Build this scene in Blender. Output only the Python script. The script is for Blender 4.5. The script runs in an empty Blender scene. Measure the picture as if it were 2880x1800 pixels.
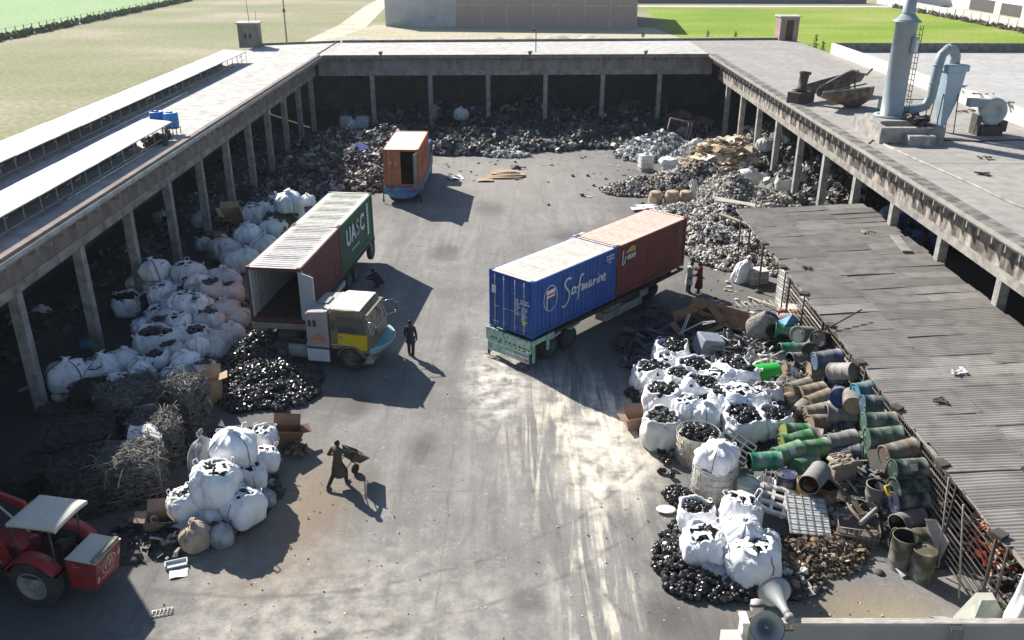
import bpy, math, random
import numpy as np
from mathutils import Vector, Matrix, Euler
from math import sin, cos, pi, radians as R

S = bpy.context.scene
COL = S.collection

# ---------------------------------------------------------------- camera, sky, sun, exposure
cam = bpy.data.cameras.new('camera'); cam_o = bpy.data.objects.new('camera', cam); COL.objects.link(cam_o)
cam.sensor_width = 36.0; cam.lens = 36.0 * 2473.3 / 2880.0
cam.clip_start = 0.1; cam.clip_end = 2000
cam_o.location = (0, 0, 17.26); cam_o.rotation_euler = (R(90 - 23.80), R(-0.1), 0)
S.camera = cam_o

SUN_AZ, SUN_EL = -39.0, 33.5            # azimuth of the sun from +y towards +x, elevation
world = bpy.data.worlds.new('World'); S.world = world; world.use_nodes = True
wn = world.node_tree.nodes; wl = world.node_tree.links
sky = wn.new('ShaderNodeTexSky'); sky.sky_type = 'NISHITA'; sky.sun_disc = False
sky.sun_elevation = R(SUN_EL); sky.sun_rotation = R(SUN_AZ); sky.air_density = 1.0; sky.dust_density = 0.5; sky.ozone_density = 1.5
wl.new(sky.outputs[0], wn['Background'].inputs[0]); wn['Background'].inputs[1].default_value = 0.07
sl = bpy.data.lights.new('sun', 'SUN'); sl.energy = 5.0; sl.angle = R(0.5); sl.color = (1.0, 0.945, 0.86)
so = bpy.data.objects.new('sun', sl); COL.objects.link(so)
sd = Vector((sin(R(SUN_AZ)) * cos(R(SUN_EL)), cos(R(SUN_AZ)) * cos(R(SUN_EL)), sin(R(SUN_EL))))
so.rotation_euler = sd.to_track_quat('Z', 'Y').to_euler(); so.location = (-40, 60, 60)
S.view_settings.view_transform = 'Standard'; S.view_settings.look = 'None'
S.view_settings.gamma = 1.0; S.view_settings.exposure = 0.92
S.cycles.max_bounces = 6; S.cycles.diffuse_bounces = 3

# ---------------------------------------------------------------- materials
MATS = {}
def mat(name, col, col2=None, scale=3.0, rough=0.8, metal=0.0, bump=0.0, bscale=None, detail=5.0, contrast=(0.35, 0.7), coord='Object', dust=None, rnd=0.0, stretch=None):
    if name in MATS: return MATS[name]
    m = bpy.data.materials.new(name); m.use_nodes = True; MATS[name] = m
    nt = m.node_tree; n = nt.nodes; l = nt.links; b = n['Principled BSDF']
    b.inputs['Roughness'].default_value = rough; b.inputs['Metallic'].default_value = metal
    b.inputs['Specular IOR Level'].default_value = 0.35
    tc = n.new('ShaderNodeTexCoord'); vec = tc.outputs[coord]
    if stretch:
        mp = n.new('ShaderNodeMapping'); mp.inputs['Scale'].default_value = stretch; l.new(vec, mp.inputs[0]); vec = mp.outputs[0]
    c2 = col2 if col2 else tuple(c * 0.72 for c in col)
    nz = n.new('ShaderNodeTexNoise'); nz.inputs['Scale'].default_value = scale; nz.inputs['Detail'].default_value = detail; l.new(vec, nz.inputs['Vector'])
    rp = n.new('ShaderNodeValToRGB'); rp.color_ramp.elements[0].position = contrast[0]; rp.color_ramp.elements[1].position = contrast[1]
    rp.color_ramp.elements[0].color = (*col, 1); rp.color_ramp.elements[1].color = (*c2, 1)
    l.new(nz.outputs[0], rp.inputs[0]); out = rp.outputs[0]
    if rnd:
        oi = n.new('ShaderNodeObjectInfo'); hs = n.new('ShaderNodeHueSaturation')
        ma = n.new('ShaderNodeMapRange'); ma.inputs[3].default_value = 1 - rnd; ma.inputs[4].default_value = 1 + rnd
        l.new(oi.outputs['Random'], ma.inputs[0]); l.new(ma.outputs[0], hs.inputs['Value']); l.new(out, hs.inputs['Color']); out = hs.outputs[0]
    if dust:
        nd = n.new('ShaderNodeTexNoise'); nd.inputs['Scale'].default_value = scale * 0.6 + 1.3; nd.inputs['Detail'].default_value = 8
        l.new(tc.outputs['Object'], nd.inputs['Vector'])
        rd = n.new('ShaderNodeMapRange'); rd.inputs[1].default_value = 0.44; rd.inputs[2].default_value = 0.66; rd.inputs[4].default_value = 0.85
        l.new(nd.outputs[0], rd.inputs[0])
        mx = n.new('ShaderNodeMixRGB'); mx.inputs[2].default_value = (*dust, 1); l.new(rd.outputs[0], mx.inputs[0]); l.new(out, mx.inputs[1]); out = mx.outputs[0]
    l.new(out, b.inputs['Base Color'])
    if bump:
        bn = n.new('ShaderNodeTexNoise'); bn.inputs['Scale'].default_value = bscale or scale * 3; bn.inputs['Detail'].default_value = 4; l.new(vec, bn.inputs['Vector'])
        bp = n.new('ShaderNodeBump'); bp.inputs['Strength'].default_value = bump; bp.inputs['Distance'].default_value = 0.05
        l.new(bn.outputs[0], bp.inputs['Height']); l.new(bp.outputs[0], b.inputs['Normal'])
    return m

def mat_vcol(name, rough=0.7, spec=0.4, metal=0.0):
    m = bpy.data.materials.new(name); m.use_nodes = True; nt = m.node_tree; n = nt.nodes; l = nt.links; b = n['Principled BSDF']
    a = n.new('ShaderNodeVertexColor'); a.layer_name = 'piece'
    nz = n.new('ShaderNodeTexNoise'); nz.inputs['Scale'].default_value = 4; tc = n.new('ShaderNodeTexCoord'); l.new(tc.outputs['Object'], nz.inputs['Vector'])
    mr = n.new('ShaderNodeMapRange'); mr.inputs[1].default_value = .3; mr.inputs[2].default_value = .7; mr.inputs[3].default_value = 0.65; mr.inputs[4].default_value = 1.15; l.new(nz.outputs[0], mr.inputs[0])
    hs = n.new('ShaderNodeHueSaturation'); l.new(a.outputs[0], hs.inputs['Color']); l.new(mr.outputs[0], hs.inputs['Value']); l.new(hs.outputs[0], b.inputs['Base Color'])
    b.inputs['Roughness'].default_value = rough; b.inputs['Specular IOR Level'].default_value = spec; b.inputs['Metallic'].default_value = metal
    MATS[name] = m; return m

# ---------------------------------------------------------------- mesh helpers
class MB:
    def __init__(s): s.v = []; s.f = []; s.m = []; s.sm = []
    def add(s, vs, fs, mi=0, smooth=False):
        o = len(s.v); s.v += [tuple(v) for v in vs]
        for f in fs: s.f.append(tuple(i + o for i in f)); s.m.append(mi); s.sm.append(smooth)
        return s
    def box(s, c, d, M=None, mi=0, taper=1.0):
        x, y, z = (k / 2 for k in d); t = taper
        vs = [Vector(q) for q in ((-x, -y, -z), (x, -y, -z), (x, y, -z), (-x, y, -z), (-x * t, -y * t, z), (x * t, -y * t, z), (x * t, y * t, z), (-x * t, y * t, z))]
        if M is not None: vs = [M @ v for v in vs]
        c = Vector(c)
        return s.add([v + c for v in vs], [(0, 3, 2, 1), (4, 5, 6, 7), (0, 1, 5, 4), (1, 2, 6, 5), (2, 3, 7, 6), (3, 0, 4, 7)], mi)
    def bx(s, a, b, mi=0):
        return s.box([(p + q) / 2 for p, q in zip(a, b)], [abs(q - p) for p, q in zip(a, b)], None, mi)
    def tube(s, pts, r, n=6, mi=0, caps=True, smooth=True):
        pts = [Vector(p) for p in pts]; rs = r if isinstance(r, (list, tuple)) else [r] * len(pts)
        rings = []; prev = None
        for i, p in enumerate(pts):
            t = (pts[min(i + 1, len(pts) - 1)] - pts[max(i - 1, 0)])
            t = t.normalized() if t.length > 1e-9 else Vector((0, 0, 1))
            if prev is None: u = t.orthogonal().normalized()
            else:
                u = prev - t * prev.dot(t); u = u.normalized() if u.length > 1e-6 else t.orthogonal().normalized()
            prev = u; w = t.cross(u)
            rings.append([p + (u * cos(2 * pi * k / n) + w * sin(2 * pi * k / n)) * rs[i] for k in range(n)])
        vs = [v for g in rings for v in g]; fs = []
        for i in range(len(pts) - 1):
            for k in range(n): fs.append((i * n + k, i * n + (k + 1) % n, (i + 1) * n + (k + 1) % n, (i + 1) * n + k))
        s.add(vs, fs, mi, smooth)
        if caps:
            o = len(s.v) - len(vs); s.f += [tuple(o + k for k in reversed(range(n))), tuple(o + (len(pts) - 1) * n + k for k in range(n))]; s.m += [mi, mi]; s.sm += [False, False]
        return s
    def lathe(s, prof, n=20, M=None, mi=0, smooth=True):
        vs = [Vector((r * cos(2 * pi * k / n), r * sin(2 * pi * k / n), z)) for r, z in prof for k in range(n)]
        if M is not None: vs = [M @ v for v in vs]
        fs = [(i * n + k, i * n + (k + 1) % n, (i + 1) * n + (k + 1) % n, (i + 1) * n + k) for i in range(len(prof) - 1) for k in range(n)]
        return s.add(vs, fs, mi, smooth)
    def prism(s, poly, h0, h1, M=None, mi=0):
        n = len(poly); vs = [Vector((x, y, h0)) for x, y in poly] + [Vector((x, y, h1)) for x, y in poly]
        if M is not None: vs = [M @ v for v in vs]
        fs = [tuple(reversed(range(n))), tuple(range(n, 2 * n))] + [(k, (k + 1) % n, n + (k + 1) % n, n + k) for k in range(n)]
        return s.add(vs, fs, mi)
    def grid(s, fn, nu, nv, mi=0, smooth=True):
        vs = [fn(i / nu, j / nv) for j in range(nv + 1) for i in range(nu + 1)]
        fs = [(j * (nu + 1) + i, j * (nu + 1) + i + 1, (j + 1) * (nu + 1) + i + 1, (j + 1) * (nu + 1) + i) for j in range(nv) for i in range(nu)]
        return s.add(vs, fs, mi, smooth)
    def mesh(s, name, mats):
        me = bpy.data.meshes.new(name); me.from_pydata(s.v, [], s.f)
        for m in (mats if isinstance(mats, (list, tuple)) else [mats]): me.materials.append(m)
        me.polygons.foreach_set('material_index', s.m); me.polygons.foreach_set('use_smooth', s.sm); me.update(); return me
    def build(s, name, mats, parent=None, loc=None, rz=0.0):
        return place(name, s.mesh(name, mats), parent, loc, rz)

def place(name, me, parent=None, loc=None, rz=0.0):
    o = bpy.data.objects.new(name, me); COL.objects.link(o)
    if parent is not None: o.parent = parent
    if loc is not None: o.location = loc
    o.rotation_euler = (0, 0, rz); return o
def tag(o, label, cat, group=None, kind=None):
    if label: o['label'] = label
    if cat: o['category'] = cat
    if group: o['group'] = group
    if kind: o['kind'] = kind
    return o
def thing(name, label, cat, loc=(0, 0, 0), rz=0.0, group=None):
    o = bpy.data.objects.new(name, None); COL.objects.link(o); o.location = loc; o.rotation_euler = (0, 0, rz); o.empty_display_size = 0.2
    return tag(o, label, cat, group)
def structure(name, mb, m): return tag(mb.build(name, m), None, None, None, 'structure')
def dup(root, loc, rot=None, scale=None, label=None, group=None):
    r = root.copy(); COL.objects.link(r); r.location = loc
    if rot is not None: r.rotation_euler = rot
    if scale is not None: r.scale = scale
    if label: r['label'] = label
    if group: r['group'] = group
    for ch in list(root.children):
        c = ch.copy(); COL.objects.link(c); c.parent = r
        for g in list(ch.children):
            d = g.copy(); COL.objects.link(d); d.parent = c
    return r
def text_part(name, body, size, M, m, parent, depth=0.006, shear=0.0, bold=0.0, sx=1.0):
    cu = bpy.data.curves.new(name, 'FONT'); cu.body = body; cu.size = size; cu.extrude = depth; cu.shear = shear; cu.offset = bold; cu.align_x = 'CENTER'; cu.align_y = 'CENTER'
    to = bpy.data.objects.new('tmp', cu); COL.objects.link(to)
    dg = bpy.context.evaluated_depsgraph_get(); me = bpy.data.meshes.new_from_object(to.evaluated_get(dg)); bpy.data.objects.remove(to)
    me.transform(M @ Matrix.Diagonal((sx, 1, 1, 1))); me.materials.clear(); me.materials.append(m); return place(name, me, parent)
def frame(o, xa, ya):
    xa = Vector(xa).normalized(); ya = Vector(ya).normalized(); za = xa.cross(ya)
    M = Matrix((xa, ya, za)).transposed().to_4x4(); M.translation = Vector(o); return M
def rotm(rx, ry, rz): return Euler((rx, ry, rz)).to_matrix()
# ---------------------------------------------------------------- ground
def ground_material():
    m = bpy.data.materials.new('yard_concrete'); m.use_nodes = True; nt = m.node_tree; n = nt.nodes; l = nt.links; b = n['Principled BSDF']
    b.inputs['Roughness'].default_value = 0.9; b.inputs['Specular IOR Level'].default_value = 0.2
    g = n.new('ShaderNodeNewGeometry'); pos = g.outputs['Position']
    def noise(scale, detail=6, stretch=None, dist=0.0):
        v = pos
        if stretch:
            mp = n.new('ShaderNodeMapping'); mp.inputs['Scale'].default_value = stretch; l.new(pos, mp.inputs[0]); v = mp.outputs[0]
        x = n.new('ShaderNodeTexNoise'); x.inputs['Scale'].default_value = scale; x.inputs['Detail'].default_value = detail; x.inputs['Distortion'].default_value = dist; x.inputs['Roughness'].default_value = .62
        l.new(v, x.inputs['Vector']); return x.outputs[0]
    def rng(src, a, b_, c=0.0, d=1.0):
        x = n.new('ShaderNodeMapRange'); x.inputs[1].default_value = a; x.inputs[2].default_value = b_; x.inputs[3].default_value = c; x.inputs[4].default_value = d; l.new(src, x.inputs[0]); return x.outputs[0]
    def mth(op, a, b_=None):
        x = n.new('ShaderNodeMath'); x.operation = op
        for i, q in enumerate((a, b_)):
            if q is None: continue
            if isinstance(q, (int, float)): x.inputs[i].default_value = q
            else: l.new(q, x.inputs[i])
        return x.outputs[0]
    def mix(f, c1, c2):
        x = n.new('ShaderNodeMixRGB')
        if isinstance(f, float): x.inputs[0].default_value = f
        else: l.new(f, x.inputs[0])
        for i, c in ((1, c1), (2, c2)):
            if isinstance(c, tuple): x.inputs[i].default_value = (*c, 1)
            else: l.new(c, x.inputs[i])
        return x.outputs[0]
    sp = n.new('ShaderNodeSeparateXYZ'); l.new(pos, sp.inputs[0]); X, Y = sp.outputs[0], sp.outputs[1]
    def blob(cx, cy, rx, ry, soft=0.5, wob=0.6, ws=0.35):
        """soft edged patch of colour with a wandering outline"""
        dx = mth('DIVIDE', mth('SUBTRACT', X, cx), rx); dy = mth('DIVIDE', mth('SUBTRACT', Y, cy), ry)
        d = mth('SQRT', mth('ADD', mth('MULTIPLY', dx, dx), mth('MULTIPLY', dy, dy)))
        d = mth('ADD', d, mth('MULTIPLY', mth('SUBTRACT', noise(ws, 6, None, .6), 0.5), wob * 2))
        return rng(d, 1.0 - soft, 1.0 + soft, 1.0, 0.0)
    c = mix(rng(noise(0.22, 7), .35, .7), (.265, .255, .242), (.168, .162, .154))
    c = mix(mth('MULTIPLY', rng(noise(1.3, 8), .45, .75), .55), c, (.15, .145, .14))
    c = mix(mth('MULTIPLY', rng(noise(7.0, 8), .48, .7), .35), c, (.17, .16, .15))
    c = mix(mth('MULTIPLY', rng(noise(4.0, 8, None, 1.5), .55, .68), .4), c, (.46, .44, .41))
    c = mix(mth('MULTIPLY', rng(noise(.5, 6, (2.2, .25, 1), .5), .48, .7), .32), c, (.39, .375, .35))       # dry streaks along the driving direction
    c = mix(mth('MULTIPLY', rng(noise(.8, 8, (1.6, .16, 1), 1.2), .5, .66), .5), c, (.13, .125, .118))
    c = mix(mth('MULTIPLY', rng(noise(.16, 5, None, 1.0), .5, .66), .45), c, (.16, .152, .142))
    c = mix(mth('MULTIPLY', blob(-5, 18.6, 4.5, 3.0, .6, .7, .5), mth('MULTIPLY', rng(noise(1.6, 7), .4, .65), .7)), c, (.52, .48, .41))
    # pale powder spilt beside and behind the blue container, dragged into stripes by wheels
    stripes = mth('MULTIPLY', rng(noise(1.3, 8, (1.3, .12, 1), 1.1), .46, .58), rng(noise(1.1, 8), .33, .55))
    powder = mth('MAXIMUM', blob(2.7, 28.0, 2.5, 5.6, .45, .5), mth('MULTIPLY', blob(2.5, 20.5, 1.1, 6.0, .5, .45), .85))
    c = mix(mth('MULTIPLY', mth('MULTIPLY', powder, stripes), .82), c, (.80, .73, .59))
    core = mth('MULTIPLY', blob(3.6, 27.0, 1.6, 2.6, .5, .7, .5), rng(noise(1.1, 6), .35, .6)); c = mix(mth('MULTIPLY', core, .8), c, (.86, .79, .655))
    rearp = mth('MULTIPLY', blob(-.6, 32.8, 1.2, 3.2, .5, .6, .6), rng(noise(1.4, 6), .4, .62)); c = mix(mth('MULTIPLY', rearp, .8), c, (.74, .70, .62))
    # brown rusty soil, soot and oil, with some painted shade on the left
    c = mix(mth('MULTIPLY', blob(-7.0, 23.5, 1.7, 3.2, .6, .7), .62), c, (.23, .165, .105))
    c = mix(mth('MULTIPLY', blob(9.2, 18.6, 2.6, 1.3, .5, .6, .5), .75), c, (.33, .26, .16))
    for q in ((10.5, 41.5, 4.5, 4.2), (6.5, 36, 3, 3.2), (-11, 31, 3.6, 5), (12, 60, 5, 16), (0, 80, 16, 5), (-15, 70, 6, 14), (7.5, 24, 3, 6), (5.3, 17.2, 2.4, 2.2), (-14, 25, 3.6, 9), (-13.5, 18, 3.2, 3), (-15, 36, 4, 12), (-7.5, 33, 3, 2.5), (4.5, 38, 4, 5)):  # soot by the heaps; left-hand patches also deepen the shade there by colour
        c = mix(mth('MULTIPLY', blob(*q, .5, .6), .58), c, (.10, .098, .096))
    inside = mth('MAXIMUM', mth('MAXIMUM', rng(X, -15.2, -18.2), rng(X, 18.6, 20)), rng(Y, 83, 86)); c = mix(mth('MULTIPLY', inside, .85), c, (.045, .045, .047))  # floor colour darkened inside the sheds, reaching further out on the left
    c = mix(mth('MULTIPLY', blob(0, 66, 6, 9, .6, .5), .35), c, (.36, .33, .29))
    for q in ((-3.2, 27.5, .5, .8), (1.2, 41, .7, 1.1), (-4.0, 49, .8, 1.4), (3.4, 52, .9, 1.2), (-6.2, 30.6, .6, .9), (.4, 19.5, .5, .5), (-1.6, 58, 1.0, 1.4), (-2.4, 36.5, .5, 1.3), (4.2, 19, .6, .7)):
        c = mix(mth('MULTIPLY', blob(*q, .5, .9, .9), .5), c, (.07, .068, .065))
    # curved wheel tracks and cracked slab joints
    def ring(cx, cy, r, w, a):
        dx = mth('SUBTRACT', X, cx); dy = mth('SUBTRACT', Y, cy); d = mth('SQRT', mth('ADD', mth('MULTIPLY', dx, dx), mth('MULTIPLY', dy, dy)))
        d = mth('ABSOLUTE', mth('SUBTRACT', mth('ADD', d, mth('MULTIPLY', noise(.6, 3), .5)), r))
        return mth('MULTIPLY', rng(d, 0.0, w, 1, 0), mth('MULTIPLY', rng(noise(1.5, 5), .4, .6), a))
    for q in ((-7.5, 34, 14.6, .13, .7), (-7.5, 34, 16.4, .13, .65), (22, 30, 20.2, .16, .7), (22, 30, 22.1, .16, .65), (-20, 48, 21.5, .14, .35), (14, 62, 14, .14, .4), (14, 62, 12.2, .14, .35)):
        c = mix(ring(*q), c, (.12, .115, .11))
    def joint(ax, at, w=.05):
        d = mth('ABSOLUTE', mth('SUBTRACT', mth('ADD', ax, mth('MULTIPLY', noise(.5, 5), .35)), at)); return mth('MULTIPLY', rng(d, .0, w, 1, 0), rng(noise(.8, 5), .38, .55))
    for ax, at in ((X, -1.9), (X, -10.2), (X, 6.3), (Y, 30.6), (Y, 62.6), (Y, 46.3), (Y, 25.0)): c = mix(mth('MULTIPLY', joint(ax, at), .38), c, (.09, .088, .085))
    l.new(c, b.inputs['Base Color'])
    bp = n.new('ShaderNodeBump'); bp.inputs['Strength'].default_value = .35; bp.inputs['Distance'].default_value = .04; l.new(noise(9, 8), bp.inputs['Height']); l.new(bp.outputs[0], b.inputs['Normal'])
    return m

def sheet(name, poly, z, m, nx=1):
    mb = MB(); mb.add([(x, y, z) for x, y in poly], [tuple(range(len(poly)))]); return structure(name, mb, m)

def field_mat(name, c1, c2, c3, s=.05, stretch=None):
    m = bpy.data.materials.new(name); m.use_nodes = True; nt = m.node_tree; n = nt.nodes; l = nt.links; b = n['Principled BSDF']; b.inputs['Roughness'].default_value = 1; b.inputs['Specular IOR Level'].default_value = .1
    g = n.new('ShaderNodeNewGeometry'); mp = n.new('ShaderNodeMapping'); l.new(g.outputs['Position'], mp.inputs[0]); mp.inputs['Scale'].default_value = stretch or (1, 1, 1)
    a = n.new('ShaderNodeTexNoise'); a.inputs['Scale'].default_value = s; a.inputs['Detail'].default_value = 8; l.new(mp.outputs[0], a.inputs['Vector'])
    r = n.new('ShaderNodeValToRGB'); e = r.color_ramp.elements; e[0].position = .36; e[0].color = (*c1, 1); e[1].position = .52; e[1].color = (*c2, 1); x = e.new(.66); x.color = (*c3, 1); l.new(a.outputs[0], r.inputs[0])
    a2 = n.new('ShaderNodeTexNoise'); a2.inputs['Scale'].default_value = 1.5; a2.inputs['Detail'].default_value = 8; l.new(g.outputs['Position'], a2.inputs['Vector'])
    mr = n.new('ShaderNodeMapRange'); mr.inputs[1].default_value = .3; mr.inputs[2].default_value = .7; mr.inputs[3].default_value = .75; mr.inputs[4].default_value = 1.2; l.new(a2.outputs[0], mr.inputs[0])
    hs = n.new('ShaderNodeHueSaturation'); l.new(r.outputs[0], hs.inputs['Color']); l.new(mr.outputs[0], hs.inputs['Value']); l.new(hs.outputs[0], b.inputs['Base Color']); return m

gm = field_mat('dry_grass', (.225, .24, .125), (.285, .275, .17), (.385, .34, .255), .03, (.8, 1.3, 1))
def hill(u, v): return (-400 + 800 * u, -60 + 500 * v, -0.06)
mb = MB(); mb.grid(hill, 4, 4); structure('ground', mb, gm)
sheet('green_field', [(30.5, 99), (98, 99), (98, 170), (95, 232), (33, 232), (29.5, 163)], -0.03, field_mat('rice_green', (.17, .27, .03), (.23, .315, .04), (.31, .335, .10), .05, (.6, 1.4, 1)))
sheet('pale_green_field', [(-400, 60), (-89.5, 60), (-88, 160), (-87, 202), (-88, 256), (-60, 262), (-60, 500), (-400, 500)], -0.03, field_mat('far_field', (.24, .37, .17), (.28, .40, .20), (.30, .38, .21), .02))
sheet('dirt_track', [(-31, 99), (-24, 99), (-26, 150), (-29, 185), (-32, 240), (-30, 420), (-37, 420), (-37.5, 240), (-35, 185), (-36, 150)], -0.025, field_mat('track_dust', (.52, .46, .36), (.62, .56, .46), (.46, .40, .30), .12))
sheet('building_apron', [(-32, 118), (-12, 132), (8, 136), (27, 132), (30, 165), (28, 183), (-28, 187), (-33, 150)], -0.02, field_mat('apron_dust', (.42, .39, .26), (.50, .45, .34), (.40, .37, .25), .1, (.5, 2, 1)))
sheet('field_road', [(-20, 236), (130, 236), (130, 241), (-20, 241)], -0.02, field_mat('road_dust', (.55, .51, .43), (.6, .56, .48), (.5, .45, .38), .2))
sheet('side_road', [(99, 100), (112, 100), (112, 246), (99, 246)], -0.02, field_mat('road_dust2', (.6, .55, .47), (.66, .6, .52), (.5, .46, .36), .2))
yard = [(-27, 2), (31, 2), (31, 98), (-27, 96)]
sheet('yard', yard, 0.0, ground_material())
# earth bank in front of the far building
def bank(u, v):
    x = -27 + 56 * u; r = random.Random(int(u * 997)); h = (.35 + .5 * abs(sin(x * .9) * cos(x * .37 + 1)) + (1.0 if -4 < x < 16 else .2) * abs(sin(x * .55 + .4))) * sin(pi * v) ** .8
    return (x, 150 + 8 * v + 2 * sin(x * .2), -0.03 + h * .9)
mb = MB(); mb.grid(bank, 120, 8); structure('earth_bank', mb, field_mat('bank_earth', (.46, .42, .33), (.56, .51, .42), (.38, .35, .25), .4))

# ---------------------------------------------------------------- shed wings
concrete = mat('pillar_concrete', (.40, .385, .36), (.27, .26, .245), 1.6, .9, bump=.25, bscale=9, dust=(.20, .19, .175))
roofc = mat('roof_screed', (.45, .435, .41), (.53, .515, .49), .35, .9, bump=.15, bscale=6, contrast=(.3, .65), dust=(.33, .32, .30))
roofd = mat('roof_screed_dirty', (.37, .35, .32), (.29, .272, .25), .3, .9, bump=.15, bscale=6, contrast=(.3, .7), dust=(.25, .235, .215))
edge_m = mat('slab_edge_soot', (.14, .13, .12), (.26, .245, .225), 2.2, .9, bump=.3, bscale=8)
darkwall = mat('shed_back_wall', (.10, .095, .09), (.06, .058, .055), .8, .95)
rib_m = mat('rib_concrete', (.40, .38, .35), (.24, .225, .21), 2.0, .9, dust=(.17, .155, .14))
beam_m = mat('beam_concrete', (.36, .34, .31), (.24, .225, .205), 1.2, .9, bump=.25, bscale=7, dust=(.17, .155, .14))

def brick_mat(name, c1, c2, mortar, axes, bw=.24, bh=.085, soot=.5, sootc=(.05, .045, .04), sscale=.9, lo=.42):
    m = bpy.data.materials.new(name); m.use_nodes = True; nt = m.node_tree; n = nt.nodes; l = nt.links; b = n['Principled BSDF']; b.inputs['Roughness'].default_value = .95
    g = n.new('ShaderNodeTexCoord'); sp = n.new('ShaderNodeSeparateXYZ'); l.new(g.outputs['Object'], sp.inputs[0]); cb = n.new('ShaderNodeCombineXYZ')
    l.new(sp.outputs[axes[0]], cb.inputs[0]); l.new(sp.outputs[axes[1]], cb.inputs[1])
    br = n.new('ShaderNodeTexBrick'); br.inputs['Scale'].default_value = 1; br.inputs['Brick Width'].default_value = bw; br.inputs['Row Height'].default_value = bh; br.inputs['Mortar Size'].default_value = .012
    br.inputs['Color1'].default_value = (*c1, 1); br.inputs['Color2'].default_value = (*c2, 1); br.inputs['Mortar'].default_value = (*mortar, 1); l.new(cb.outputs[0], br.inputs['Vector'])
    mp = n.new('ShaderNodeMapping'); mp.inputs['Scale'].default_value = (1.6, .45, 1); l.new(cb.outputs[0], mp.inputs[0])
    nz = n.new('ShaderNodeTexNoise'); nz.inputs['Scale'].default_value = sscale; nz.inputs['Detail'].default_value = 8; l.new(mp.outputs[0], nz.inputs['Vector'])
    mr = n.new('ShaderNodeMapRange'); mr.inputs[1].default_value = lo; mr.inputs[2].default_value = lo + .18; mr.inputs[4].default_value = soot; l.new(nz.outputs[0], mr.inputs[0])
    mx = n.new('ShaderNodeMixRGB'); mx.inputs[2].default_value = (*sootc, 1); l.new(mr.outputs[0], mx.inputs[0]); l.new(br.outputs[0], mx.inputs[1]); l.new(mx.outputs[0], b.inputs['Base Color'])
    bp = n.new('ShaderNodeBump'); bp.inputs['Strength'].default_value = .5; bp.inputs['Distance'].default_value = .02; l.new(br.outputs[1], bp.inputs['Height']); bp.invert = True; l.new(bp.outputs[0], b.inputs['Normal'])
    return m

def wing(root, ux, uy, L, cols, brackets, brick, side, zb=4.85, roofm=roofc, proud=.9):
    """beam line along a local x axis: local frame origin at (0,0), x along the eave, y out into the yard"""
    M = Matrix(((ux[0], uy[0], 0, 0), (ux[1], uy[1], 0, 0), (0, 0, 1, 0), (0, 0, 0, 1)))
    def B(mb, a, b): # box in wing frame
        c = [(p + q) / 2 for p, q in zip(a, b)]; d = [abs(q - p) for p, q in zip(a, b)]
        return mb.box(M @ Vector(c), d, M.to_3x3())
    mb = MB(); B(mb, (0, -.15, zb), (L, .15, zb + .42)); mb.build('beam', beam_m, root)
    mb = MB(); B(mb, (0, -.115, zb + .42), (L, .115, 6.52)); mb.build('brick_band', brick, root)
    for c in cols:
        mb = MB(); B(mb, (c - .2, -.26, 0), (c + .2, .14, zb)); mb.build('pillar', concrete, root)
    for c in brackets:
        mb = MB(); B(mb, (c - .035, .115, 6.2), (c + .035, proud - .045, 6.5)); mb.build('bracket', rib_m, root)
    mb = MB(); B(mb, (0, proud - .12, 6.505), (L, proud - .015, 6.575)); mb.build('eave_lip', rib_m, root)
    return M

LC = [83.2 - 5.27 * i for i in range(12)]
def make_wing(label, origin, ux, uy, L, cols, brackets, brick, zb, proud, name='storage_shed'):
    t = thing(name, label, 'shed', origin)
    wing(t, ux, uy, L, cols, brackets, brick, 1, zb, proud=proud)
    return t
def slab(t, org, poly, z0, z1, name, m):
    mb = MB(); mb.prism([(x - org[0], y - org[1]) for x, y in poly], z0, z1); return mb.build(name, m, t)

bl = brick_mat('brown_brick', (.215, .16, .135), (.27, .205, .17), (.33, .30, .27), (1, 2), soot=.65, sootc=(.14, .12, .105))
bb = brick_mat('grey_brick', (.25, .235, .225), (.31, .29, .28), (.36, .34, .33), (0, 2), soot=.6, sootc=(.16, .15, .145))
brr = brick_mat('block_wall', (.36, .31, .27), (.44, .39, .34), (.30, .27, .24), (1, 2), bw=.62, bh=.30, soot=.93, sootc=(.045, .04, .036), sscale=1.2, lo=.37)
O = (-18.55, 84.9)
lwing = make_wing('long open shed on the left of the yard with brown brickwork and pale roof', (*O, 0), (0, -1), (1, 0), 82, [O[1] - y for y in LC], [1.07 * i + .4 for i in range(76)], bl, 4.88, .95)
slab(lwing, O, [(-17.6, 2.9), (-17.6, 84.6), (-17.7, 95.2), (-25.6, 92.2), (-25.6, 2.9)], 6.585, 6.75, 'roof', [roofc])
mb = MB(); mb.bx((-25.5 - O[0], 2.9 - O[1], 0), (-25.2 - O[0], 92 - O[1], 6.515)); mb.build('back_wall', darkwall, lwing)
mb = MB(); mb.bx((-18.0 - O[0], 2.9 - O[1], 6.752), (-17.72 - O[0], 84.4 - O[1], 6.86)); mb.build('roof_edge', bl, lwing)
mb = MB(); mb.prism([(-26.05 - O[0], 92.45 - O[1]), (-25.95 - O[0], 92.2 - O[1]), (-17.8 - O[0], 95.05 - O[1]), (-17.8 - O[0], 95.3 - O[1])], 6.5, 6.95); mb.build('parapet', edge_m, lwing)
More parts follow.
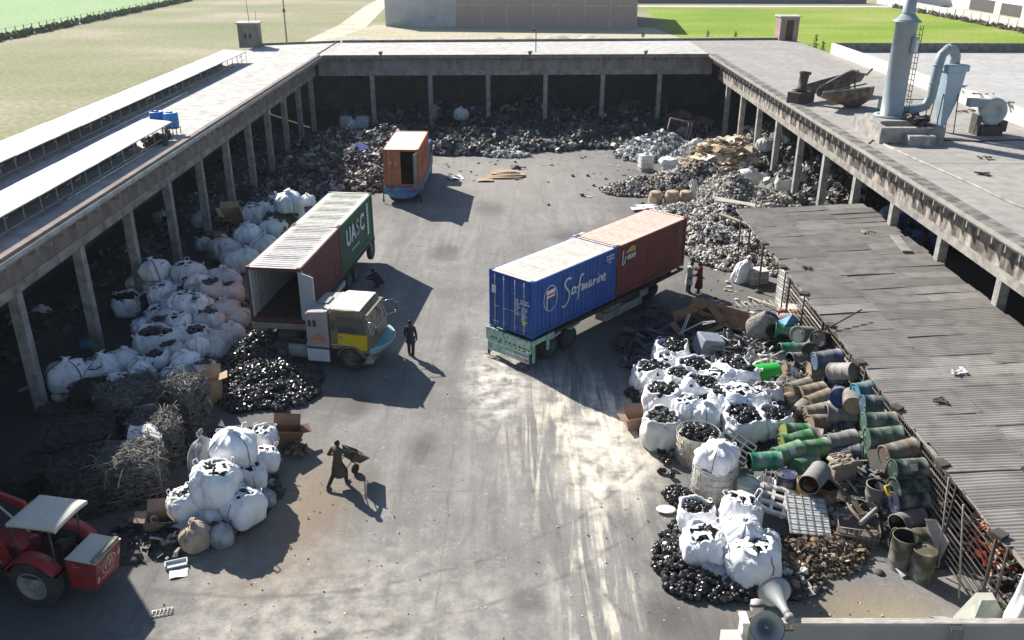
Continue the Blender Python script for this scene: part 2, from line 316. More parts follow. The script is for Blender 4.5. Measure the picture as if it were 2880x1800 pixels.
# back wing
O = (-18.2, 85.35); a = math.atan2(1.6, 37.0); uxb = (cos(a), sin(a)); uyb = (sin(a), -cos(a))
bwing = make_wing('open fronted shed closing the far end of the yard with grey brickwork over six pillars', (*O, 0), uxb, uyb, 37.4, [4.95 + 5.5 * i for i in range(6)], [1.9 + 1.07 * i for i in range(32)], bb, 4.82, .95)
slab(bwing, O, [(-17.58, 84.45), (18.9, 86.0), (18.9, 98.0), (-17.65, 95.2)], 6.58, 6.752, 'roof', [roofc])
mb = MB(); mb.prism([(x - O[0], y - O[1]) for x, y in [(-17.5, 84.41), (18.7, 85.96), (18.7, 86.03), (-17.5, 84.48)]], 6.58, 6.80); mb.build('roof_edge', edge_m, bwing)
mb = MB(); mb.prism([(x - O[0], y - O[1]) for x, y in [(-17.6, 95.0), (30, 98.3), (30, 98.6), (-17.6, 95.3)]], 6.4, 6.98); mb.build('parapet', edge_m, bwing)
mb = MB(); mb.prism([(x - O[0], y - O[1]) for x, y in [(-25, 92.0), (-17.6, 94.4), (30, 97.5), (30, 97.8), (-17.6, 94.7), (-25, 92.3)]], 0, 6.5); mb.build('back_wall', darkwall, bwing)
mb = MB(); mb.tube([(0.02, -.02, 6.76), (0.03, 9.8, 6.80)], .06, 6); mb.build('roof_joint', edge_m, bwing)
# right wing
O = (19.75, 2.0); RC = [82, 76.4, 70.9, 65.5, 60.0, 54.7, 49.3, 43.9, 38.4, 33.0, 27.6, 22.2]
rwing = make_wing('long open shed on the right of the yard with sooty blockwork and dusty roof', (*O, 0), (0, 1), (-1, 0), 83.6, [y - O[1] for y in RC], [13 + 1.03 * i for i in range(68)], brr, 4.52, 1.15)
slab(rwing, O, [(18.55, 2.0), (30.2, 2.0), (30.2, 98.2), (18.88, 98.0), (18.55, 86)], 6.59, 6.756, 'roof', [roofd])
mb = MB(); mb.bx((18.62 - O[0], 0, 6.757), (19.25 - O[0], 83.9, 6.80)); mb.build('roof_edge', mat('sooty_edge', (.10, .095, .088), (.24, .23, .21), 1.6, .95, bump=.3, contrast=(.4, .62)), rwing)
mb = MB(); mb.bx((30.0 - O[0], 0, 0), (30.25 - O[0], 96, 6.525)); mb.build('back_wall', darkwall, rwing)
mb = MB(); mb.bx((20.4 - O[0], 41.2, 6.757), (30 - O[0], 41.24, 6.762)); mb.build('roof_joint', edge_m, rwing)
# higher roof beyond the right wing
hr = thing('flat_roof_building', 'lower lying neighbour building with a wide pale flat roof behind the right shed', 'building', (30.3, 2, 0))
mb = MB(); mb.bx((0.0, 0, 0), (40, 84.6, 6.9)); mb.build('wall', mat('pale_plaster', (.55, .53, .49), (.46, .44, .40), 1.0, .9), hr)
mb = MB(); mb.bx((0.22, 0.0, 6.902), (39.8, 84.4, 6.95)); mb.build('roof', mat('roof_grey', (.40, .39, .375), (.47, .46, .44), .3, .9, dust=(.34, .33, .315)), hr)
mb = MB(); mb.bx((-.08, 36, 6.76), (.21, 84.6, 7.72)); mb.build('parapet', mat('parapet_plaster', (.62, .59, .54), (.52, .49, .44), 1.2, .9), hr)
mb = MB(); mb.bx((.22, 84.42, 6.95), (40, 84.72, 7.75)); mb.bx((14.5, 62.0, 6.96), (40, 62.25, 7.25)); mb.bx((14.2, 40.0, 6.96), (14.49, 62.2, 7.25)); mb.build('roof_kerb', edge_m, hr)
mb = MB(); mb.bx((16.0, 52, 6.955), (40, 61.5, 6.965)); mb.build('roof_hole', mat('roof_opening_dark', (.05, .05, .05), (.07, .07, .07), 1, .9), hr)
# off to the left of the view: a water tank house on the left roof, its corner throws the shadow at lower left
th = thing('roof_tank_house', 'brick tank house at the near end of the left roof', 'tank house', (-20.4, 24.6, 6.756))
mb = MB(); mb.bx((-2, -4.2, 0), (2.4, 4.3, 1.9)); mb.build('wall', bl, th); mb = MB(); mb.bx((-2.15, -4.35, 1.902), (2.15, 4.35, 2.06)); mb.build('roof', roofc, th)
# ---------------------------------------------------------------- roof things
white_sheet = mat('white_panel', (.58, .572, .55), (.50, .492, .475), .8, .7, stretch=(6, .4, 1), dust=(.60, .585, .555))
rail_m = mat('galvanised_frame', (.42, .41, .39), (.28, .26, .24), 5, .6, metal=.2)
dark_m = mat('dark_steel', (.055, .05, .047), (.10, .085, .075), 4, .7)
lightsteel = mat('light_steel', (.29, .355, .395), (.24, .295, .33), 1.5, .45, dust=(.30, .33, .34))
def canopy(name, label, x0, x1, y0, y1, zlo, zhi, seed):
    """long low roof of pale panels on a post frame; x1 is the side facing the yard"""
    rd = random.Random(seed); t = thing(name, label, 'canopy', (x1, y0, 6.756)); w = x0 - x1; L = y1 - y0
    n = int(L / 1.15); mb = MB()
    for i in range(n):
        a = i * L / n; b_ = (i + 1) * L / n - .012; dz = rd.uniform(-.012, .012)
        mb.add([(w, a, zhi + dz), (0, a, zlo + dz), (0, b_, zlo + dz), (w, b_, zhi + dz), (w, a, zhi - .04 + dz), (0, a, zlo - .04 + dz), (0, b_, zlo - .04 + dz), (w, b_, zhi - .04 + dz)],
               [(0, 1, 2, 3), (7, 6, 5, 4), (0, 4, 5, 1), (1, 5, 6, 2), (2, 6, 7, 3), (3, 7, 4, 0)])
    mb.build('panel_roof', white_sheet, t)
    mb = MB(); mb.bx((w + .25, .1, 0), (w + .33, L - 2.2, zhi - .09)); mb.build('back_panel', mat('canopy_back', (.12, .10, .085), (.08, .07, .06), 2, .9), t)
    m2 = int(L / 1.35)
    for i in range(m2 + 1):
        y = i * L / m2 * .995 + .05; mb = MB(); mb.tube([(-.05, y, 0), (-.05, y, zlo - .045)], .026, 5); mb.build('post', rail_m, t)
    mb = MB(); mb.tube([(-.05, .05, .22), (-.05, L - .05, .22)], .02, 5); mb.tube([(-.05, 0.05, zlo - .06), (-.05, L - .05, zlo - .06)], .022, 5)
    for k in range(int(L * .55)):
        y = rd.uniform(.2, L - 1); mb.tube([(-.02, y, zlo - .16 - rd.random() * .1), (-.02, y + rd.uniform(.2, .5), zlo - .14 - rd.random() * .06)], .02, 4)
    mb.build('rail', rail_m, t); return t
canopy('panel_canopy', 'long low canopy of pale panels along the outer edge of the left roof', -25.3, -23.35, 26, 80.4, .86, 1.0, 1)
canopy('panel_canopy', 'shorter low canopy of pale panels ending at the blue water tanks', -20.45, -18.85, 26, 49.2, .86, 1.0, 2)
# white pipes lying on the roof in the shade
for (x, y0, y1, lab) in ((-18.95, 36.4, 46.8, 'white pipe lying along the roof beside the shorter canopy'), (-23.1, 46, 64, 'grey pipe lying along the roof beside the outer canopy')):
    mb = MB(); mb.tube([(x, y0, 6.80), (x + .04, (y0 + y1) / 2, 6.82), (x, y1, 6.80)], .045, 6); tag(mb.build('pipe', mat('white_pipe', (.6, .6, .58), None, 3, .5)), lab, 'pipe')
# blue water tanks
bluem = mat('blue_tank_plastic', (.02, .10, .42), (.03, .15, .52), 2, .4, dust=(.05, .2, .5))
bluem2 = mat('blue_tank_plastic_light', (.03, .20, .52), (.05, .26, .58), 2, .4)
def water_tank(x, y, m, lab):
    t = thing('water_tank', lab, 'water tank', (x, y, 6.756)); t.scale = (.66, .66, .78)
    prof = [(.0, .52), (.56, .52), (.60, .60), (.60, .80), (.62, .83), (.60, .86), (.60, 1.12), (.62, 1.15), (.60, 1.18), (.60, 1.45), (.54, 1.55), (.42, 1.57), (.40, 1.53), (0, 1.53)]
    mb = MB(); mb.lathe(prof, 28); mb.build('tank', m, t)
    mb = MB(); mb.lathe([(0, 1.535), (.22, 1.535), (.22, 1.62), (0, 1.64)], 18); mb.build('lid', m, t)
    for sx in (-1, 1):
        for sy in (-1, 1):
            mb = MB(); mb.box((sx * .48, sy * .48, .235), (.06, .06, .47)); mb.build('leg', dark_m, t)
    mb = MB(); mb.bx((-.6, -.6, .47), (.6, .6, .518)); mb.build('platform', rail_m, t)
water_tank(-20.05, 50.1, bluem, 'dark blue round water tank at the end of the shorter canopy, the left one')
water_tank(-19.15, 49.8, bluem2, 'light blue round water tank at the end of the shorter canopy, the right one')
mb = MB(); rd = random.Random(4)
for k in range(40): mb.box((rd.gauss(0, .35), rd.gauss(0, .5), abs(rd.gauss(.12, .1)) + .03), [rd.uniform(.08, .3) for _ in range(3)], rotm(rd.random() * 3, rd.random() * 3, 0))
o = tag(mb.build('junk_pile', dark_m, None, (-19.3, 47.6, 6.76)), 'dark junk heaped under the end of the shorter canopy beside the blue tanks', 'scrap', None, 'stuff')

# brick booths on the roofs
brb = brick_mat('booth_brick', (.20, .175, .16), (.25, .22, .20), (.32, .30, .28), (0, 2), soot=.3)
brr2 = brick_mat('booth_red_brick', (.30, .20, .17), (.36, .25, .21), (.38, .34, .31), (0, 2), soot=.3)
def booth(x, y, w, d, h, m, lab, door, rz=0.0):
    t = thing('roof_booth', lab, 'booth', (x, y, 6.756), rz)
    mb = MB(); T = .12; f = -d / 2
    mb.bx((-w / 2, f + T, 0), (-w / 2 + T, d / 2, h)); mb.bx((w / 2 - T, f + T, 0), (w / 2, d / 2, h)); mb.bx((-w / 2 + T, d / 2 - T, 0), (w / 2 - T, d / 2, h))
    if door:
        mb.bx((-w / 2, f, 0), (-.35, f + T, h)); mb.bx((.45, f, 0), (w / 2, f + T, h)); mb.bx((-.35, f, h - .3), (.45, f + T, h)); mb.build('wall', m, t)
        mb = MB(); mb.bx((-.34, f + .04, 0), (.44, f + .09, h - .31)); mb.build('door', mat('rust_red_door', (.10, .035, .03), (.06, .03, .03), 3, .7), t)
    else:
        mb.bx((-w / 2, f, 0), (w / 2, f + T, .85)); mb.bx((-w / 2, f, 1.35), (w / 2, f + T, h))
        for a, b in ((-w / 2, -.45), (-.2, .0), (.25, w / 2)): mb.bx((a, f, .85), (b, f + T, 1.35))
        mb.build('wall', m, t)
        for a, b in ((-.45, -.2), (0, .25)):
            q = MB(); q.bx((a + .005, f + .06, .855), (b - .005, f + .09, 1.345)); q.build('window', dark_m, t)
    mb = MB(); mb.bx((-w / 2 - .15, -d / 2 - .15, h + .002), (w / 2 + .15, d / 2 + .15, h + .12)); mb.build('roof', roofc, t)
    return t
booth(-26.0, 91.3, 2.0, 2.0, 2.25, brb, 'grey brick booth with two small windows on the back left roof corner', False, R(8))
booth(29.4, 98.6, 1.95, 1.9, 2.35, brr2, 'red brick booth with a dark door on the back right roof corner', True)
mb = MB(); mb.tube([(0, 0, 0), (-.1, 0, 2.4)], [.03, .02], 5); mb.tube([(.6, .3, 0), (.62, .3, 1.0)], .02, 5); tag(mb.build('antenna_pole', dark_m, None, (-25.9, 91.2, 9.13)), 'thin iron pole standing on the grey brick booth', 'pole')
t = thing('utility_pole', 'thin pale utility pole standing in the dry field behind the left shed', 'pole', (-38.3, 156, -.05)); mb = MB(); mb.tube([(0, 0, 0), (.1, 0, 13)], [.16, .10], 8); mb.build('pole', rail_m, t); mb = MB(); mb.box((.05, -.1, 5.2), (.4, .2, .5)); mb.build('junction_box', dark_m, t)
t = thing('yard_lamp', 'thin lamp post with a small floodlight on the back shed roof edge', 'lamp', (2.3, 87.4, 6.755)); mb = MB(); mb.tube([(0, 0, 0), (0, 0, 1.9), (-.12, -.1, 2.05)], .045, 6); mb.build('post', dark_m, t); mb = MB(); mb.box((-.2, -.16, 2.05), (.34, .16, .22), rotm(R(25), 0, 0)); mb.build('floodlight', dark_m, t)
for i, (x, y, lab) in enumerate(((-12.2, 84.75, 'round floodlight on the back roof edge near the left corner'), (1.7, 85.35, 'round floodlight on the back roof edge beside the lamp post'), (12.6, 85.8, 'round floodlight on the back roof edge near the right corner'))):
    mb = MB(); mb.lathe([(0, 0), (.10, .0), (.2, .14), (.22, .3), (.17, .33), (0, .3)], 14); tag(mb.build('floodlight', rail_m, None, (x, y, 6.80)), lab, 'floodlight', 'floodlights on the back roof edge')
# cooling stack, duct, cyclone and fan
st = thing('exhaust_stack', 'tall grey blue steel exhaust stack standing on a concrete plinth on the right roof', 'chimney', (21.5, 50.3, 6.757))
mb = MB(); mb.lathe([(.0, 1.0), (.66, 1.0), (.66, 1.05), (.61, 1.07), (.59, 3.2), (.595, 3.22), (.58, 6.1), (.66, 6.12), (.66, 6.2), (.60, 6.22), (.34, 6.5), (.30, 6.52)], 26, None); mb.build('shaft', lightsteel, st)
mb = MB(); mb.lathe([(.33, 6.5), (.36, 6.53), (.33, 6.58), (.33, 8.2), (.30, 8.2), (.30, 6.6)], 20); mb.build('upper_pipe', lightsteel, st)
mb = MB(); mb.lathe([(.66, 6.06), (.74, 6.06), (.74, 6.14), (.66, 6.14)], 26); mb.lathe([(.70, 1.0), (.95, 1.0), (.95, 1.09), (.70, 1.09)], 26); mb.build('flange', lightsteel, st)
mb = MB(); mb.box((.42, -.55, 4.9), (.5, .14, .85), rotm(0, 0, R(38))); mb.build('hatch', lightsteel, st)
mb = MB(); mb.box((.455, -.60, 4.9), (.34, .10, .65), rotm(0, 0, R(38))); mb.build('hatch_cover', mat('pale_hatch', (.62, .66, .68), None, 2, .5), st)
mb = MB()
for k in range(16): mb.tube([(.72, -.18, 1.2 + .3 * k), (.86, -.18, 1.2 + .3 * k), (.86, .18, 1.2 + .3 * k), (.72, .18, 1.2 + .3 * k)], .016, 4)
mb.tube([(.86, -.18, 1.1), (.86, -.18, 5.9)], .02, 4); mb.tube([(.86, .18, 1.1), (.86, .18, 5.9)], .02, 4); mb.build('ladder', dark_m, st)
pl = thing('plinth', 'hollow concrete plinth carrying the exhaust stack', 'plinth', (22.2, 50.1, 6.757))
mb = MB(); mb.bx((-2.2, -2.4, 0), (1.3, -2.0, .85)); mb.bx((-2.2, -2.0, 0), (-1.8, 1.7, .85)); mb.bx((-1.8, 1.4, 0), (1.3, 1.7, .84)); mb.bx((1.0, -2.0, 0), (1.3, 1.4, .84)); mb.bx((-1.8, -1.2, 0.05), (0.6, 1.2, .99)); mb.build('block', concrete, pl)
mb = MB(); mb.bx((-.9, -3.1, 0), (.5, -2.42, .55)); mb.build('step', concrete, pl)
mb = MB(); rd = random.Random(3)
for k in range(26): mb.box((rd.uniform(.2, 1.2), rd.uniform(-1.8, -.6), .9 + rd.random() * .35), (rd.uniform(.2, .7), rd.uniform(.1, .4), rd.uniform(.05, .3)), rotm(rd.random(), rd.random(), rd.random() * 3))
tag(mb.build('scrap_metal', dark_m, None, (21.6, 50.0, 6.757)), 'dark scrap metal lying on the stack plinth', 'scrap', None, 'stuff')
cy = thing('dust_cyclone', 'pale blue conical dust cyclone on thin legs beside the exhaust stack', 'cyclone', (24.75, 50.9, 6.757)); cy.scale = (.86, .86, 1)
paleblue = mat('pale_blue_steel', (.36, .46, .54), (.30, .38, .45), 1.4, .4)
mb = MB(); s = .62
def sq(h, z): return [(-h, -h, z), (h, -h, z), (h, h, z), (-h, h, z)]
vs = sq(.16, .35) + sq(.52, 2.0) + sq(.62, 3.4) + sq(.74, 3.45) + sq(.74, 3.75) + sq(.66, 3.8)
mb.add(vs, [(4 * i + k, 4 * i + (k + 1) % 4, 4 * i + 4 + (k + 1) % 4, 4 * i + 4 + k) for i in range(5) for k in range(4)] + [(20, 21, 22, 23), (3, 2, 1, 0)]); mb.build('hopper', paleblue, cy, None, R(8))
for sx in (-1, 1):
    for sy in (-1, 1): mb = MB(); mb.tube([(sx * .62, sy * .62, 0), (sx * .5, sy * .5, 2.2)], .035, 5); mb.build('leg', dark_m, cy)
mb = MB(); mb.lathe([(.14, .0), (.15, .36), (.12, .36)], 12); mb.build('outlet', dark_m, cy)
du = thing('air_duct', 'curved grey air duct looping from the stack up over the pale blue cyclone', 'duct', (23.2, 50.6, 6.757))
path = [(-1.2, 0, 1.35), (-.2, 0, 1.35), (.3, 0, 1.5), (.52, 0, 2.0), (.55, 0, 2.8), (.58, 0, 3.7), (.72, .1, 4.3), (1.05, .2, 4.6), (1.4, .28, 4.55), (1.6, .3, 4.2), (1.62, .3, 3.8)]
mb = MB(); mb.tube(path, .27, 18); mb.build('pipe', lightsteel, du)
for i in (2, 4, 5, 7): mb = MB(); a = Vector(path[i]); b = Vector(path[i + 1]); d = (b - a).normalized() * .03; mb.tube([a - d, a + d], .295, 18); mb.build('joint_ring', lightsteel, du)
fb = thing('blower_fan', 'snail shaped pale blower fan on a dark base right of the cyclone', 'fan', (27.1, 50.2, 6.757)); fb.scale = (.85, .85, .85)
Mx = Matrix.Rotation(R(90), 4, 'X'); Mx.translation = (0, .35, 1.55)
mb = MB(); mb.lathe([(0, 0), (.85, 0), (.9, .05), (.9, .65), (.85, .7), (.4, .7), (.38, .66), (0, .66)], 24, Mx); mb.build('housing', mat('fan_pale', (.42, .44, .44), (.30, .32, .33), 1.5, .5), fb)
mb = MB(); mb.box((-1.0, 0, 2.1), (1.3, .62, .5)); mb.build('outlet_duct', lightsteel, fb)
mb = MB(); mb.bx((-.75, -.55, 0), (.75, .55, .62)); mb.bx((-.95, -.6, 0), (-.85, .6, 1.3)); mb.box((.9, .1, .55), (.5, .6, .7)); mb.build('base', dark_m, fb)
# scrapped tank and hopper on the roof
rust = mat('rusty_steel', (.13, .095, .07), (.075, .06, .05), 2.0, .8, dust=(.24, .19, .14), bump=.2)
tk = thing('scrap_tank', 'rusty cut open steel tank lying on the right roof left of the stack', 'tank', (21.4, 58.3, 6.757), R(28))
pts = []
def shell(u, v):
    a = R(168) + R(262) * u; x = -1.9 + 3.8 * v; r = .30 + .95 * min(1, v * 1.25) - .25 * max(0, v - .8) * 5; return (x, r * cos(a), 1.15 + r * sin(a))
mb = MB(); mb.grid(shell, 28, 10); o = mb.build('shell', rust, tk); q = o.modifiers.new('t', 'SOLIDIFY'); q.thickness = .05; mb = MB(); mb.tube([Vector(shell(0, v / 6)) for v in range(7)], .05, 5); mb.build('cut_edge', MATS['galvanised_frame'], tk); mb = MB(); mb.tube([Vector(shell(1, v / 6)) for v in range(7)], .05, 5); mb.build('cut_edge', MATS['galvanised_frame'], tk)
mb = MB(); mb.tube([(-1.9, .1, 1.5), (1.9, .5, 2.2)], .05, 5); mb.tube([(-1.2, -.6, 1.3), (1.2, -.9, 1.6)], .05, 5); mb.tube([(1.9, -.2, 2.0), (2.7, .1, 2.3)], .07, 5); mb.build('rail', dark_m, tk)
cv = thing('scrap_conveyor', 'rusty trough and motor lying on the right roof behind the cut open tank', 'machine', (20.6, 61.2, 6.757), R(38))
mb = MB(); mb.add([(-.8, -.5, 1.0), (5.2, -.6, 1.4), (5.2, .6, 1.4), (-.8, .5, 1.0), (-.8, -.2, .45), (5.2, -.3, .8), (5.2, .3, .8), (-.8, .2, .45)], [(0, 1, 5, 4), (4, 5, 6, 7), (7, 6, 2, 3), (0, 4, 7, 3), (1, 2, 6, 5)]); mb.build('trough', rust, cv)
mb = MB(); mb.lathe([(0, 0), (.38, 0), (.38, .2), (.3, .22), (.3, 1.1), (.4, 1.13), (.4, 1.3), (0, 1.3)], 16, Matrix.Translation((-1.5, 0, .75)) @ Matrix.Rotation(R(12), 4, 'Y')); mb.build('motor', dark_m, cv)
mb = MB(); mb.box((-1.4, 0, .38), (1.8, .9, .7)); mb.tube([(-2.4, -.5, .5), (-.4, .3, .7)], .1, 6); mb.tube([(4, -.7, .1), (4, -.5, 1.2)], .06, 5); mb.tube([(4, .7, .1), (4, .5, 1.2)], .06, 5); mb.build('frame', dark_m, cv)
# pipes, cables and stains on the right roof
for pts, r, lab, m in (([(20.1, 47.3, 6.80), (20.4, 44, 6.80), (20.9, 40, 6.80), (21.2, 36, 6.80), (22, 33, 6.80)], .07, 'pale hose snaking along the right roof from the plinth', concrete),
                       ([(20.6, 47.6, 6.78), (19.9, 48.4, 6.78), (19.4, 47.6, 6.78)], .035, 'black cable loop beside the stack plinth on the right roof', dark_m),
                       ([(23.4, 48.6, 6.78), (25.5, 48.2, 6.78), (28, 48.6, 6.78), (30, 48, 6.78)], .05, 'black cable along the right roof in front of the fan', dark_m)):
    mb = MB(); mb.tube(pts, r, 6); tag(mb.build('roof_hose', m), lab, 'hose')
t = thing('safety_rail', 'short black railing behind the exhaust stack on the right roof', 'railing', (24.2, 54.0, 6.757))
mb = MB(); mb.tube([(-2.0, 0, 1.3), (1, 0, 1.3)], .03, 5); mb.tube([(-2.0, 0, .7), (1, 0, .7)], .03, 5)
for k in range(4): mb.tube([(-2 + k, 0, 0), (-2 + k, 0, 1.3)], .03, 5)
mb.build('rail', dark_m, t); mb = MB(); mb.box((-1.6, .1, 1.0), (.5, .4, .5)); mb.build('motor_box', mat('teal_dark', (.03, .09, .09), None, 3, .5), t)
for k in range(9):
    rd = random.Random(70 + k); mb = MB()
    for j in range(6): mb.box((rd.gauss(0, .3), rd.gauss(0, .12), .05 + rd.random() * .06), (rd.uniform(.1, .5), rd.uniform(.05, .2), .05), rotm(0, 0, rd.random() * 3))
    x, y = [(30.13, 60.5), (30.13, 57.6), (30.15, 54.2), (30.15, 50.8), (30.15, 46.9), (22.6, 41), (21, 65), (29, 57), (24, 44.2)][k]
    tag(mb.build('debris', dark_m, None, (x, y, 7.73 if k < 5 else 6.76)), 'small dark debris lying on the parapet of the right roof' if k < 5 else 'small dark debris lying loose on the right roof floor', 'debris', 'bits of debris on the right roof' if k >= 5 else 'bits of debris on the parapet', 'stuff')

# ---------------------------------------------------------------- far surroundings
fbm = thing('brick_warehouse', 'big grey brick warehouse with a grid of concrete posts beyond the back shed', 'building', (-25.2, 184.6, -.06), R(-5.2))
brf = brick_mat('far_brick', (.36, .28, .25), (.40, .32, .29), (.40, .34, .31), (0, 2), bw=.5, bh=.2, soot=.3, sootc=(.32, .28, .265))
mb = MB(); mb.bx((0, 0, 0), (49.6, 30, 8.2)); mb.build('wall', brf, fbm)
mb = MB(); mb.bx((-.02, -.05, 0.0), (14.2, -.001, 8.2)); mb.build('plaster_patch', mat('smoky_plaster', (.46, .47, .48), (.34, .35, .365), .35, .9), fbm)
mb = MB(); mb.bx((.3, -.12, .3), (3.4, -.06, 1.5)); mb.build('pale_panel', mat('pale_panel', (.5, .5, .5), None, 1, .8), fbm)
for i in range(7): mb = MB(); mb.bx((19.4 + 5.03 * i - .16, -.12, 0), (19.4 + 5.03 * i + .16, -.001, 8.2)); mb.build('pillar', mat('far_post', (.48, .41, .37), None, 1, .9), fbm)
mb = MB(); mb.bx((14.3, -.1, 4.1), (49.6, -.002, 4.4)); mb.build('beam', MATS['far_post'], fbm)
mb = MB(); mb.bx((-.4, -.4, 8.21), (50, 30.4, 8.45)); mb.build('roof', roofc, fbm)
t = thing('boundary_wall', 'long dark boundary wall beyond the bright green field', 'wall', (31, 250, -.06)); mb = MB(); mb.bx((-4, 0, 0), (64, .4, 2.4)); mb.build('panel', mat('far_dark_wall', (.16, .155, .16), (.2, .19, .2), .2, .95), t)
wh = mat('white_wall', (.7, .69, .66), (.6, .59, .56), .5, .9)
t = thing('white_building', 'pale flat roofed buildings at the far top right beyond the road', 'building', (113, 200, -.06)); mb = MB(); mb.bx((0, 0, 0), (40, 40, 3.4)); mb.bx((-9, 42, 0), (25, 60, 3)); mb.build('wall', wh, t)
mb = MB(); mb.bx((-.05, 6, .1), (-.002, 15, 2.6)); mb.bx((-.05, 18, .1), (-.002, 30, 2.8)); mb.build('opening', dark_m, t)
t = thing('white_compound_wall', 'long white wall running along the far side road at the top right', 'wall', (98.2, 206, -.06)); mb = MB(); mb.bx((0, 0, 0), (.3, 45, 1.8)); mb.build('panel', wh, t)
def fence_line(lab, pts, h, m, n, grp):
    t = thing('wire_fence', lab, 'fence', (pts[0][0], pts[0][1], -.05)); ox, oy = pts[0]
    P = []
    for i in range(n):
        s = i / (n - 1) * (len(pts) - 1); k = min(int(s), len(pts) - 2); f = s - k; P.append((pts[k][0] * (1 - f) + pts[k + 1][0] * f - ox, pts[k][1] * (1 - f) + pts[k + 1][1] * f - oy))
    for i, (x, y) in enumerate(P): mb = MB(); mb.tube([(x, y, 0), (x, y, h)], .09, 5); mb.build('post', m, t)
    for q in (.45, .95): mb = MB(); mb.tube([(x, y, h * q) for x, y in P], .02, 3); mb.build('wire', rail_m, t)
fence_line('fence of pale concrete posts along the right edge of the bright green field', [(97.2, 130), (97.6, 180), (96.5, 240)], 2.2, wh, 34, '')
fence_line('fence of thin dark posts along the pale green field at the top left', [(-88.5, 120), (-88.3, 165), (-87.2, 204), (-88, 258)], 1.9, mat('grey_post', (.2, .2, .17), None, 3, .9), 44, '')
# hedge weeds along both fences and the bush behind the red booth
leaf = mat('weed_leaf', (.07, .11, .03), (.12, .15, .05), 3, .8)
def weeds(name, lab, cat, spots, n, s, m, kind='stuff', hs=1.0):
    rd = random.Random(len(lab)); mb = MB(); ox, oy = spots[0][0], spots[0][1]
    for k in range(n):
        x, y, r, h = rd.choice(spots); a = rd.random() * 6.3; q = abs(rd.gauss(0, .5)) * r
        c = Vector((x - ox + q * cos(a), y - oy + q * sin(a), rd.random() ** .8 * h * max(.25, 1 - q / r * .6))); d = Vector((rd.uniform(-1, 1), rd.uniform(-1, 1), rd.uniform(-.4, 1))).normalized(); e = d.orthogonal().normalized()
        mb.add([c - d * s, c + e * s * .4, c + d * s, c - e * s * .4], [(0, 1, 2, 3)])
    return tag(mb.build(name, m, None, (ox, oy, -.05)), lab, cat, None, kind)
weeds('hedge_weeds', 'ragged green weeds along the top left fence line', 'weeds', [(-88.3 + .4 * sin(i), 118 + 1.4 * i, 1.1, 1.2) for i in range(100)], 5200, .4, leaf)
weeds('hedge_weeds', 'ragged dark weeds along the right fence line', 'weeds', [(97 + .5 * sin(i), 130 + 1.2 * i, .9, .9) for i in range(90)], 3400, .36, mat('weed_dry', (.10, .11, .05), (.18, .16, .09), 3, .8))
t = thing('bush', 'dark green bush growing behind the red brick booth', 'bush', (33.5, 101, -.05)); mb = MB()
for k in range(5): mb.tube([(0, 0, 0), (cos(k) * .5, sin(k) * .4, 3), (cos(k) * 1.0, sin(k) * .8, 5.6)], [.09, .05, .02], 5)
mb.build('trunk', dark_m, t)
o = weeds('crown', '', '', [(0, 0, 1.6, 7.4), (.9, .2, 1.2, 6.8), (-.8, -.3, 1.1, 6.2)], 1500, .17, leaf, None); o.parent = t
for k in ('label', 'category'): 
    if k in o: del o[k]
for (x, y, h) in ((21, 98.6, .9), (24, 98.7, .7), (14, 98.3, .6)):
    weeds('weed_tuft', 'small weed tuft growing on the back parapet', 'weeds', [(x, y, .25, h)], 60, .1, leaf, None).location = (x, y, 6.98)
for o in bpy.data.objects:
    if o.name.startswith('weed_tuft'): o['group'] = 'weed tufts on the back parapet'
# tree by the red booth sits behind the parapet; scattered pale stones in the dry field
# ---------------------------------------------------------------- containers
def paint(name, c, rustc=(.16, .09, .06), amt=.62, rough=.55):
    m = bpy.data.materials.new(name); m.use_nodes = True; nt = m.node_tree; n = nt.nodes; l = nt.links; b = n['Principled BSDF']; b.inputs['Roughness'].default_value = rough; b.inputs['Specular IOR Level'].default_value = .3
    tc = n.new('ShaderNodeTexCoord')
    a = n.new('ShaderNodeTexNoise'); a.inputs['Scale'].default_value = 1.6; a.inputs['Detail'].default_value = 10; a.inputs['Roughness'].default_value = .7; l.new(tc.outputs['Object'], a.inputs['Vector'])
    r = n.new('ShaderNodeMapRange'); r.inputs[1].default_value = amt; r.inputs[2].default_value = amt + .06; r.inputs[4].default_value = .8; l.new(a.outputs[0], r.inputs[0])
    mp = n.new('ShaderNodeMapping'); mp.inputs['Scale'].default_value = (3, 3, .35); l.new(tc.outputs['Object'], mp.inputs[0])
    v = n.new('ShaderNodeTexNoise'); v.inputs['Scale'].default_value = 1.2; v.inputs['Detail'].default_value = 6; l.new(mp.outputs[0], v.inputs['Vector'])
    rv = n.new('ShaderNodeMapRange'); rv.inputs[1].default_value = .3; rv.inputs[2].default_value = .7; rv.inputs[3].default_value = .82; rv.inputs[4].default_value = 1.15; l.new(v.outputs[0], rv.inputs[0])
    hs = n.new('ShaderNodeHueSaturation'); hs.inputs['Color'].default_value = (*c, 1); l.new(rv.outputs[0], hs.inputs['Value'])
    mx = n.new('ShaderNodeMixRGB'); l.new(r.outputs[0], mx.inputs[0]); l.new(hs.outputs[0], mx.inputs[1]); mx.inputs[2].default_value = (*rustc, 1); l.new(mx.outputs[0], b.inputs['Base Color']); MATS[name] = m; return m
P_red = paint('oxide_red_paint', (.145, .05, .047)); P_red2 = paint('oxide_red_paint_dark', (.165, .045, .045), amt=.59); P_green = paint('container_green_paint', (.035, .125, .07), amt=.61)
P_blue = paint('container_blue_paint', (.032, .092, .32), amt=.60); P_orange = paint('container_orange_paint', (.46, .145, .06), amt=.66)
